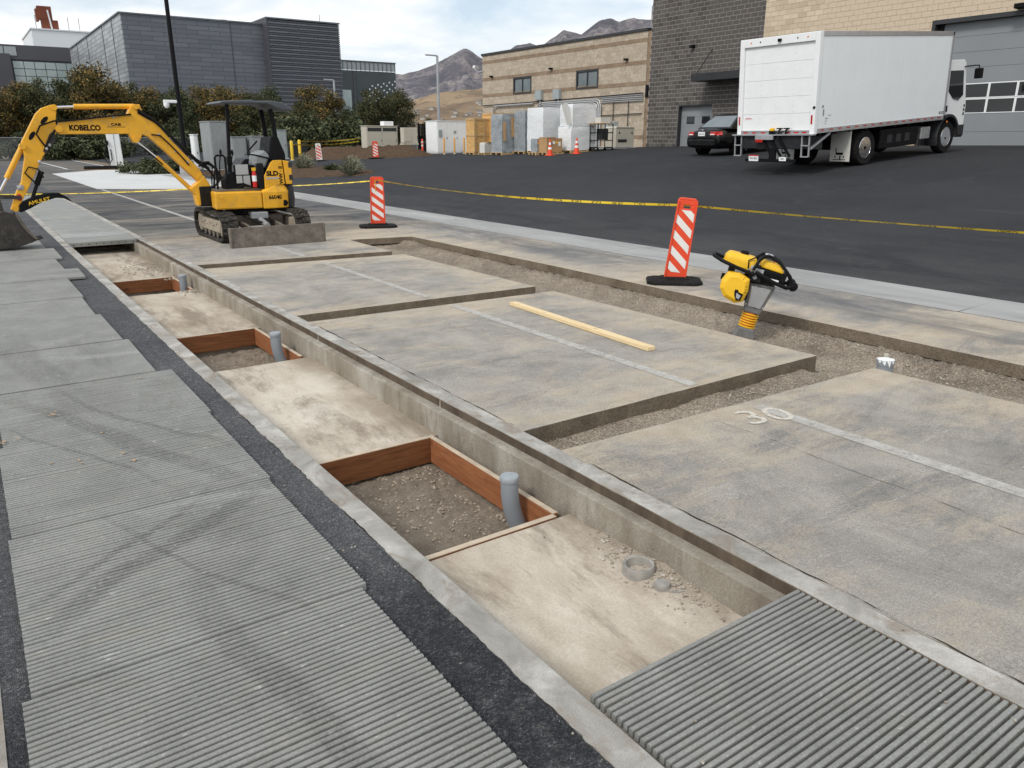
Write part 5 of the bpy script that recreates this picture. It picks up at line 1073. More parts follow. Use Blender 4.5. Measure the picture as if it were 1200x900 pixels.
tk(MB().box(-.12, -.05, .9, 1.2, 1.05, 1.075), 'hitch_bar', MAT['dgrey'], lg)
# cab-over cab
def arch(cx, cz, r, a0, a1, n=10): return [(cx + r * math.cos(R(a0 + (a1 - a0) * i / n)), cz + r * math.sin(R(a0 + (a1 - a0) * i / n))) for i in range(n + 1)]
cabp = [(6.45, .98), (6.45, 2.60), (6.55, 2.66), (7.40, 2.66), (7.52, 2.58), (7.72, 1.62), (7.80, 1.35), (7.80, .62), (7.34, .60)] + arch(6.75, .475, .62, 18, 125, 10)
CB = tk(MB().prism(cabp, 'y', .14, BW - .14), 'cab', MAT['white'], bevel=.035, seg=3)
for y, s_ in ((.14, -1), (BW - .14, 1)):
    yo = y + s_ * .004
    a, b = (yo - .006, yo) if s_ < 0 else (yo, yo + .006)
    tk(MB().prism([(6.66, 1.78), (6.66, 2.36), (7.40, 2.36), (7.54, 1.66), (7.28, 1.50), (6.98, 1.55)], 'y', a, b), 'side_window', MAT['glassdark'], CB)
    tk(MB().prism([(6.56, 1.66), (6.56, 2.47), (7.49, 2.47), (7.655, 1.58), (7.30, 1.36), (6.94, 1.40), (6.62, 1.70), (6.95, 1.45), (7.30, 1.42), (7.60, 1.62), (7.45, 2.42), (6.62, 2.42), (6.62, 1.70)], 'y', a - (.002 if s_ < 0 else 0), b - (.004 if s_ < 0 else 0)), 'window_seal', MAT['black'], CB) if False else None
    tk(MB().box(6.60, 6.70, min(y, y + s_ * .02), max(y, y + s_ * .02), 1.20, 1.38), 'door_handle', MAT['black'], CB, bevel=.01)
    tk(MB().prism(arch(6.75, .475, .66, 5, 200, 16) + arch(6.75, .475, .58, 200, 5, 16), 'y', min(y - s_ * .25, y + s_ * .10), max(y - s_ * .25, y + s_ * .10)), 'fender', MAT['dgrey'], CB, bevel=.01)
    tk(MB().box(7.28, 7.80, min(y, y + s_ * .03), max(y, y + s_ * .03), .45, .78), 'bumper_side', MAT['dgrey'], CB, bevel=.02)
    for z in (1.30, 1.18, 1.06): tk(MB().box(7.66, 7.74, min(yo, yo + s_ * .002), max(yo, yo + s_ * .002), z, z + .08), 'cab_decal', MAT['black'], CB)
    tk(MB().tube([(7.42, y + s_ * .02, 2.46), (7.80, y + s_ * .10, 2.48), (8.02, y + s_ * .14, 2.48), (8.04, y + s_ * .14, 2.36)], .018, 8), 'mirror_arm', MAT['black'], CB, smooth=60)
    tk(MB().box(7.98, 8.12, y + s_ * .14 - .11, y + s_ * .14 + .11, 2.10, 2.40), 'mirror', MAT['black'], CB, bevel=.03)
    tk(MB().lathe([(.035, 0), (.025, s_ * .01), (0, s_ * .01)], (6.60, y + s_ * .10, .92), 'y', 10), 'side_marker', MAT['amber'], CB)
tk(MB().hexa([(7.735, .22, 1.60), (7.745, .22, 1.60), (7.745, BW - .22, 1.60), (7.735, BW - .22, 1.60), (7.545, .28, 2.50), (7.555, .28, 2.50), (7.555, BW - .28, 2.50), (7.545, BW - .28, 2.50)]), 'windscreen', MAT['glassdark'], CB)
tk(MB().box(7.79, 7.86, .16, BW - .16, .40, .78), 'front_bumper', MAT['dgrey'], CB, bevel=.03)
for y in (.6, 1.2, 1.8): tk(MB().lathe([(.03, 0), (.02, .03), (0, .03)], (7.3, y, 2.66), n=8), 'roof_light', MAT['amber'], CB)
# ================================================================== black sedan
CR = empty('parked_sedan', (22.55, 20.30, 1.285), R(-3), 'black sedan parked behind the box truck, tail lights showing', 'car'); CR.rotation_euler = (0, -math.atan(.05), R(-2))
def cr(mb, name, mat, parent=CR, **k): return mb.build(name, mat, parent, **k)
# stations along x: (x, half width low, half width mid, z low, z mid, z top, half width top)
SC = [(0.0, .62, .70, .36, .62, .84, .60), (.06, .78, .83, .28, .62, .93, .72), (.30, .85, .89, .24, .62, .965, .76), (.75, .87, .905, .22, .62, .975, .80), (1.5, .88, .91, .22, .62, .96, .83), (2.4, .88, .91, .22, .62, .95, .83), (3.2, .87, .905, .22, .62, .94, .80), (3.9, .85, .89, .23, .60, .86, .74), (4.4, .78, .82, .26, .55, .74, .66), (4.6, .60, .66, .32, .50, .64, .55)]
m = MB(); K = 8
for (x, wl, wm, zl, zm, zt, wt) in SC:
    m.v += [(x, -wl, zl), (x, -wm, zl + .12), (x, -wm - .005, zm), (x, -wt, zt), (x, wt, zt), (x, wm + .005, zm), (x, wm, zl + .12), (x, wl, zl)]
for i in range(len(SC) - 1): m.f += [(i * K + j, i * K + (j + 1) % K, (i + 1) * K + (j + 1) % K, (i + 1) * K + j) for j in range(K)]
m.f += [tuple(range(K)), tuple(range((len(SC) - 1) * K, len(SC) * K))]
bd = cr(m, 'car_body', MAT['carblack']); sb = bd.modifiers.new('subsurf', 'SUBSURF'); sb.levels = 2; sb.render_levels = 2; bd.data.polygons.foreach_set('use_smooth', [True] * len(bd.data.polygons))
GH = [(.62, .80, .955), (1.28, .62, 1.385), (1.75, .585, 1.43), (2.35, .585, 1.435), (2.85, .61, 1.39), (3.75, .78, .945)]
m = MB()
for x, w_, z in GH: m.v += [(x, -w_, z), (x, w_, z)]
base = [(.62, .80), (1.28, .835), (1.75, .84), (2.35, .84), (2.85, .835), (3.75, .78)]
for x, w_ in base: m.v += [(x, -w_, .93), (x, w_, .93)]
n = 6
for i in range(n - 1): m.f += [(2 * i, 2 * i + 1, 2 * i + 3, 2 * i + 2), (2 * i, 2 * i + 2, 12 + 2 * i + 2, 12 + 2 * i), (2 * i + 1, 12 + 2 * i + 1, 12 + 2 * i + 3, 2 * i + 3)]
cr(m, 'roof', MAT['carblack'], smooth=30)
def quadpatch(name, pts, mat, off):   # slightly proud pane
    nrm = (Vector(pts[1]) - Vector(pts[0])).cross(Vector(pts[2]) - Vector(pts[0])).normalized() * off
    MBx = MB(); k = len(pts); MBx.add([tuple(Vector(p) + nrm) for p in pts] + [tuple(Vector(p) + nrm * .2) for p in pts], [tuple(range(k)), tuple(range(2 * k - 1, k - 1, -1))] + [(i, k + i, k + (i + 1) % k, (i + 1) % k) for i in range(k)]); return cr(MBx, name, mat)
quadpatch('rear_window', [(.68, .70, .995), (.68, -.70, .995), (1.24, -.55, 1.36), (1.24, .55, 1.36)], MAT['glass'], -.008) if False else quadpatch('rear_window', [(.68, -.70, .995), (.68, .70, .995), (1.24, .55, 1.36), (1.24, -.55, 1.36)], MAT['glass'], -.008)
for s_ in (-1, 1):
    def sp_(x, z):
        t_ = (z - .93) / .5; b_ = pw(x, [(.62, .80), (1.28, .835), (2.85, .835), (3.75, .78)]); tp_ = pw(x, [(.62, .80), (1.28, .62), (1.75, .585), (2.35, .585), (2.85, .61), (3.75, .78)]); zt_ = pw(x, [(g[0], g[2]) for g in GH]); return (x, s_ * (b_ + (tp_ - b_) * (z - .93) / max(.05, zt_ - .93) + .006), z)
    for poly in ([(.98, 1.0), (1.32, 1.30), (1.72, 1.36), (1.98, 1.36), (1.98, .99)], [(2.05, .99), (2.05, 1.365), (2.40, 1.365), (2.82, 1.32), (3.35, 1.02)]):
        mm = MB(); mm.add([sp_(x, z) for x, z in poly], [tuple(range(len(poly)))]); cr(mm, 'side_window', MAT['glassdark'])
    tl_ = cr(MB().hexa([(-.012, s_ * .40, .74), (-.012, s_ * .64, .74), (.16, s_ * .865, .74), (.16, s_ * .40, .74), (.0, s_ * .40, .86), (.02, s_ * .66, .86), (.22, s_ * .80, .865), (.2, s_ * .40, .86)]), 'tail_light', MAT['red'], bevel=.012)
    cr(MB().hexa([(-.016, s_ * .42, .755), (-.016, s_ * .62, .755), (.02, s_ * .62, .755), (.02, s_ * .42, .755), (-.012, s_ * .42, .79), (-.012, s_ * .62, .79), (.02, s_ * .62, .79), (.02, s_ * .42, .79)]), 'reverse_light', MAT['reflwhite'], tl_)
    for x in (.98, 3.72):
        t_ = cr(MB().lathe([(.2, -.1), (.30, -.105), (.325, -.07), (.325, .07), (.30, .105), (.2, .1)], (x, s_ * .79, .325), 'y', 24), 'tyre', MAT['rubber'], smooth=40)
        cr(MB().lathe([(.21, s_ * .09), (.19, s_ * .05), (.06, s_ * .07), (0, s_ * .075)], (x, s_ * .80, .325), 'y', 20), 'rim', MAT['dgrey'], t_, smooth=40)
        cr(MB().lathe([(.37, -.02), (.37, s_ * .02)], (x, s_ * .893, .335), 'y', 24), 'wheel_arch', MAT['black'])
    cr(MB().box(2.95, 3.15, min(s_ * .86, s_ * 1.02), max(s_ * .86, s_ * 1.02), .98, 1.10), 'door_mirror', MAT['carblack'], bevel=.03)
cr(MB().box(-.02, .06, -.66, .66, .36, .60), 'rear_bumper', MAT['carblack'], bevel=.04, seg=3)
pl = cr(MB().box(-.012, .004, -.16, .16, .72, .86), 'licence_plate', MAT['white']); text('lettering', '8CX Z39', .06, MAT['dgrey'], pl, (-.0135, 0, .78), (0, -1, 0), (0, 0, 1), .0005)
cr(MB().lathe([(.04, 0), (.03, -.008), (0, -.008)], (.03, 0, .91), 'x', 10), 'badge', MAT['chrome'])
# ================================================================== buildings on the right
WX = 30.5
def island(t): return t.nt.nodes.new('ShaderNodeNewGeometry').outputs['Random Per Island']
t = MT('dark_block', .9, coord='GEO', spec=.2); q = t.ramp(island(t), [(0., (.075, .068, .063)), (1., (.125, .115, .107))]); t.col(t.mix(.5, q, t.ramp(t.noise(30, 4), [(.3, .6), (.7, 1.3)]), 'MULTIPLY')); t.bump(t.noise(40, 4), .6, .01); MAT['dblock'] = t.m
MAT['dmortar'] = simple('dark_wall_mortar', (.40, .365, .335), .95, var=.1)
t = MT('tan_block', .9, coord='GEO', spec=.2); q = t.ramp(island(t), [(0., (.50, .40, .29)), (1., (.66, .55, .42))]); t.col(t.mix(.4, q, t.ramp(t.noise(25, 4), [(.3, .7), (.7, 1.2)]), 'MULTIPLY')); t.bump(t.noise(40, 4), .6, .01); MAT['tblock'] = t.m
MAT['tmortar'] = simple('tan_wall_mortar', (.44, .35, .26), .95, var=.1)
def brickmat(name, c1, c2, mo, sc=1.0, bump=.8):
    t = MT(name, .92, coord='GEO', spec=.2); n = t.nt.nodes.new('ShaderNodeTexBrick'); n.inputs['Color1'].default_value = (*c1, 1); n.inputs['Color2'].default_value = (*c2, 1); n.inputs['Mortar'].default_value = (*mo, 1)
    n.inputs['Scale'].default_value = 1; n.inputs['Brick Width'].default_value = .4; n.inputs['Row Height'].default_value = .2; n.inputs['Mortar Size'].default_value = .008
    s_ = t.xyz(); c = t.nt.nodes.new('ShaderNodeCombineXYZ'); t.nt.links.new(s_[1], c.inputs[0]); t.nt.links.new(s_[2], c.inputs[1]); t.nt.links.new(c.outputs[0], n.inputs['Vector'])
    q = t.mix(.6, n.outputs['Color'], t.ramp(t.noise(9, 5, .7), [(.3, .6), (.7, 1.3)]), 'MULTIPLY'); t.col(q); t.bump(t.noise(12, 6, .75), bump, .05); return t.m
MAT['brown'] = brickmat('split_face_block', (.42, .35, .27), (.52, .44, .345), (.40, .33, .255))
MAT['brownband'] = brickmat('split_face_band', (.26, .185, .125), (.32, .235, .165), (.25, .185, .13))
MAT['darktrim'] = simple('dark_trim', (.035, .036, .038), .5, var=.15)
MAT['doorgrey'] = simple('door_grey', (.235, .25, .26), .55, var=.04, scale=.8)
DB = empty('workshop_building', (WX, 20, 1.5), 0, 'dark and tan concrete block workshop with a big grey sectional door', 'building')
def db(mb, name, mat, parent=DB, **k):
    for i, p in enumerate(mb.v): mb.v[i] = (p[0] - WX, p[1] - 20, p[2] - 1.5)
    return mb.build(name, mat, parent, **k)
DOOR = (26.97, 29.20, 1.5, 3.53); GAR = (7.4, 16.60, 1.5, 5.93)
YD0, YD1, YT0 = 24.32, 31.36, 4.0
# backing walls (the mortar plane) round the openings
m = MB(); xa, xb = WX + .012, WX + .35
m.box(xa, xb, YD0, DOOR[0], 1.3, 12); m.box(xa, xb, DOOR[1], YD1, 1.3, 12); m.box(xa, xb, DOOR[0], DOOR[1], DOOR[3], 12)
db(m, 'dark_wall', MAT['dmortar'])
m = MB(); m.box(xa, xb, GAR[1], YD0 - .001, 1.3, 12); m.box(xa, xb, YT0, GAR[0], 1.3, 12); m.box(xa, xb, GAR[0], GAR[1], GAR[3], 12)
db(m, 'tan_wall', MAT['tmortar'])
m = MB(); m.box(WX + .35, WX + 24, YT0, YD1, 1.2, 11.9); db(m, 'building_core', MAT['darktrim'])
db(MB().box(WX + .0, WX + 24.2, YT0 - .1, YD1 + .02, 11.95, 12.2), 'parapet', MAT['darktrim'])
def blockwall(y0, y1, z0, z1, holes, mat, keepfn):
    spots = []
    r = 0; z = z0
    while z < z1:
        y = y0 - (.2 if r % 2 else 0)
        while y < y1:
            a, b = max(y, y0), min(y + .4, y1)
            if b - a > .05:
                ok = True
                for (h0, h1, hz0, hz1) in holes:
                    if hz0 - .05 < z + .1 < hz1 + .0:
                        if a < h1 and b > h0:
                            if a < h0 - .04: b = h0
                            elif b > h1 + .04: a = h1
                            else: ok = False
                if ok: spots.append((a, b, z))
            y += .4
        z += .2; r += 1
    spots.sort(key=lambda s: keepfn(s)); full = None; mm = MB(); cnt = 0
    for a, b, z in spots:
        if cnt < 300 and b - a > .39:
            if full is None: full = db(MB().box(WX + .006, WX + .014, 20.009, 20.391, 1.509, 1.691), 'block', mat); o = full
            else: o = full.copy(); COL.objects.link(o); o.parent = DB
            o.location = (rnd.uniform(-.002, .002), a - 20, z - 1.5); cnt += 1
        else: mm.box(WX + .006 + rnd.uniform(-.002, .002), WX + .014, a + .009, b - .009, z + .009, z + .191)
    if mm.v: o = db(mm, 'blocks', mat); o['kind'] = 'stuff'
blockwall(YD0, YD1, 1.5, 9.6, [DOOR], MAT['dblock'], lambda s: (s[0] - 16) ** 2 * .3 + (s[2] - 5.5) ** 2)
blockwall(YT0 + 6, YD0 - .002, 3.0, 9.2, [GAR], MAT['tblock'], lambda s: ((s[0] - 17) ** 2) * .2 + (s[2] - 6.5) ** 2)
# pedestrian sized sectional door
m = MB(); m.box(WX + .3, WX + .345, DOOR[0] - .02, DOOR[0] + .10, 1.5, 3.5); m.box(WX + .02, WX + .34, DOOR[1] - .06, DOOR[1] + .003, 1.5, 3.53); m.box(WX + .02, WX + .34, DOOR[0], DOOR[1] - .06, 3.46, 3.534)
db(m, 'door_jamb', MAT['darktrim'])
dd = db(MB().box(WX + .24, WX + .28, DOOR[0] + .0, DOOR[1] - .06, 1.5, 3.46), 'small_door', MAT['doorgrey'])
for k in range(4): db(MB().box(WX + .232, WX + .24, DOOR[0] + .01, DOOR[1] - .07, 1.51 + k * .488, 1.51 + k * .488 + .48), 'door_section', MAT['doorgrey'], dd, bevel=.006)
for y in (27.25, 28.25):
    db(MB().box(WX + .222, WX + .232, y, y + .52, 2.62, 2.98), 'window_frame', MAT['darktrim'], dd); db(MB().box(WX + .218, WX + .222, y + .04, y + .48, 2.66, 2.94), 'pane', MAT['glassdark'], dd)
# awning
aw = db(MB().box(WX - 1.15, WX - .01, 24.4, 27.40, 4.50, 4.83), 'awning', MAT['dgrey'], bevel=.01)
for y in (24.7, 27.2): db(MB().cyl((WX - 1.0, y, 4.83), (WX - .01, y, 5.95), .02, n=8), 'awning_rod', MAT['black'], aw)
wl = db(MB().box(WX - .22, WX - .003, 28.30, 28.52, 6.12, 6.26), 'wall_light', MAT['black'], bevel=.03)
db(MB().box(WX - .35, WX - .003, 13.45, 13.85, 6.08, 6.24), 'wall_light', MAT['black'], bevel=.03)
for (y0, y1) in ((23.2, 24.0), (20.6, 21.8), (19.9, 20.2)): db(MB().box(WX - .05, WX - .006, y0, y1, 5.55, 5.85), 'wall_vent', MAT['dgrey'], bevel=.01)
# garage door
m = MB(); m.box(WX - .03, WX + .33, GAR[1] - .002, GAR[1] + .12, 1.5, 6.05); m.box(WX - .03, WX + .33, GAR[0], GAR[1] - .004, 5.90, 6.05); m.box(WX - .03, WX + .33, GAR[0] - .12, GAR[0] + .002, 1.5, 6.05)
db(m, 'door_frame', MAT['darktrim'])
m = MB(); m.box(WX + .2, WX + .34, GAR[1] - .22, GAR[1] - .005, 1.5, 5.9); db(m, 'door_track', MAT['black'])
GD = db(MB().box(WX + .26, WX + .30, GAR[0] + .01, GAR[1] - .10, 1.52, 5.9), 'sectional_door', MAT['doorgrey'])
zs = [1.52, 2.15, 2.78, 3.83, 4.36, 4.89, 5.42, 5.90]
for a, b in zip(zs, zs[1:]):
    if a == 2.78: continue
    db(MB().box(WX + .245, WX + .26, GAR[0] + .02, GAR[1] - .11, a + .004, b - .004), 'door_section', MAT['doorgrey'], GD, bevel=.006)
for k in range(9):
    y1 = 16.34 - k * .945; y0 = y1 - .945
    for (z0, z1) in ((2.79, 3.30), (3.31, 3.825)):
        w_ = db(MB().box(WX + .235, WX + .26, y0 + .002, y1 - .002, z0, z1), 'window_frame', MAT['white'], GD, bevel=.004); db(MB().box(WX + .228, WX + .235, y0 + .04, y1 - .04, z0 + .035, z1 - .035), 'pane', MAT['glassdark'], w_)
ap = MB().box(WX - 1.2, WX + .4, 2, 48, .6, 1.475); st(ap.build('apron', MAT['pad'], bevel=.01), 'pale concrete apron along the foot of the buildings')
# ------------------------------------------------------------------ brown building
BB = empty('block_building', (WX, 40, 1), 0, 'brown split face block building with two windows and wall conduits', 'building')
def bb(mb, name, mat, parent=BB, **k):
    for i, p in enumerate(mb.v): mb.v[i] = (p[0] - WX, p[1] - 40, p[2] - 1)
    return mb.build(name, mat, parent, **k)
WN = [(35.46, 37.31, 4.70, 5.61), (41.82, 43.69, 4.70, 5.61)]
xa, xb = WX + .01, WX + .4; Y0, Y1, ZTOP = 31.62, 47.42, 7.22
m = MB(); m.box(xa, xb, Y0, WN[0][0], .5, ZTOP); m.box(xa, xb, WN[0][1], WN[1][0], .5, ZTOP); m.box(xa, xb, WN[1][1], Y1, .5, ZTOP)
for w_ in WN: m.box(xa, xb, w_[0], w_[1], .5, w_[2]); m.box(xa, xb, w_[0], w_[1], w_[3], ZTOP)
bb(m, 'wall', MAT['brown'])
bb(MB().box(WX + .4, WX + 20, Y0 + .01, Y1 - .01, .5, 7.1), 'building_core', MAT['brown'])
bb(MB().box(WX + .4, WX + 20, Y1 - .009, Y1 + .0, .5, 7.1), 'end_wall', MAT['brown'])
for z in (4.60, 5.63, 6.70):
    segs = [(Y0, Y1)]
    if z < 4.7: pass
    for a, b in segs: bb(MB().box(WX, WX + .012, a, b, z, z + .20), 'dark_band', MAT['brownband'])
bb(MB().box(WX, WX + .012, Y0, Y1, 1.9, 2.1), 'dark_band', MAT['brownband'])
bb(MB().box(WX - .06, WX + 20.1, Y0 - .02, Y1 + .06, ZTOP, 7.36), 'roof_coping', MAT['darktrim'], bevel=.01)
bb(MB().box(WX + .05, WX + .4, YD1 + .01, Y0 - .01, .5, 7.2), 'corner_recess', MAT['brownband'])
bb(MB().box(WX - .02, WX + .05, YD1 + .04, Y0 - .03, 4.0, 4.6), 'junction_box', MAT['black'])
for w_ in WN:
    wf = bb(MB().box(WX + .06, WX + .14, w_[0], w_[1], w_[2], w_[3]), 'window', MAT['darktrim'])
    mid = (w_[0] + w_[1]) / 2
    for a, b in ((w_[0] + .08, mid - .03), (mid + .03, w_[1] - .08)): bb(MB().box(WX + .05, WX + .058, a, b, w_[2] + .08, w_[3] - .08), 'pane', MAT['glass'], wf)
    m = MB(); m.box(WX - .012, WX + .09, w_[0] - .06, w_[0] + .05, w_[2] - .06, w_[3] + .06); m.box(WX - .012, WX + .09, w_[1] - .05, w_[1] + .06, w_[2] - .06, w_[3] + .06); m.box(WX - .012, WX + .09, w_[0] + .05, w_[1] - .05, w_[3] - .05, w_[3] + .06); m.box(WX - .012, WX + .09, w_[0] + .05, w_[1] - .05, w_[2] - .06, w_[2] + .05); m.box(WX + .0, WX + .06, mid - .035, mid + .035, w_[2] + .05, w_[3] - .05)
    bb(m, 'window_frame', MAT['darktrim'], wf)
for y, z in ((39.7, 5.88), (33.1, 5.90), (46.2, 5.82)): bb(MB().box(WX - .18, WX - .003, y - .12, y + .12, z, z + .10), 'wall_light', MAT['black'], bevel=.02)
cm = bb(MB().tube([(WX - .01, 47.3, 6.3), (WX - .3, 47.5, 6.2), (WX - .45, 47.7, 6.45)], .03, 8), 'camera_arm', MAT['steel']); bb(MB().lathe([(0, .1), (.09, .08), (.11, 0), (.08, -.1), (0, -.13)], (WX - .45, 47.72, 6.55), n=14), 'security_camera', MAT['white'], cm, smooth=50)
for y, z in ((40.8, 4.2), (39.0, 4.18)): bb(MB().box(WX - .22, WX - .003, y - .30, y + .30, z, z + .55), 'electrical_box', MAT['boxgrey'], bevel=.01)
for y in (40.7, 38.9): bb(MB().cyl((WX - .08, y, 4.2), (WX - .08, y, 3.2), .06, n=8), 'conduit', MAT['steel'])
bb(MB().tube([(WX - .08, 31.7, 4.21), (WX - .08, 39, 4.13), (WX - .08, 47.3, 4.07)], .03, 8), 'conduit', MAT['blackmetal'])
bb(MB().tube([(WX - .12, 45.9, 2.4), (WX - .12, 45.9, 3.85), (WX - .12, 45.7, 3.98), (WX - .12, 45.3, 4.0), (WX - .12, 41.4, 4.02)], .05, 8), 'conduit', MAT['steel'], smooth=60)
for k in range(4):
    y1, y2, zt = 40.9 - k * .12, 35.0 + k * .13, 4.02 - k * .10
    bb(MB().tube([(WX - .13, y1, 2.9), (WX - .13, y1, zt - .3), (WX - .13, y1 - .1, zt - .08), (WX - .13, y1 - .35, zt), (WX - .13, y2 + .35, zt + .02), (WX - .13, y2 + .1, zt - .06), (WX - .13, y2, zt - .3), (WX - .13, y2, 1.5)], .045, 8), 'conduit', MAT['cablight'], smooth=60)
for k in range(4): bb(MB().tube([(WX - .06, 35.0, 3.85 + .09 * k), (WX - .06, 31.7, 3.85 + .10 * k)], .03, 8), 'conduit', MAT['steel'])
for y in (32.8, 34.0): bb(MB().tube([(WX - .06, y, 1.6), (WX - .06, y, 3.9)], .025, 6), 'conduit', MAT['darktrim'])
bb(MB().tube([(WX - .06, 31.75, 3.2), (WX - .06, 35, 3.15)], .025, 6), 'conduit', MAT['darktrim'])
bb(MB().box(WX - .15, WX - .003, 35.6, 36.0, 2.6, 3.0), 'electrical_box', MAT['boxgrey'])
rl = bb(MB().tube([(WX + .3, 31.7, 7.36), (WX + .3, 31.7, 8.4), (WX + .3, 31.45, 8.4)], .03, 6), 'roof_ladder', MAT['steel']); bb(MB().tube([(WX + .8, 31.7, 7.36), (WX + .8, 31.7, 8.1)], .03, 6), 'roof_pipe', MAT['steel'], rl)
# ================================================================== goods stacked before the brown building
def pallet(x, y, z, dx, dy, label, grp='wooden pallets by the brown building'):
    e = empty('pallet', (x, y, z), 0, label, 'pallet', grp)
    for k in range(4): MB().box(k * (dx - .1) / 3, k * (dx - .1) / 3 + .1, 0, dy, .105, .13).build('deck_board', MAT['pallet'], e)
    for k in range(3): MB().box(0, dx, k * (dy - .09) / 2, k * (dy - .09) / 2 + .09, .02, .104).build('bearer', MAT['pallet'], e)
    MB().box(0, dx, 0, .1, 0, .019).build('bottom_board', MAT['pallet'], e)
    return e
def wrapped(name, x, y, z, dx, dy, h, mat, label, cat, lumps=1, seed=0):
    # stack of goods under stretch film: slightly bulging box
    nz, n = 9, 6; rg = random.Random(seed); m = MB(); ring = []
    for i in range(n): ring.append((i / n, 0))
    for i in range(n): ring.append((1, i / n))
    for i in range(n): ring.append((1 - i / n, 1))
    for i in range(n): ring.append((0, 1 - i / n))
    K = len(ring)
    for j in range(nz + 1):
        for (a, b) in ring:
            ins = .006 + .014 * fbm(a * 3 + seed, b * 3, j * .5, 3) + (.02 if j == nz else 0)
            m.v.append((x + dx * (ins + (1 - 2 * ins) * a), y + dy * (ins + (1 - 2 * ins) * b), z + h * j / nz + .02 * fbm(a * 2, b * 2, seed + j, 2)))
    for j in range(nz): m.f += [(j * K + i, j * K + (i + 1) % K, (j + 1) * K + (i + 1) % K, (j + 1) * K + i) for i in range(K)]
    m.f.append(tuple(range(nz * K, nz * K + K)))
    return tag(m.build(name, mat, smooth=35), label, cat)
def crate(x, y, z, dx, dy, h, label):
    e = empty('plywood_crate', (x, y, z), 0, label, 'crate', 'plywood crates')
    MB().box(0, dx, 0, dy, .0, h).build('crate_body', MAT['osb'], e)
    for zz in (0, h / 2 - .05, h - .1):
        MB().box(-.02, dx + .02, -.022, -.002, zz, zz + .09).build('batten', MAT['pallet'], e); MB().box(-.022, -.002, -.02, dy + .02, zz, zz + .09).build('batten', MAT['pallet'], e)
    for xx in (0, dx / 2 - .045, dx - .09): MB().box(xx, xx + .09, -.044, -.024, 0, h).build('upright_batten', MAT['pallet'], e)
    return e
zt = .13
pallet(24.0, 38.3, 1.05, 1.45, .9, 'pallet under the large plywood crate'); crate(24.07, 38.32, 1.05 + zt, 1.37, .85, 1.82, 'large light plywood crate at the left end of the stacked goods')
pallet(25.0, 37.9, 1.12, 1.5, 1.2, 'pallet under the tall plywood crate'); crate(25.08, 37.94, 1.12 + zt, 1.40, 1.1, 2.03, 'tall plywood crate standing behind the grey wrapped stacks')
pallet(22.66, 33.5, 1.12, 1.1, 1.05, 'pallet under the grey wrapped stack with cardboard sheets'); wrapped('wrapped_goods', 22.69, 33.52, 1.12 + zt, 1.18, 1.0, 1.84, MAT['wrapgrey'], 'grey film wrapped stack with cardboard sheets leaning on it', 'wrapped goods', seed=1)
for i, (x, y, h, w_, z0, lb) in enumerate(((22.72, 33.48, .92, .16, .55, 'narrow cardboard sheet at the left of the grey wrapped stack'), (23.20, 33.46, .95, .58, .75, 'wide cardboard sheet leaning on the grey wrapped stack'))):
    o = MB().box(0, w_, -.04, -.02, 0, h).build('cardboard_sheet', MAT['cardboard']); o.location = (x, y, 1.25 + z0); o.rotation_euler = (R(-4), R(2), 0); tag(o, lb, 'cardboard')
tag(MB().box(23.42, 23.50, 33.40, 33.43, 1.27, 2.1).build('timber_prop', MAT['pallet']), 'thin timber prop below the wide cardboard sheet', 'timber')
wrapped('wrapped_goods', 23.37, 32.50, 1.18 + zt, 1.15, .95, 1.92, MAT['wrapgrey'], 'plain grey film wrapped stack left of the white wrapped stacks', 'wrapped goods', seed=2); pallet(23.35, 32.55, 1.18, 1.0, 1.0, 'pallet under the plain grey wrapped stack')
wrapped('wrapped_goods', 23.38, 31.05, 1.22 + zt, 1.45, 1.3, 1.98, MAT['wrapwhite'], 'white film wrapped stack between the grey one and the double white one', 'wrapped goods', seed=3); pallet(23.35, 31.2, 1.22, 1.3, 1.1, 'pallet under the single white wrapped stack')
wrapped('wrapped_goods', 23.62, 29.20, 1.27 + zt, 1.50, 1.0, 1.05, MAT['wrapwhite'], 'lower white wrapped stack at the right end of the goods', 'wrapped goods', seed=4); wrapped('wrapped_goods', 23.70, 29.22, 1.27 + zt + 1.06, 1.40, .95, .98, MAT['wrapwhite'], 'upper white wrapped stack at the right end of the goods', 'wrapped goods', seed=5); pallet(23.6, 29.18, 1.27, 1.55, 1.0, 'pallet under the double white wrapped stack')
o = MB().box(0, .34, -.03, 0, 0, .95).build('foam_board', MAT['offwhite']); o.location = (23.45, 29.3, 2.5); o.rotation_euler = (R(-10), R(-14), 0); tag(o, 'white board leaning on the double white wrapped stack', 'board')
pallet(22.2, 30.0, 1.18, .8, .6, 'small pallet under the low grey wrapped box'); o = wrapped('wrapped_box', 22.28, 30.03, 1.18 + zt, .60, .5, .60, MAT['wrapgrey'], 'low grey wrapped box with stickers left of the cardboard box', 'wrapped goods', seed=6)
for i, (c, zz) in enumerate((('orange', 1.75), ('yellow_b', 1.68))): MB().box(22.33, 22.45, 30.022, 30.034, zz, zz + .06).build('sticker', MAT[c], o)
pallet(22.36, 29.38, 1.19, 1.0, .7, 'pallet under the labelled cardboard box')
e = empty('cardboard_box', (22.38, 29.42, 1.19 + zt), 0, 'brown cardboard box with yellow and white stickers on a pallet', 'box'); MB().box(0, .90, 0, .6, 0, .62).build('box_body', MAT['cardboard'], e, bevel=.008)
for (x, z, w_, h_, c) in ((.22, .30, .10, .12, 'dgrey'), (.34, .36, .14, .12, 'white'), (.52, .38, .12, .10, 'yellow_b'), (.66, .28, .14, .18, 'white')): MB().box(x, x + w_, -.004, -.001, z, z + h_).build('sticker', MAT[c], e)
MB().box(-.01, .5, -.01, .61, .621, .66).build('lid_flap', MAT['cardboard'], e)
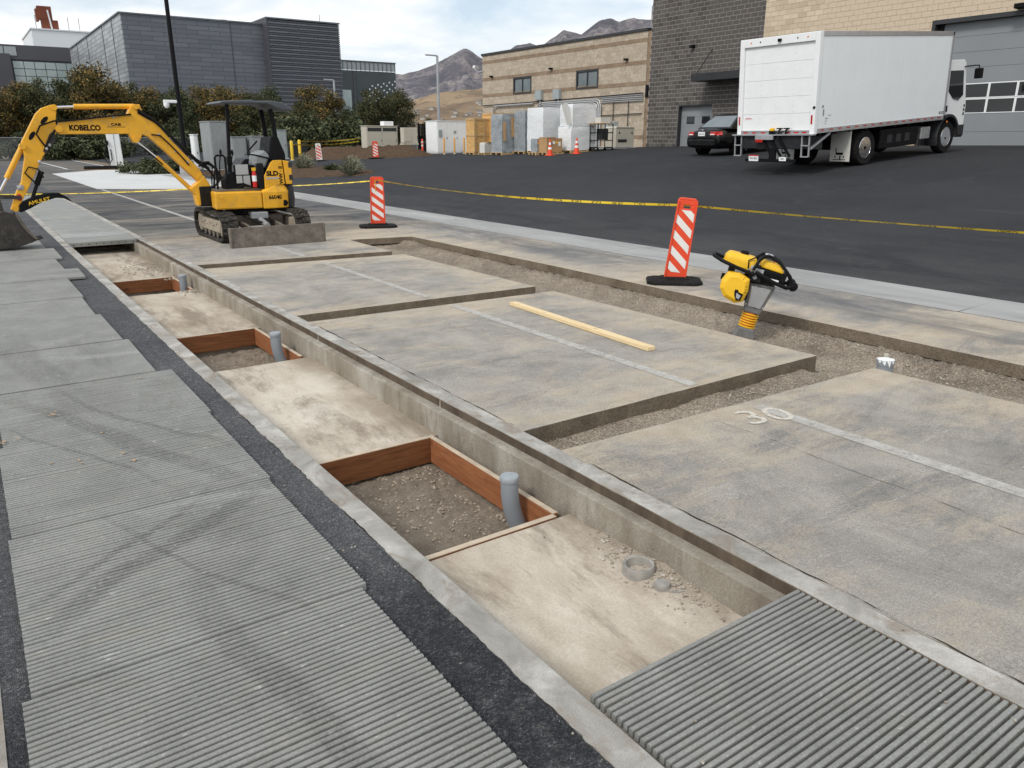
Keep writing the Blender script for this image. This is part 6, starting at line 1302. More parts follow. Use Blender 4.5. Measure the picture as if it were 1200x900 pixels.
pallet(23.1, 35.8, 1.08, .8, .6, 'pallet under the small taped box'); wrapped('wrapped_box', 23.14, 35.83, 1.08 + zt, .65, .5, .50, MAT['offwhite'], 'small taped pale box in front of the plywood crates', 'box', seed=8); tag(MB().box(23.3, 23.85, 35.80, 36.36, 1.715, 1.75).build('cardboard_sheet', MAT['cardboard']), 'cardboard sheet lying on the small pale box', 'cardboard')
# traffic cones
def cone(x, y, z, label):
    e = empty('traffic_cone', (x, y, z), R(20), label, 'traffic cone', 'orange traffic cones')
    MB().box(-.18, .18, -.18, .18, 0, .03).build('cone_base', MAT['orange'], e, bevel=.01)
    r = lambda z_: .13 - (.13 - .028) * (z_ - .03) / .67
    for a, b, mt in ((.03, .27, 'orange'), (.27, .37, 'reflwhite'), (.37, .47, 'orange'), (.47, .57, 'reflwhite'), (.57, .70, 'orange')): MB().lathe([(r(a), a), (r(b), b)] if b < .7 else [(r(a), a), (r(b), b), (0, b + .004)], n=18).build('cone_band', MAT[mt], e, smooth=40)
cone(22.15, 28.87, Z(22.15, 28.87), 'traffic cone in front of the cardboard box'); cone(23.2, 28.27, Z(23.2, 28.27), 'traffic cone in front of the white wrapped stack')
# cart, generator
e = empty('wire_cart', (24.73, 28.61, 1.36), 0, 'black wire frame cart with a white box on top', 'cart')
for x in (0, .92):
    for y in (0, .55): MB().box(x, x + .03, y, y + .03, .12, 1.25).build('cart_post', MAT['blackmetal'], e); MB().lathe([(0, -.02), (.07, -.02), (.07, .02), (0, .02)], (x + .015, y, .07), 'y', 12).build('caster', MAT['rubber'], e)
for z in (.14, .45, .8, 1.2):
    for y in (0, .55): MB().box(0, .95, y, y + .025, z, z + .025).build('cart_rail', MAT['blackmetal'], e)
    for x in (0, .92): MB().box(x, x + .025, 0, .58, z + .03, z + .05).build('cart_rail', MAT['blackmetal'], e)
MB().box(.03, .9, .03, .55, .13, .15).build('cart_shelf', MAT['blackmetal'], e); MB().box(.35, .70, .08, .5, .5, 1.0).build('cart_battery', MAT['dgrey'], e); MB().box(-.05, .95, -.03, .58, 1.21, 1.24).build('cart_top', MAT['pallet'], e)
tag(MB().box(24.95, 25.55, 28.7, 29.1, 2.605, 2.85).build('small_box', MAT['offwhite'], bevel=.01), 'white carton lying on the black wire cart', 'box')
e = empty('generator', (27.25, 30.17, 1.44), 0, 'beige standby generator cabinet beside the brown wall', 'generator')
MB().box(0, 1.25, 0, .8, .06, .98).build('cabinet', MAT['beige'], e, bevel=.03); MB().box(-.05, 1.3, -.05, .85, 0, .06).build('base', MAT['steel'], e); MB().prism([(-.02, .98), (1.27, .98), (1.2, 1.06), (.05, 1.06)], 'y', -.02, .82).build('lid', MAT['beige'], e, bevel=.02)
MB().box(.15, .75, -.006, -.001, .30, .45).build('vent', MAT['dgrey'], e)
for x in (.2, 1.05): MB().box(x, x + .06, -.02, -.001, .72, .80).build('latch', MAT['black'], e)
for i, x in enumerate((27.35, 27.75)): tag(MB().box(x, x + .3, 30.9, 31.2, 2.3, 2.75).build('meter_box', MAT['boxgrey'], bevel=.01), ('left' if i == 0 else 'right') + ' grey meter box above the generator', 'electrical box')
# ================================================================== equipment yard
def cabinet(name, x, y, z, dx, dy, h, mat, label, cat, doors=2, louver=False, base=.08):
    e = empty(name, (x, y, z), 0, label, cat)
    MB().box(0, dx, 0, dy, base, h).build('housing', mat, e, bevel=.015); MB().box(-.05, dx + .05, -.05, dy + .05, -.2, base).build('plinth', MAT['pad'], e); MB().box(-.04, dx + .04, -.04, dy + .04, h, h + .05).build('roof', mat, e, bevel=.01)
    for k in range(doors):
        a = .03 + k * (dx - .06) / doors; b = a + (dx - .06) / doors - .03
        d_ = MB().box(a, b, -.018, -.001, base + .05, h - .05).build('door', mat, e, bevel=.008); MB().box(b - .08, b - .05, -.035, -.018, h * .45, h * .45 + .14).build('handle', MAT['dgrey'], d_)
        if louver: MB().box(a + .04, b - .04, -.024, -.019, h - .35, h - .10).build('louver', MAT['darktrim'], d_)
    dn = max(1, int(dy / .9))
    for k in range(dn):
        a = .03 + k * (dy - .06) / dn; MB().box(-.018, -.001, a, a + (dy - .06) / dn - .03, base + .05, h - .05).build('side_panel', mat, e, bevel=.008)
    return e
cabinet('utility_cabinet', 25.09, 54.66, .84, 2.5, 1.0, 1.95, MAT['beige'], 'large beige utility cabinet with dark louvers and a roof box', 'cabinet', 2, True)
tag(MB().box(26.6, 27.4, 54.9, 55.5, 2.85, 3.15).build('roof_unit', MAT['white'], bevel=.02), 'white vent box on top of the beige cabinet', 'vent box')
e = empty('equipment_stand', (25.61, 49.83, .9), 0, 'pale grey control cabinet on a steel stand', 'cabinet')
MB().box(0, 1.05, 0, .5, .75, 1.75).build('housing', MAT['beige'], e, bevel=.01); MB().box(-.05, 1.1, -.05, .55, .62, .72).build('shelf', MAT['beige'], e); MB().box(.05, .62, -.02, -.001, .85, 1.65).build('door', MAT['beige'], e)
for x in (0, .98):
    for y in (0, .45): MB().box(x, x + .06, y, y + .05, -.1, .62).build('leg', MAT['steel'], e)
MB().box(.5, .8, .1, .4, 0, .55).build('lower_box', MAT['boxgrey'], e)
e = empty('gated_enclosure', (29.25, 54.4, .9), 0, 'black slatted gate enclosure between grey stand and white container', 'gate')
for k in range(14): MB().box(k * .14, k * .14 + .11, 0, .03, .05, 2.1).build('slat', MAT['black'], e)
for x in (-.08, .95, 1.98): MB().box(x, x + .08, -.03, .07, -.1, 2.2).build('gate_post', MAT['blackmetal'], e)
e = cabinet('storage_container', 27.48, 48.5, .95, 2.5, 1.6, 2.10, MAT['white'], 'white steel equipment container with two doors by the bollards', 'container', 3); MB().box(1.3, 1.5, -.03, -.019, 1.3, 1.5).build('sign', MAT['boxgrey'], e); MB().box(.1, .35, -.06, -.02, 1.1, 1.55).build('meter', MAT['boxgrey'], e)
cabinet('utility_cabinet', 27.6, 60.0, .86, 1.0, .6, 1.15, MAT['boxgrey'], 'low blue grey cabinet left of the beige one', 'cabinet', 1)
cabinet('utility_cabinet', 12.40, 48.12, .14, .95, 2.3, 2.70, MAT['cabgrey'], 'tall grey switchgear cabinet behind the excavator', 'cabinet', 1)
cabinet('utility_cabinet', 12.95, 45.9, .18, .75, .9, 1.80, MAT['cabgrey'], 'left of the two low grey cabinets behind the canopy', 'cabinet', 1)
cabinet('utility_cabinet', 13.90, 45.5, .24, .75, .9, 1.78, MAT['cabgrey'], 'right of the two low grey cabinets behind the canopy', 'cabinet', 1)
cabinet('utility_cabinet', 12.15, 51.2, .13, .25, .9, 2.0, MAT['white'], 'narrow white cabinet left of the tall grey switchgear', 'cabinet', 1)
cabinet('utility_cabinet', 18.66, 55.1, .56, .6, .5, 1.9, MAT['boxgrey'], 'narrow grey cabinet beside the yellow bollards', 'cabinet', 1)
def bollard(x, y, z, h, r, mat, label, grp):
    e = empty('bollard', (x, y, z), 0, label, 'bollard', grp); MB().lathe([(r, -.1), (r, h - r * .5), (r * .8, h - r * .15), (r * .4, h), (0, h + .01)], n=16).build('post', mat, e, smooth=50); MB().lathe([(r * 1.5, -.05), (r * 1.5, .02), (r, .04)], n=16).build('collar', MAT['pad'], e)
bollard(18.56, 52.3, .54, 1.25, .10, MAT['yellow_post'], 'left of the two yellow bollards behind the sage shrub', 'yellow bollards'); bollard(19.65, 53.8, .60, 1.25, .10, MAT['yellow_post'], 'right of the two yellow bollards behind the sage shrub', 'yellow bollards')
for i, (x, y) in enumerate(((25.75, 44.6), (26.45, 44.5), (27.27, 44.66))): bollard(x, y, Z(x, y), 1.0, .055, MAT['orange_post'], ('left', 'middle', 'right')[i] + ' of the three orange bollards before the white container', 'orange bollards')
e = empty('safety_cone_post', (24.57, 45.3, .91), 0, 'tall slim orange post before the grey stand', 'post'); MB().lathe([(.18, 0), (.18, .04), (.07, .06), (.05, .95), (.03, 1.0), (0, 1.0)], n=14).build('post', MAT['orange'], e, smooth=40)
for z in (.55, .75): MB().lathe([(.0625 - .02 * (z - .55), z), (.0605 - .02 * (z - .55), z + .1)], n=14).build('band', MAT['reflwhite'], e)
tape('caution_tape', [(19.6, 53.75, 1.75), (27.2, 59.8, 2.0)], 'far yellow tape strung from the yellow bollard to the grey cabinet', wd=.08, sag=.1)
tape('caution_tape', [(18.6, 52.25, 1.55), (24.5, 54.8, 1.75)], 'second far yellow tape below the first by the dirt mound', wd=.08, sag=.12)
# charging post, speed bump, pole
e = empty('charging_post', (9.75, 64.3, 0), R(-8), 'white electric vehicle charging post with a black cable', 'charger')
MB().hexa([(-.42, -.25, 0), (.42, -.25, 0), (.42, .25, 0), (-.42, .25, 0), (-.50, -.22, 3.3), (.36, -.22, 3.3), (.36, .22, 3.3), (-.50, .22, 3.3)]).build('housing', MAT['white'], e, bevel=.04); MB().box(-.02, .01, -.262, -.2, .1, 3.0).build('seam', MAT['boxgrey'], e)
MB().tube([(-.45, -.3, 1.6), (-.65, -.35, 1.2), (-.75, -.35, .5), (-.5, -.35, .15), (-.3, -.3, .5), (-.3, -.27, 1.2)], .03, 8).build('cable', MAT['black'], e, smooth=60); MB().box(-.55, -.40, -.36, -.25, 1.5, 1.8).build('connector', MAT['black'], e, bevel=.02)
e = empty('speed_bump', (6.9, 58.6, 0), R(4), 'long black rubber bump before the charging post', 'speed bump'); MB().prism([(-.28, .0), (-.2, .22), (.2, .22), (.28, 0)], 'x', 0, 3.9).build('bump', MAT['rubber'], e, bevel=.03)
sheet('road_marking', [(6.5, 57.6), (11.2, 57.9), (11.3, 58.25), (6.5, 57.95)], .016, MAT['orange_post'], 'orange painted edge in front of the black bump')
e = empty('light_pole', (10.29, 45.62, 0), 0, 'tall black lamp pole with camera rising out of the photo', 'light pole')
MB().lathe([(.36, 0), (.36, .78), (.32, .82), (0, .82)], n=20).build('concrete_base', MAT['gutter'], e, smooth=40); MB().lathe([(.13, .82), (.12, 4), (.095, 12)], n=14).build('pole', MAT['black'], e, smooth=40); MB().lathe([(.2, .82), (.2, .86), (.14, .9)], n=14).build('base_plate', MAT['black'], e)
MB().box(-.75, -.1, -.12, .12, 3.70, 3.85).build('camera_bracket', MAT['white'], e, bevel=.03); MB().lathe([(0, .12), (.14, .1), (.15, -.05), (.08, -.16), (0, -.18)], (-.62, 0, 3.62), n=14).build('security_camera', MAT['white'], e, smooth=50); MB().box(-.5, .5, -.25, .25, 11.9, 12.05).build('lamp_head', MAT['black'], e)
def lamp(x, y, h, label, s_=1, mat='steel'):
    e = empty('light_pole', (x, y, .4), 0, label, 'light pole', 'slim far light poles'); MB().lathe([(.16 * s_, 0), (.11 * s_, h)], n=10).build('pole', MAT[mat], e, smooth=40); MB().bar((0, 0, h), (-1.1 * s_, .3, h + .05), .22 * s_, .12).build('lamp_head', MAT[mat], e, bevel=.03)
lamp(38.7, 67.9, 8.9, 'slim grey lamp pole above the grey stand'); lamp(64, 97, 8.2, 'far slim lamp pole before the foothills', .9, 'dgrey'); lamp(37.8, 90.6, 8.0, 'grey lamp pole before the dark tall building', 1.0)
# mulch bed and dirt
t = MT('mulch', .98, coord='GEO', spec=.1); t.col(t.ramp(t.noise(7, 8, .75), [(.3, (.055, .035, .022)), (.7, (.15, .10, .065))])); t.bump(t.noise(12, 8, .8), 1., .08); MAT['mulch'] = t.m
def blob(name, poly, h, mat, label, kind='structure', step=.5, dz=.0):
    xs_ = [p[0] for p in poly]; ys_ = [p[1] for p in poly]
    def inside(x, y):
        c = False
        for (x0, y0), (x1, y1) in zip(poly, poly[1:] + poly[:1]):
            if (y0 > y) != (y1 > y) and x < (x1 - x0) * (y - y0) / (y1 - y0) + x0: c = not c
        return c
    def dist(x, y):
        d = 9
        for (x0, y0), (x1, y1) in zip(poly, poly[1:] + poly[:1]):
            l2 = (x1 - x0) ** 2 + (y1 - y0) ** 2; t_ = max(0, min(1, ((x - x0) * (x1 - x0) + (y - y0) * (y1 - y0)) / l2)); d = min(d, math.hypot(x - x0 - t_ * (x1 - x0), y - y0 - t_ * (y1 - y0)))
        return d
    def f(x, y):
        if not inside(x, y): return Z(x, y) - .12
        d = min(1, dist(x, y) / 1.2); return Z(x, y) + .02 + h * d * (.6 + .8 * abs(fbm(x * .6, y * .6, 5, 4))) + .03 * fbm(x * 2, y * 2, 4, 3)
    o = grid_mesh(frange(min(xs_) - .5, max(xs_) + .5, step), frange(min(ys_) - .5, max(ys_) + .5, step), f).build(name, mat, fix=False, smooth=80); tag(o, label, kind=kind); return o
blob('planting_bed', [(10.6, 37.8), (12.5, 35.2), (14.0, 31.8), (14.8, 31.4), (15.6, 33.2), (16.4, 39.5), (16.6, 43.2), (16.4, 46.4), (14.6, 48.0), (11.0, 47.5)], .10, MAT['mulch'], 'brown mulch planting bed beyond the far delineator')
blob('dirt_mound', [(19.4, 48.6), (20.6, 45.6), (22.4, 43.6), (24.4, 43.4), (26.0, 47), (29, 54.5), (27, 63), (24, 63), (20, 56)], .55, MAT['mulch'], 'rough brown dirt mound in front of the equipment cabinets', 'stuff')
o = MB().box(20.2, 21.6, 57.5, 59, .5, 1.6).build('dumpster', MAT['dgrey'], bevel=.03); tag(o, 'dark grey bin behind the yellow bollards', 'bin')
# ================================================================== far buildings
t = MT('grey_cladding', .5, .25, coord='GEO', spec=.4)
s_ = t.xyz(); n = t.nt.nodes.new('ShaderNodeTexBrick'); n.inputs['Scale'].default_value = 1; n.inputs['Brick Width'].default_value = 3.2; n.inputs['Row Height'].default_value = .62; n.inputs['Mortar Size'].default_value = .045
n.inputs['Color1'].default_value = (.13, .14, .162, 1); n.inputs['Color2'].default_value = (.165, .178, .20, 1); n.inputs['Mortar'].default_value = (.085, .09, .105, 1)
c = t.nt.nodes.new('ShaderNodeCombineXYZ'); t.nt.links.new(t.math('ADD', s_[0], s_[1]), c.inputs[0]); t.nt.links.new(s_[2], c.inputs[1]); t.nt.links.new(c.outputs[0], n.inputs['Vector']); t.col(n.outputs['Color']); MAT['clad'] = t.m
t = MT('silver_cladding', .42, .4, coord='GEO', spec=.5)
n = t.nt.nodes.new('ShaderNodeTexBrick'); n.inputs['Scale'].default_value = 1; n.inputs['Brick Width'].default_value = 2.2; n.inputs['Row Height'].default_value = .62; n.inputs['Mortar Size'].default_value = .05
n.inputs['Color1'].default_value = (.26, .28, .30, 1); n.inputs['Color2'].default_value = (.44, .46, .48, 1); n.inputs['Mortar'].default_value = (.11, .12, .13, 1)
s_ = t.xyz(); c = t.nt.nodes.new('ShaderNodeCombineXYZ'); t.nt.links.new(s_[1], c.inputs[0]); t.nt.links.new(s_[2], c.inputs[1]); t.nt.links.new(c.outputs[0], n.inputs['Vector']); t.col(n.outputs['Color']); MAT['clad2'] = t.m
MAT['darkclad'] = simple('dark_cladding', (.082, .082, .094), .55, .2, var=.12, scale=.1)
MAT['greenclad'] = simple('dark_green_glass', (.05, .065, .068), .3, .0, var=.2, scale=.2)
MAT['rust'] = simple('rust_red_stack', (.17, .045, .022), .7, var=.25, scale=.6)
MAT['farwhite'] = simple('far_white_wall', (.72, .75, .77), .6, var=.03, scale=.1)
GB = empty('grey_clad_building', (22.85, 130, 0), 0, 'large blue grey metal clad building behind the trees', 'building')
def gb(mb, name, mat, parent=GB, o=(22.85, 130), **k):
    for i, p in enumerate(mb.v): mb.v[i] = (p[0] - o[0], p[1] - o[1], p[2])
    return mb.build(name, mat, parent, **k)
gb(MB().box(22.95, 46, 130.1, 187, 0, 18.6), 'building_core', MAT['darkclad'])
gb(MB().box(22.95, 45.6, 129.95, 130.1, 0, 18.85), 'front_wall', MAT['clad']); gb(MB().box(22.80, 22.95, 129.95, 187, 0, 18.85), 'side_wall', MAT['clad2'])
gb(MB().box(22.6, 46, 129.8, 187, 18.85, 19.05), 'roof_edge', MAT['clad'])
for x in (38.0,): gb(MB().box(x, x + .12, 129.90, 129.95, 0, 18.8), 'cladding_joint', MAT['darkclad'])
for y in (137, 146, 163, 176): gb(MB().box(22.74, 22.80, y, y + .2, 0, 18.8), 'cladding_joint', MAT['darkclad'])
gb(MB().lathe([(.85, 19.0), (.85, 20.6), (0, 20.6)], (40.5, 142, 0), n=14), 'rust_stack', MAT['rust'])
TB = empty('dark_tower_block', (43.1, 128, 0), 0, 'dark finely louvred tall block right of the grey clad building', 'building')
gb(MB().box(43.2, 54.8, 128.1, 150, 0, 19.4), 'building_core', MAT['darkclad'], TB, (43.1, 128))
for k in range(62): gb(MB().box(43.1, 54.9, 127.95, 128.1, .3 + k * .31, .3 + k * .31 + .22), 'louver', MAT['darkclad'] if k % 2 else MAT['clad'], TB, (43.1, 128))
gb(MB().box(43.0, 43.2, 127.9, 150, 0, 19.55), 'side_wall', MAT['darkclad'], TB, (43.1, 128)); gb(MB().box(42.95, 55.0, 127.85, 150, 19.55, 19.75), 'roof_edge', MAT['clad'], TB, (43.1, 128)); gb(MB().cyl((52.5, 130, 19.7), (52.5, 130, 21), .05, n=6), 'roof_mast', MAT['steel'], TB, (43.1, 128))
LB = empty('dotted_low_building', (64, 150, 0), 0, 'lower dark glassy building with a pattern of white dots', 'building')
gb(MB().box(63.5, 75.8, 150, 170, 0, 14.6), 'front_wall', MAT['greenclad'], LB, (64, 150)); gb(MB().box(63.5, 75.8, 150, 150.1, 14.7, 16.2), 'roof_screen', MAT['boxgrey'], LB, (64, 150)); gb(MB().box(63.4, 75.9, 149.9, 150.05, 16.2, 16.4), 'screen_rail', MAT['darkclad'], LB, (64, 150))
for k in range(14): gb(MB().box(63.6 + k * .93, 63.68 + k * .93, 149.9, 150.0, 14.6, 16.2), 'screen_post', MAT['darkclad'], LB, (64, 150))
gb(MB().box(64.0, 66.0, 149.85, 149.95, 6, 11), 'window', MAT['glasslight'], LB, (64, 150)); gb(MB().box(66.6, 66.9, 149.8, 150, 0, 14.6), 'corner_fin', MAT['darkclad'], LB, (64, 150))
rr = random.Random(5)
for i in range(6):
    for j in range(5):
        x = 70.0 + j * 1.25 + (i % 2) * .6; z = 8.8 + i * .62 + j * .25
        if x < 75.7 and rr.random() < .92: gb(MB().lathe([(.17, 0), (0, -.02)], (x, 149.96, z), 'y', 8), 'white_dot', MAT['farwhite'], LB, (64, 150))
CBD = empty('glass_office', (10, 200, 0), 0, 'glass curtain wall office at the left edge with a dark parapet', 'building')
go = (10, 200)
gb(MB().box(-12, 30, 200.3, 225, 0, 20.2), 'building_core', MAT['darkclad'], CBD, go); gb(MB().box(-12, 26, 200, 200.3, 17.6, 20.4), 'parapet_wall', MAT['darkclad'], CBD, go)
for k in range(9): gb(MB().box(-6 + k * 2.3, -6 + k * 2.3 + 2.1, 199.9, 200.0, 18.3, 20.0), 'parapet_screen', MAT['boxgrey'], CBD, go)
gb(MB().box(8.6, 13.2, 199.4, 200.2, 0, 18.6), 'corner_tower', MAT['darkclad'], CBD, go)
for i in range(7):
    for k in range(7):
        x0 = 13.5 + i * 1.95; z0 = 17.3 - (k + 1) * 1.45
        gb(MB().box(x0 + .06, x0 + 1.89, 200.05, 200.2, z0 + .06, z0 + 1.39), 'pane', MAT['glassdark'] if (k == 3 and i in (0, 1, 4, 5, 6)) else MAT['glasslight'], CBD, go)
for i in range(6):
    for k in range(8): gb(MB().box(-3 + i * 1.95, -3 + i * 1.95 + 1.8, 200.05, 200.2, 17.3 - (k + 1) * 1.45, 17.3 - (k + 1) * 1.45 + 1.3), 'pane', MAT['glasslight'] if (i + k) % 3 else MAT['glass'], CBD, go)
gb(MB().box(23.8, 24.9, 190, 190.4, 5, 14.2), 'yellow_fin', MAT['orange_post'], CBD, go)
PH = empty('white_penthouse', (24, 215, 20), 0, 'white rooftop plant room above the glass office', 'rooftop room'); go = (24, 215)
def ph(mb, name, mat, **k):
    for i, p in enumerate(mb.v): mb.v[i] = (p[0] - 24, p[1] - 215, p[2] - 20)
    return mb.build(name, mat, PH, **k)
ph(MB().box(19.2, 38, 215, 240, 18, 25.2), 'wall', MAT['farwhite']); ph(MB().box(19.0, 38.2, 214.8, 240, 25.2, 25.5), 'roof_edge', MAT['farwhite'])
for x in (20.5, 27, 29.2): ph(MB().cyl((x, 217, 25.4), (x, 217, 28.4), .08, n=6), 'mast', MAT['steel'])
RS = empty('rust_red_stack', (22.6, 218, 25.5), 0, 'rust red rooftop exhaust stack on the white plant room', 'stack')
for (x0, x1, z0, z1) in ((21.2, 24.0, 27.6, 30.4), (21.7, 23.4, 25.4, 27.6), (23.6, 25.0, 25.4, 27.6), (20.8, 21.3, 27.2, 29.8)): MB().box(x0 - 22.6, x1 - 22.6, -1, 1, z0 - 25.5, z1 - 25.5).build('stack_box', MAT['rust'], RS, bevel=.05)
MB().cyl((1.0, -1.1, 0), (.6, -1.1, 4.1), .16, n=8).build('white_pipe', MAT['farwhite'], RS)
# ================================================================== mountains
t = MT('mountain', .95, coord='GEO', spec=.1)
nz = t.noise(.0045, 9, .68, .5); q = t.ramp(nz, [(.36, (.10, .096, .115)), (.5, (.165, .152, .165)), (.62, (.27, .24, .235))]); q = t.mix(t.ramp(t.noise(.02, 9, .8, 1.), [(.46, 0.), (.56, .75)]), q, (.085, .087, .10)); t.col(q); t.bump(t.noise(.012, 8, .7), .6, 30); MAT['mtn'] = t.m
t = MT('golden_hills', .95, coord='GEO', spec=.1); q = t.ramp(t.noise(.006, 8, .65), [(.35, (.15, .108, .075)), (.65, (.32, .235, .15))]); q = t.mix(t.ramp(t.noise(.03, 8, .85), [(.50, 0.), (.62, .65)]), q, (.085, .073, .06)); t.col(q); MAT['hill'] = t.m
RIDGE = [(10, 250), (20, 330), (24, 350), (26.2, 392), (27.2, 380), (28.2, 405), (29.4, 430), (30.3, 478), (31.1, 515), (31.6, 530), (32.2, 505), (32.8, 470), (33.6, 440), (35, 545), (36.0, 556), (36.8, 540), (38.3, 640), (38.8, 628), (39.5, 606), (40.6, 672), (41.5, 690), (42, 668), (43, 690), (46, 660), (52, 560), (62, 480), (75, 400)]
def polar(name, mat, label, a0, a1, na, rs, hf):
    m = MB(); na_ = na
    for r in rs:
        for i in range(na_ + 1):
            a = R(a0 + (a1 - a0) * i / na_); x, y = r * math.sin(a), r * math.cos(a); m.v.append((x, y, hf(math.degrees(a), r, x, y)))
    for j in range(len(rs) - 1): m.f += [(j * (na_ + 1) + i, j * (na_ + 1) + i + 1, (j + 1) * (na_ + 1) + i + 1, (j + 1) * (na_ + 1) + i) for i in range(na_)]
    o = m.build(name, mat, fix=False, smooth=80); tag(o, label, kind='structure')
def hm(a, r, x, y):
    pk = pw(a, RIDGE); t_ = (r - 2900) / 2100
    rid = abs(fbm(x * .0016, y * .0016, 3, 6)); base = pk * (t_ ** .9 if t_ < 1 else 1 - .5 * (t_ - 1))
    return base * (1 - .62 * rid * (1 - t_ ** 6 if t_ < 1 else 0)) + (30 * fbm(x * .006, y * .006, 1, 5) if t_ < 1.05 else 0) * (.4 + .6 * (1 - min(1, abs(t_)))) - 12
polar('mountain', MAT['mtn'], 'bare grey purple mountain range behind the buildings', 8, 78, 360, frange(2900, 5000, 42) + [5200, 5600], hm)
def hh(a, r, x, y):
    pk = pw(a, [(15, 40), (24, 70), (27, 92), (29, 112), (31, 128), (33, 135), (36, 120), (50, 90)]); t_ = (r - 1500) / 1100
    return pk * (1 / (1 + math.exp(-7 * (t_ - .22)))) * (1 + .16 * fbm(x * .004, y * .004, 2, 5)) - 3
polar('foothills', MAT['hill'], 'dry golden foothills below the mountain', 12, 55, 170, frange(1400, 2950, 34), hh)
HM = [simple('far_house_%d' % i, c, .8, var=.05) for i, c in enumerate(((.30, .28, .25), (.42, .40, .37), (.20, .18, .18), (.14, .13, .13)))]
hp = None; hr = random.Random(4)
for i in range(46):
    a = R(hr.uniform(26.5, 33.2)); r = hr.uniform(1480, 1800); x, y = r * math.sin(a), r * math.cos(a); z = max(hh(math.degrees(a), r, x, y), 0) - 1
    e = empty('far_house', (x, y, z), hr.uniform(0, 3), 'tiny far house in the town below the golden foothills', 'house', 'far houses below the foothills'); s_ = hr.uniform(.45, .8)
    MB().box(-7 * s_, 7 * s_, -5 * s_, 5 * s_, -40, 5.5 * s_).build('wall', HM[i % 2], e); MB().prism([(-5.6 * s_, 5.5 * s_), (0, 8.5 * s_), (5.6 * s_, 5.5 * s_)], 'x', -7.4 * s_, 7.4 * s_).build('roof', HM[2 + i % 2], e)
# ================================================================== trees and shrubs
def leafmat(name, stops):
    t = MT(name, .8, spec=.2); q = t.ramp(island(t), stops, 'LINEAR'); t.col(q)
    t.b.inputs['Subsurface Weight'].default_value = 0; return t.m
LM = [leafmat('foliage_autumn', [(0., (0.032, 0.038, 0.017)), (.45, (0.080, 0.075, 0.029)), (.66, (0.142, 0.113, 0.047)), (.86, (0.258, 0.152, 0.049)), (1., (0.353, 0.242, 0.067))]),
      leafmat('foliage_olive', [(0., (0.023, 0.032, 0.017)), (.55, (0.061, 0.072, 0.032)), (.85, (0.123, 0.109, 0.046)), (1., (0.200, 0.144, 0.067))]),
      leafmat('foliage_green', [(0., (0.02, 0.030, 0.017)), (.5, (0.065, 0.082, 0.04)), (1., (0.15, 0.15, 0.075))]),
      leafmat('foliage_sage', [(0., (0.102, 0.109, 0.072)), (.6, (0.203, 0.210, 0.145)), (1., (0.348, 0.334, 0.232))]),
      leafmat('foliage_gold', [(0., (0.145, 0.116, 0.029)), (.5, (0.435, 0.275, 0.043)), (1., (0.652, 0.406, 0.058))])]
MAT['bark'] = simple('bark', (.07, .055, .042), .95, var=.3, scale=3, bump=.6)
def crown(h, rx, rz, zc, nclu, nleaf, ls, seed, cs=(.9, 1.5)):
    rg = np.random.default_rng(seed); P = []
    for c_ in range(nclu):
        v = rg.normal(size=3); v /= np.linalg.norm(v); rad = rg.uniform(.25, 1.) ** .6; cen = np.array([v[0] * rx * rad, v[1] * rx * rad, zc + v[2] * rz * rad]); sz = rg.uniform(*cs)
        d = rg.normal(size=(nleaf, 3)); d /= np.linalg.norm(d, axis=1)[:, None]; rr_ = rg.uniform(0, 1, (nleaf, 1)) ** .45; P.append(cen + d * rr_ * sz * np.array([1, 1, .75]))
    P = np.concatenate(P); P = P[P[:, 2] > .05]; n = len(P)
    a = rg.normal(size=(n, 3)); a /= np.linalg.norm(a, axis=1)[:, None]; b = np.cross(a, rg.normal(size=(n, 3))); b /= np.linalg.norm(b, axis=1)[:, None]
    s_ = rg.uniform(.6, 1.3, (n, 1)) * ls
    V = np.stack([P - a * s_, P + b * s_ * .55, P + a * s_, P - b * s_ * .55], 1).reshape(-1, 3)
    me = bpy.data.meshes.new('crown'); me.from_pydata(V.tolist(), [], np.arange(n * 4).reshape(-1, 4).tolist()); return me
def trunkmesh(h, r, seed):
    rg = random.Random(seed); m = MB(); top = h * .75
    m.tube([(0, 0, -.2), (rg.uniform(-.1, .1), 0, top * .4), (rg.uniform(-.3, .3), rg.uniform(-.2, .2), top)], [r, r * .7, r * .2], 8)
    for k in range(7):
        a = rg.uniform(0, 6.28); z0 = h * rg.uniform(.15, .5); L_ = h * rg.uniform(.25, .4); m.tube([(0, 0, z0), (math.cos(a) * L_ * .4, math.sin(a) * L_ * .4, z0 + L_ * .45), (math.cos(a) * L_ * .8, math.sin(a) * L_ * .8, z0 + L_ * .8)], [r * .45, r * .3, r * .08], 6)
    return m
protos = []
def tproto(kind, h, rx, mat, nclu, nleaf, ls, seed, cs):
    me = crown(h, rx, h * .46, h * .54, nclu, nleaf, ls, seed, cs); tm = trunkmesh(h, .16, seed)
    protos.append((me, tm, mat, h))
tproto('a', 8, 2.9, LM[0], 60, 330, .115, 1, (.8, 1.4)); tproto('b', 8, 2.7, LM[1], 60, 330, .115, 2, (.8, 1.4)); tproto('c', 8, 3.0, LM[0], 54, 340, .12, 3, (.9, 1.6)); tproto('d', 8, 2.5, LM[2], 58, 320, .11, 4, (.7, 1.3))
tmeshes = {}
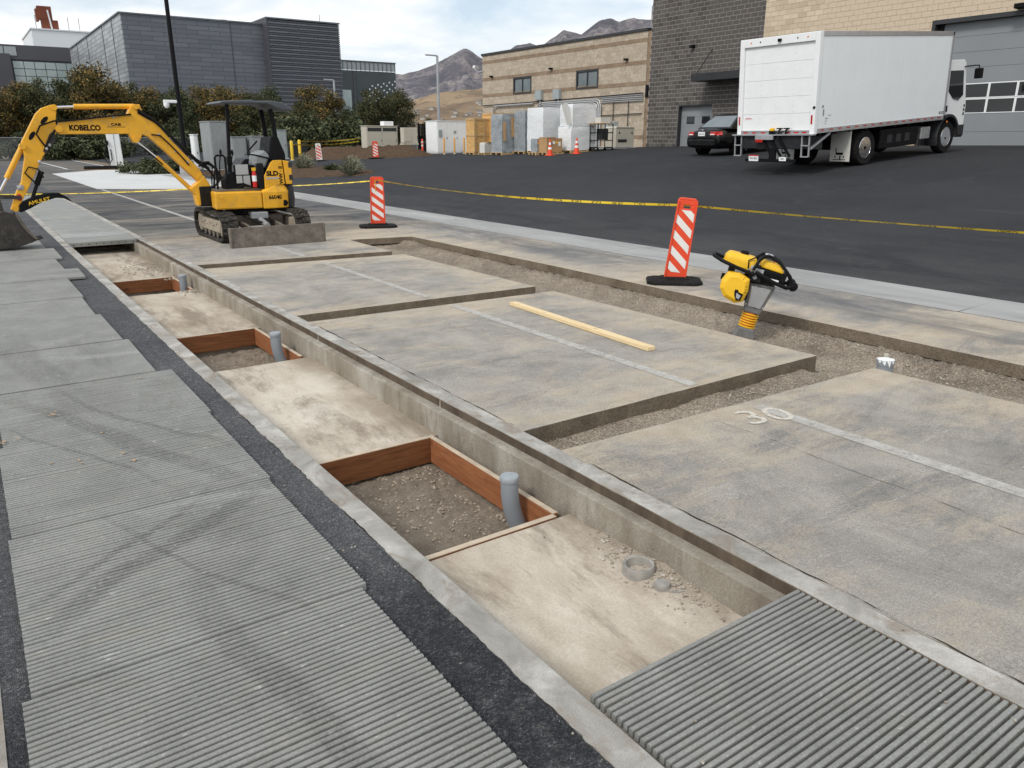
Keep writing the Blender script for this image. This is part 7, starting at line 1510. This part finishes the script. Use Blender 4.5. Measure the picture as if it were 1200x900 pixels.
def tree(x, y, z, s_, k, label, rz=0, mat=None, name='tree', sz=None, grp='trees behind the chain link fence'):
    me, tm, mt, h = protos[k]; mt = mat or mt
    e = empty(name, (x, y, z), rz, label, 'tree', grp); e.scale = (s_, s_, sz or s_)
    key = (k, mt.name)
    if key not in tmeshes:
        mc = me.copy(); mc.materials.clear(); mc.materials.append(mt); t_ = MB(); t_.v = list(tm.v); t_.f = list(tm.f); o2 = t_.build('trunk', MAT['bark'], e, smooth=60); tmeshes[key] = (mc, o2.data)
    else:
        o2 = bpy.data.objects.new('trunk', tmeshes[key][1]); COL.objects.link(o2); o2.parent = e
    o1 = bpy.data.objects.new('crown', tmeshes[key][0]); COL.objects.link(o1); o1.parent = e
    return e
def at(u, y):   # bearing helper: image column of the bearing -> x at depth y (plain trigonometry of the site plan)
    return y * math.tan(R(34.8) + math.atan((u - 600) / 949.4))
TR = [(-28, 94, 6.8, 1), (8, 95, 6.5, 0), (38, 97, 7.4, 2), (66, 94, 7.5, 1), (97, 96, 7.9, 3), (124, 93, 9.0, 0), (152, 97, 7.6, 1), (182, 95, 7.2, 2), (208, 92, 6.9, 3), (238, 97, 7.6, 0), (270, 95, 7.7, 2), (298, 92, 6.6, 1), (318, 101, 7.8, 3)]
NM = ['leftmost', 'second', 'third', 'fourth', 'fifth', 'sixth, tallest', 'seventh', 'eighth', 'ninth', 'tenth', 'eleventh', 'twelfth', 'thirteenth']
for i, (u, y, h, k) in enumerate(TR): tree(at(u, y), y, 0, h / 8, k, f'{NM[i]} tree from the left in the row behind the chain link fence', i * 1.3)
tree(at(377, 78), 78, .5, .80, 0, 'reddish autumn tree before the dark tall block', 1, grp='trees behind the yard'); tree(at(352, 74), 74, .5, .58, 1, 'low dark tree left of the reddish autumn tree', 2, grp='trees behind the yard'); tree(at(408, 80), 80, .5, .55, 3, 'low dark green tree right of the reddish autumn tree', 2.5, grp='trees behind the yard')
tree(at(440, 84), 84, .6, .80, 1, 'left half of the big dark round trees behind the beige cabinet', 0, grp='trees behind the yard'); tree(at(466, 86), 86, .6, .82, 3, 'right one of the big dark round trees behind the beige cabinet', 4, grp='trees behind the yard', mat=LM[1])
tree(at(505, 150), 150, .6, .66, 3, 'far dark green tree above the black gate', 1, grp='far small trees'); tree(at(520, 190), 190, .6, .75, 1, 'far olive tree above the white container', 1, grp='far small trees'); tree(at(543, 150), 150, .6, .62, 0, 'far yellow gold tree left of the brown building', 2, mat=LM[4], grp='far small trees'); tree(at(557, 165), 165, .6, .70, 3, 'far dark tree at the corner of the brown building', 3, grp='far small trees'); tree(at(530, 140), 140, .6, .50, 2, 'far rusty small tree beside the gold one', 5, grp='far small trees')
# low dark undergrowth below the trees
t_ = crown(2, 1.6, 1.0, .9, 16, 170, .12, 11, (.5, .9)); t_.materials.append(LM[2])
for i, u in enumerate((20, 60, 95, 118, 150, 180, 215, 250, 285, 330, 350, 372, 395, 415)):
    y = 86.5 if u in (60, 95, 118) else (90 if u < 330 else 66); x = at(u, y)
    e = empty('bush', (x, y, Z(x, y)), i * .9, ['dark bush at the left end of the fence', 'dark bush climbing the fence left of the charging post', 'dark bush at the fence behind the boom', 'dark bush at the fence next to the charging post', 'dark bush right of the charging post', 'dark bush behind the lift cylinder', 'dark bush behind the lamp pole base', 'dark bush behind the tall switchgear', 'dark bush behind the canopy front post', 'dark bush behind the yellow bollards', 'dark bush over the dark bin', 'dark bush at the left of the dirt mound', 'dark bush behind the dirt mound', 'dark bush left of the blue grey cabinet'][i], 'bush', 'dark bushes under the trees')
    o = bpy.data.objects.new('foliage', t_); COL.objects.link(o); o.parent = e; e.scale = (1.5, 1.3, 1.15 if u < 330 else 1.35)
for i, (u, y, s_, lb) in enumerate(((165, 50, .8, 'low dark bush beside the concrete pad'), (178, 49, .7, 'second low dark bush beside the concrete pad'), (205, 52, .8, 'low dark bush at the lamp pole base'))):
    x = at(u, y); e = empty('bush', (x, y, Z(x, y)), i, lb, 'bush'); o = bpy.data.objects.new('foliage', t_); COL.objects.link(o); o.parent = e; e.scale = (s_, s_, s_ * .5)
def sage(x, y, h, r, n, seed, label, mat=LM[3]):
    rg = random.Random(seed); m = MB()
    for i in range(n):
        a = rg.uniform(0, 6.28); el = rg.uniform(.35, 1.5); L_ = h * rg.uniform(.6, 1.05); d = Vector((math.cos(a) * math.cos(el) * r / h, math.sin(a) * math.cos(el) * r / h, math.sin(el))); sd_ = Vector((-math.sin(a), math.cos(a), 0)) * .012
        p0 = Vector((rg.gauss(0, r * .12), rg.gauss(0, r * .12), 0))
        for k in range(5):
            p = p0 + d * L_ * (.3 + .16 * k); w_ = .018; e_ = Vector((rg.gauss(0, 1), rg.gauss(0, 1), rg.gauss(0, 1))).normalized() * .05
            m.add([tuple(p - sd_ * 1.5), tuple(p + e_), tuple(p + sd_ * 1.5 + d * .06)], [(0, 1, 2)])
        m.add([tuple(p0 - sd_ * .4), tuple(p0 + sd_ * .4), tuple(p0 + d * L_)], [(0, 1, 2)])
    o = m.build('foliage', mat, fix=False); e = empty('sage_shrub', (x, y, Z(x, y)), 0, label, 'shrub', 'sage shrubs in the planting bed'); o.parent = e
sage(14.9, 40.4, .85, .75, 520, 1, 'left grey green sage shrub in the mulch bed'); sage(14.15, 32.6, .85, .75, 520, 2, 'right grey green sage shrub in the mulch bed'); sage(14.9, 36.5, .35, .6, 300, 3, 'low dark shrub between the two sage shrubs', LM[2])
# ------------------------------------------------------------------ chain link fence
t = MT('chain_link', .6, .3); t.col((.30, .31, .31)); MAT['link'] = t.m
FN = empty('chain_link_fence', (-25, 88.3, 0), 0, 'grey chain link fence below the row of trees', 'fence')
Lf = 46
for k in range(16): MB().cyl((k * 3.06, 0, 0), (k * 3.06, 0, 2.05), .04, n=8).build('post', MAT['cabgrey'], FN)
MB().cyl((0, 0, 2.02), (Lf, 0, 2.02), .03, n=8).build('top_rail', MAT['cabgrey'], FN); MB().cyl((0, 0, .08), (Lf, 0, .08), .02, n=6).build('bottom_rail', MAT['cabgrey'], FN)
m = MB()
for k in range(int((Lf + 2) / .14)):
    for s2 in (1, -1):
        xA = k * .14 - (2 if s2 > 0 else 0); a, b = (xA, .08), (xA + s2 * 1.94, 2.02)
        if s2 < 0: a = (xA, .08)
        if min(a[0], b[0]) < 0 or max(a[0], b[0]) > Lf: continue
        m.add([(a[0] - .011, 0, a[1]), (a[0] + .011, 0, a[1]), (b[0] + .011, 0, b[1]), (b[0] - .011, 0, b[1])], [(0, 1, 2, 3)])
o = m.build('wire_mesh', MAT['link'], FN, fix=False); o['kind'] = 'stuff'
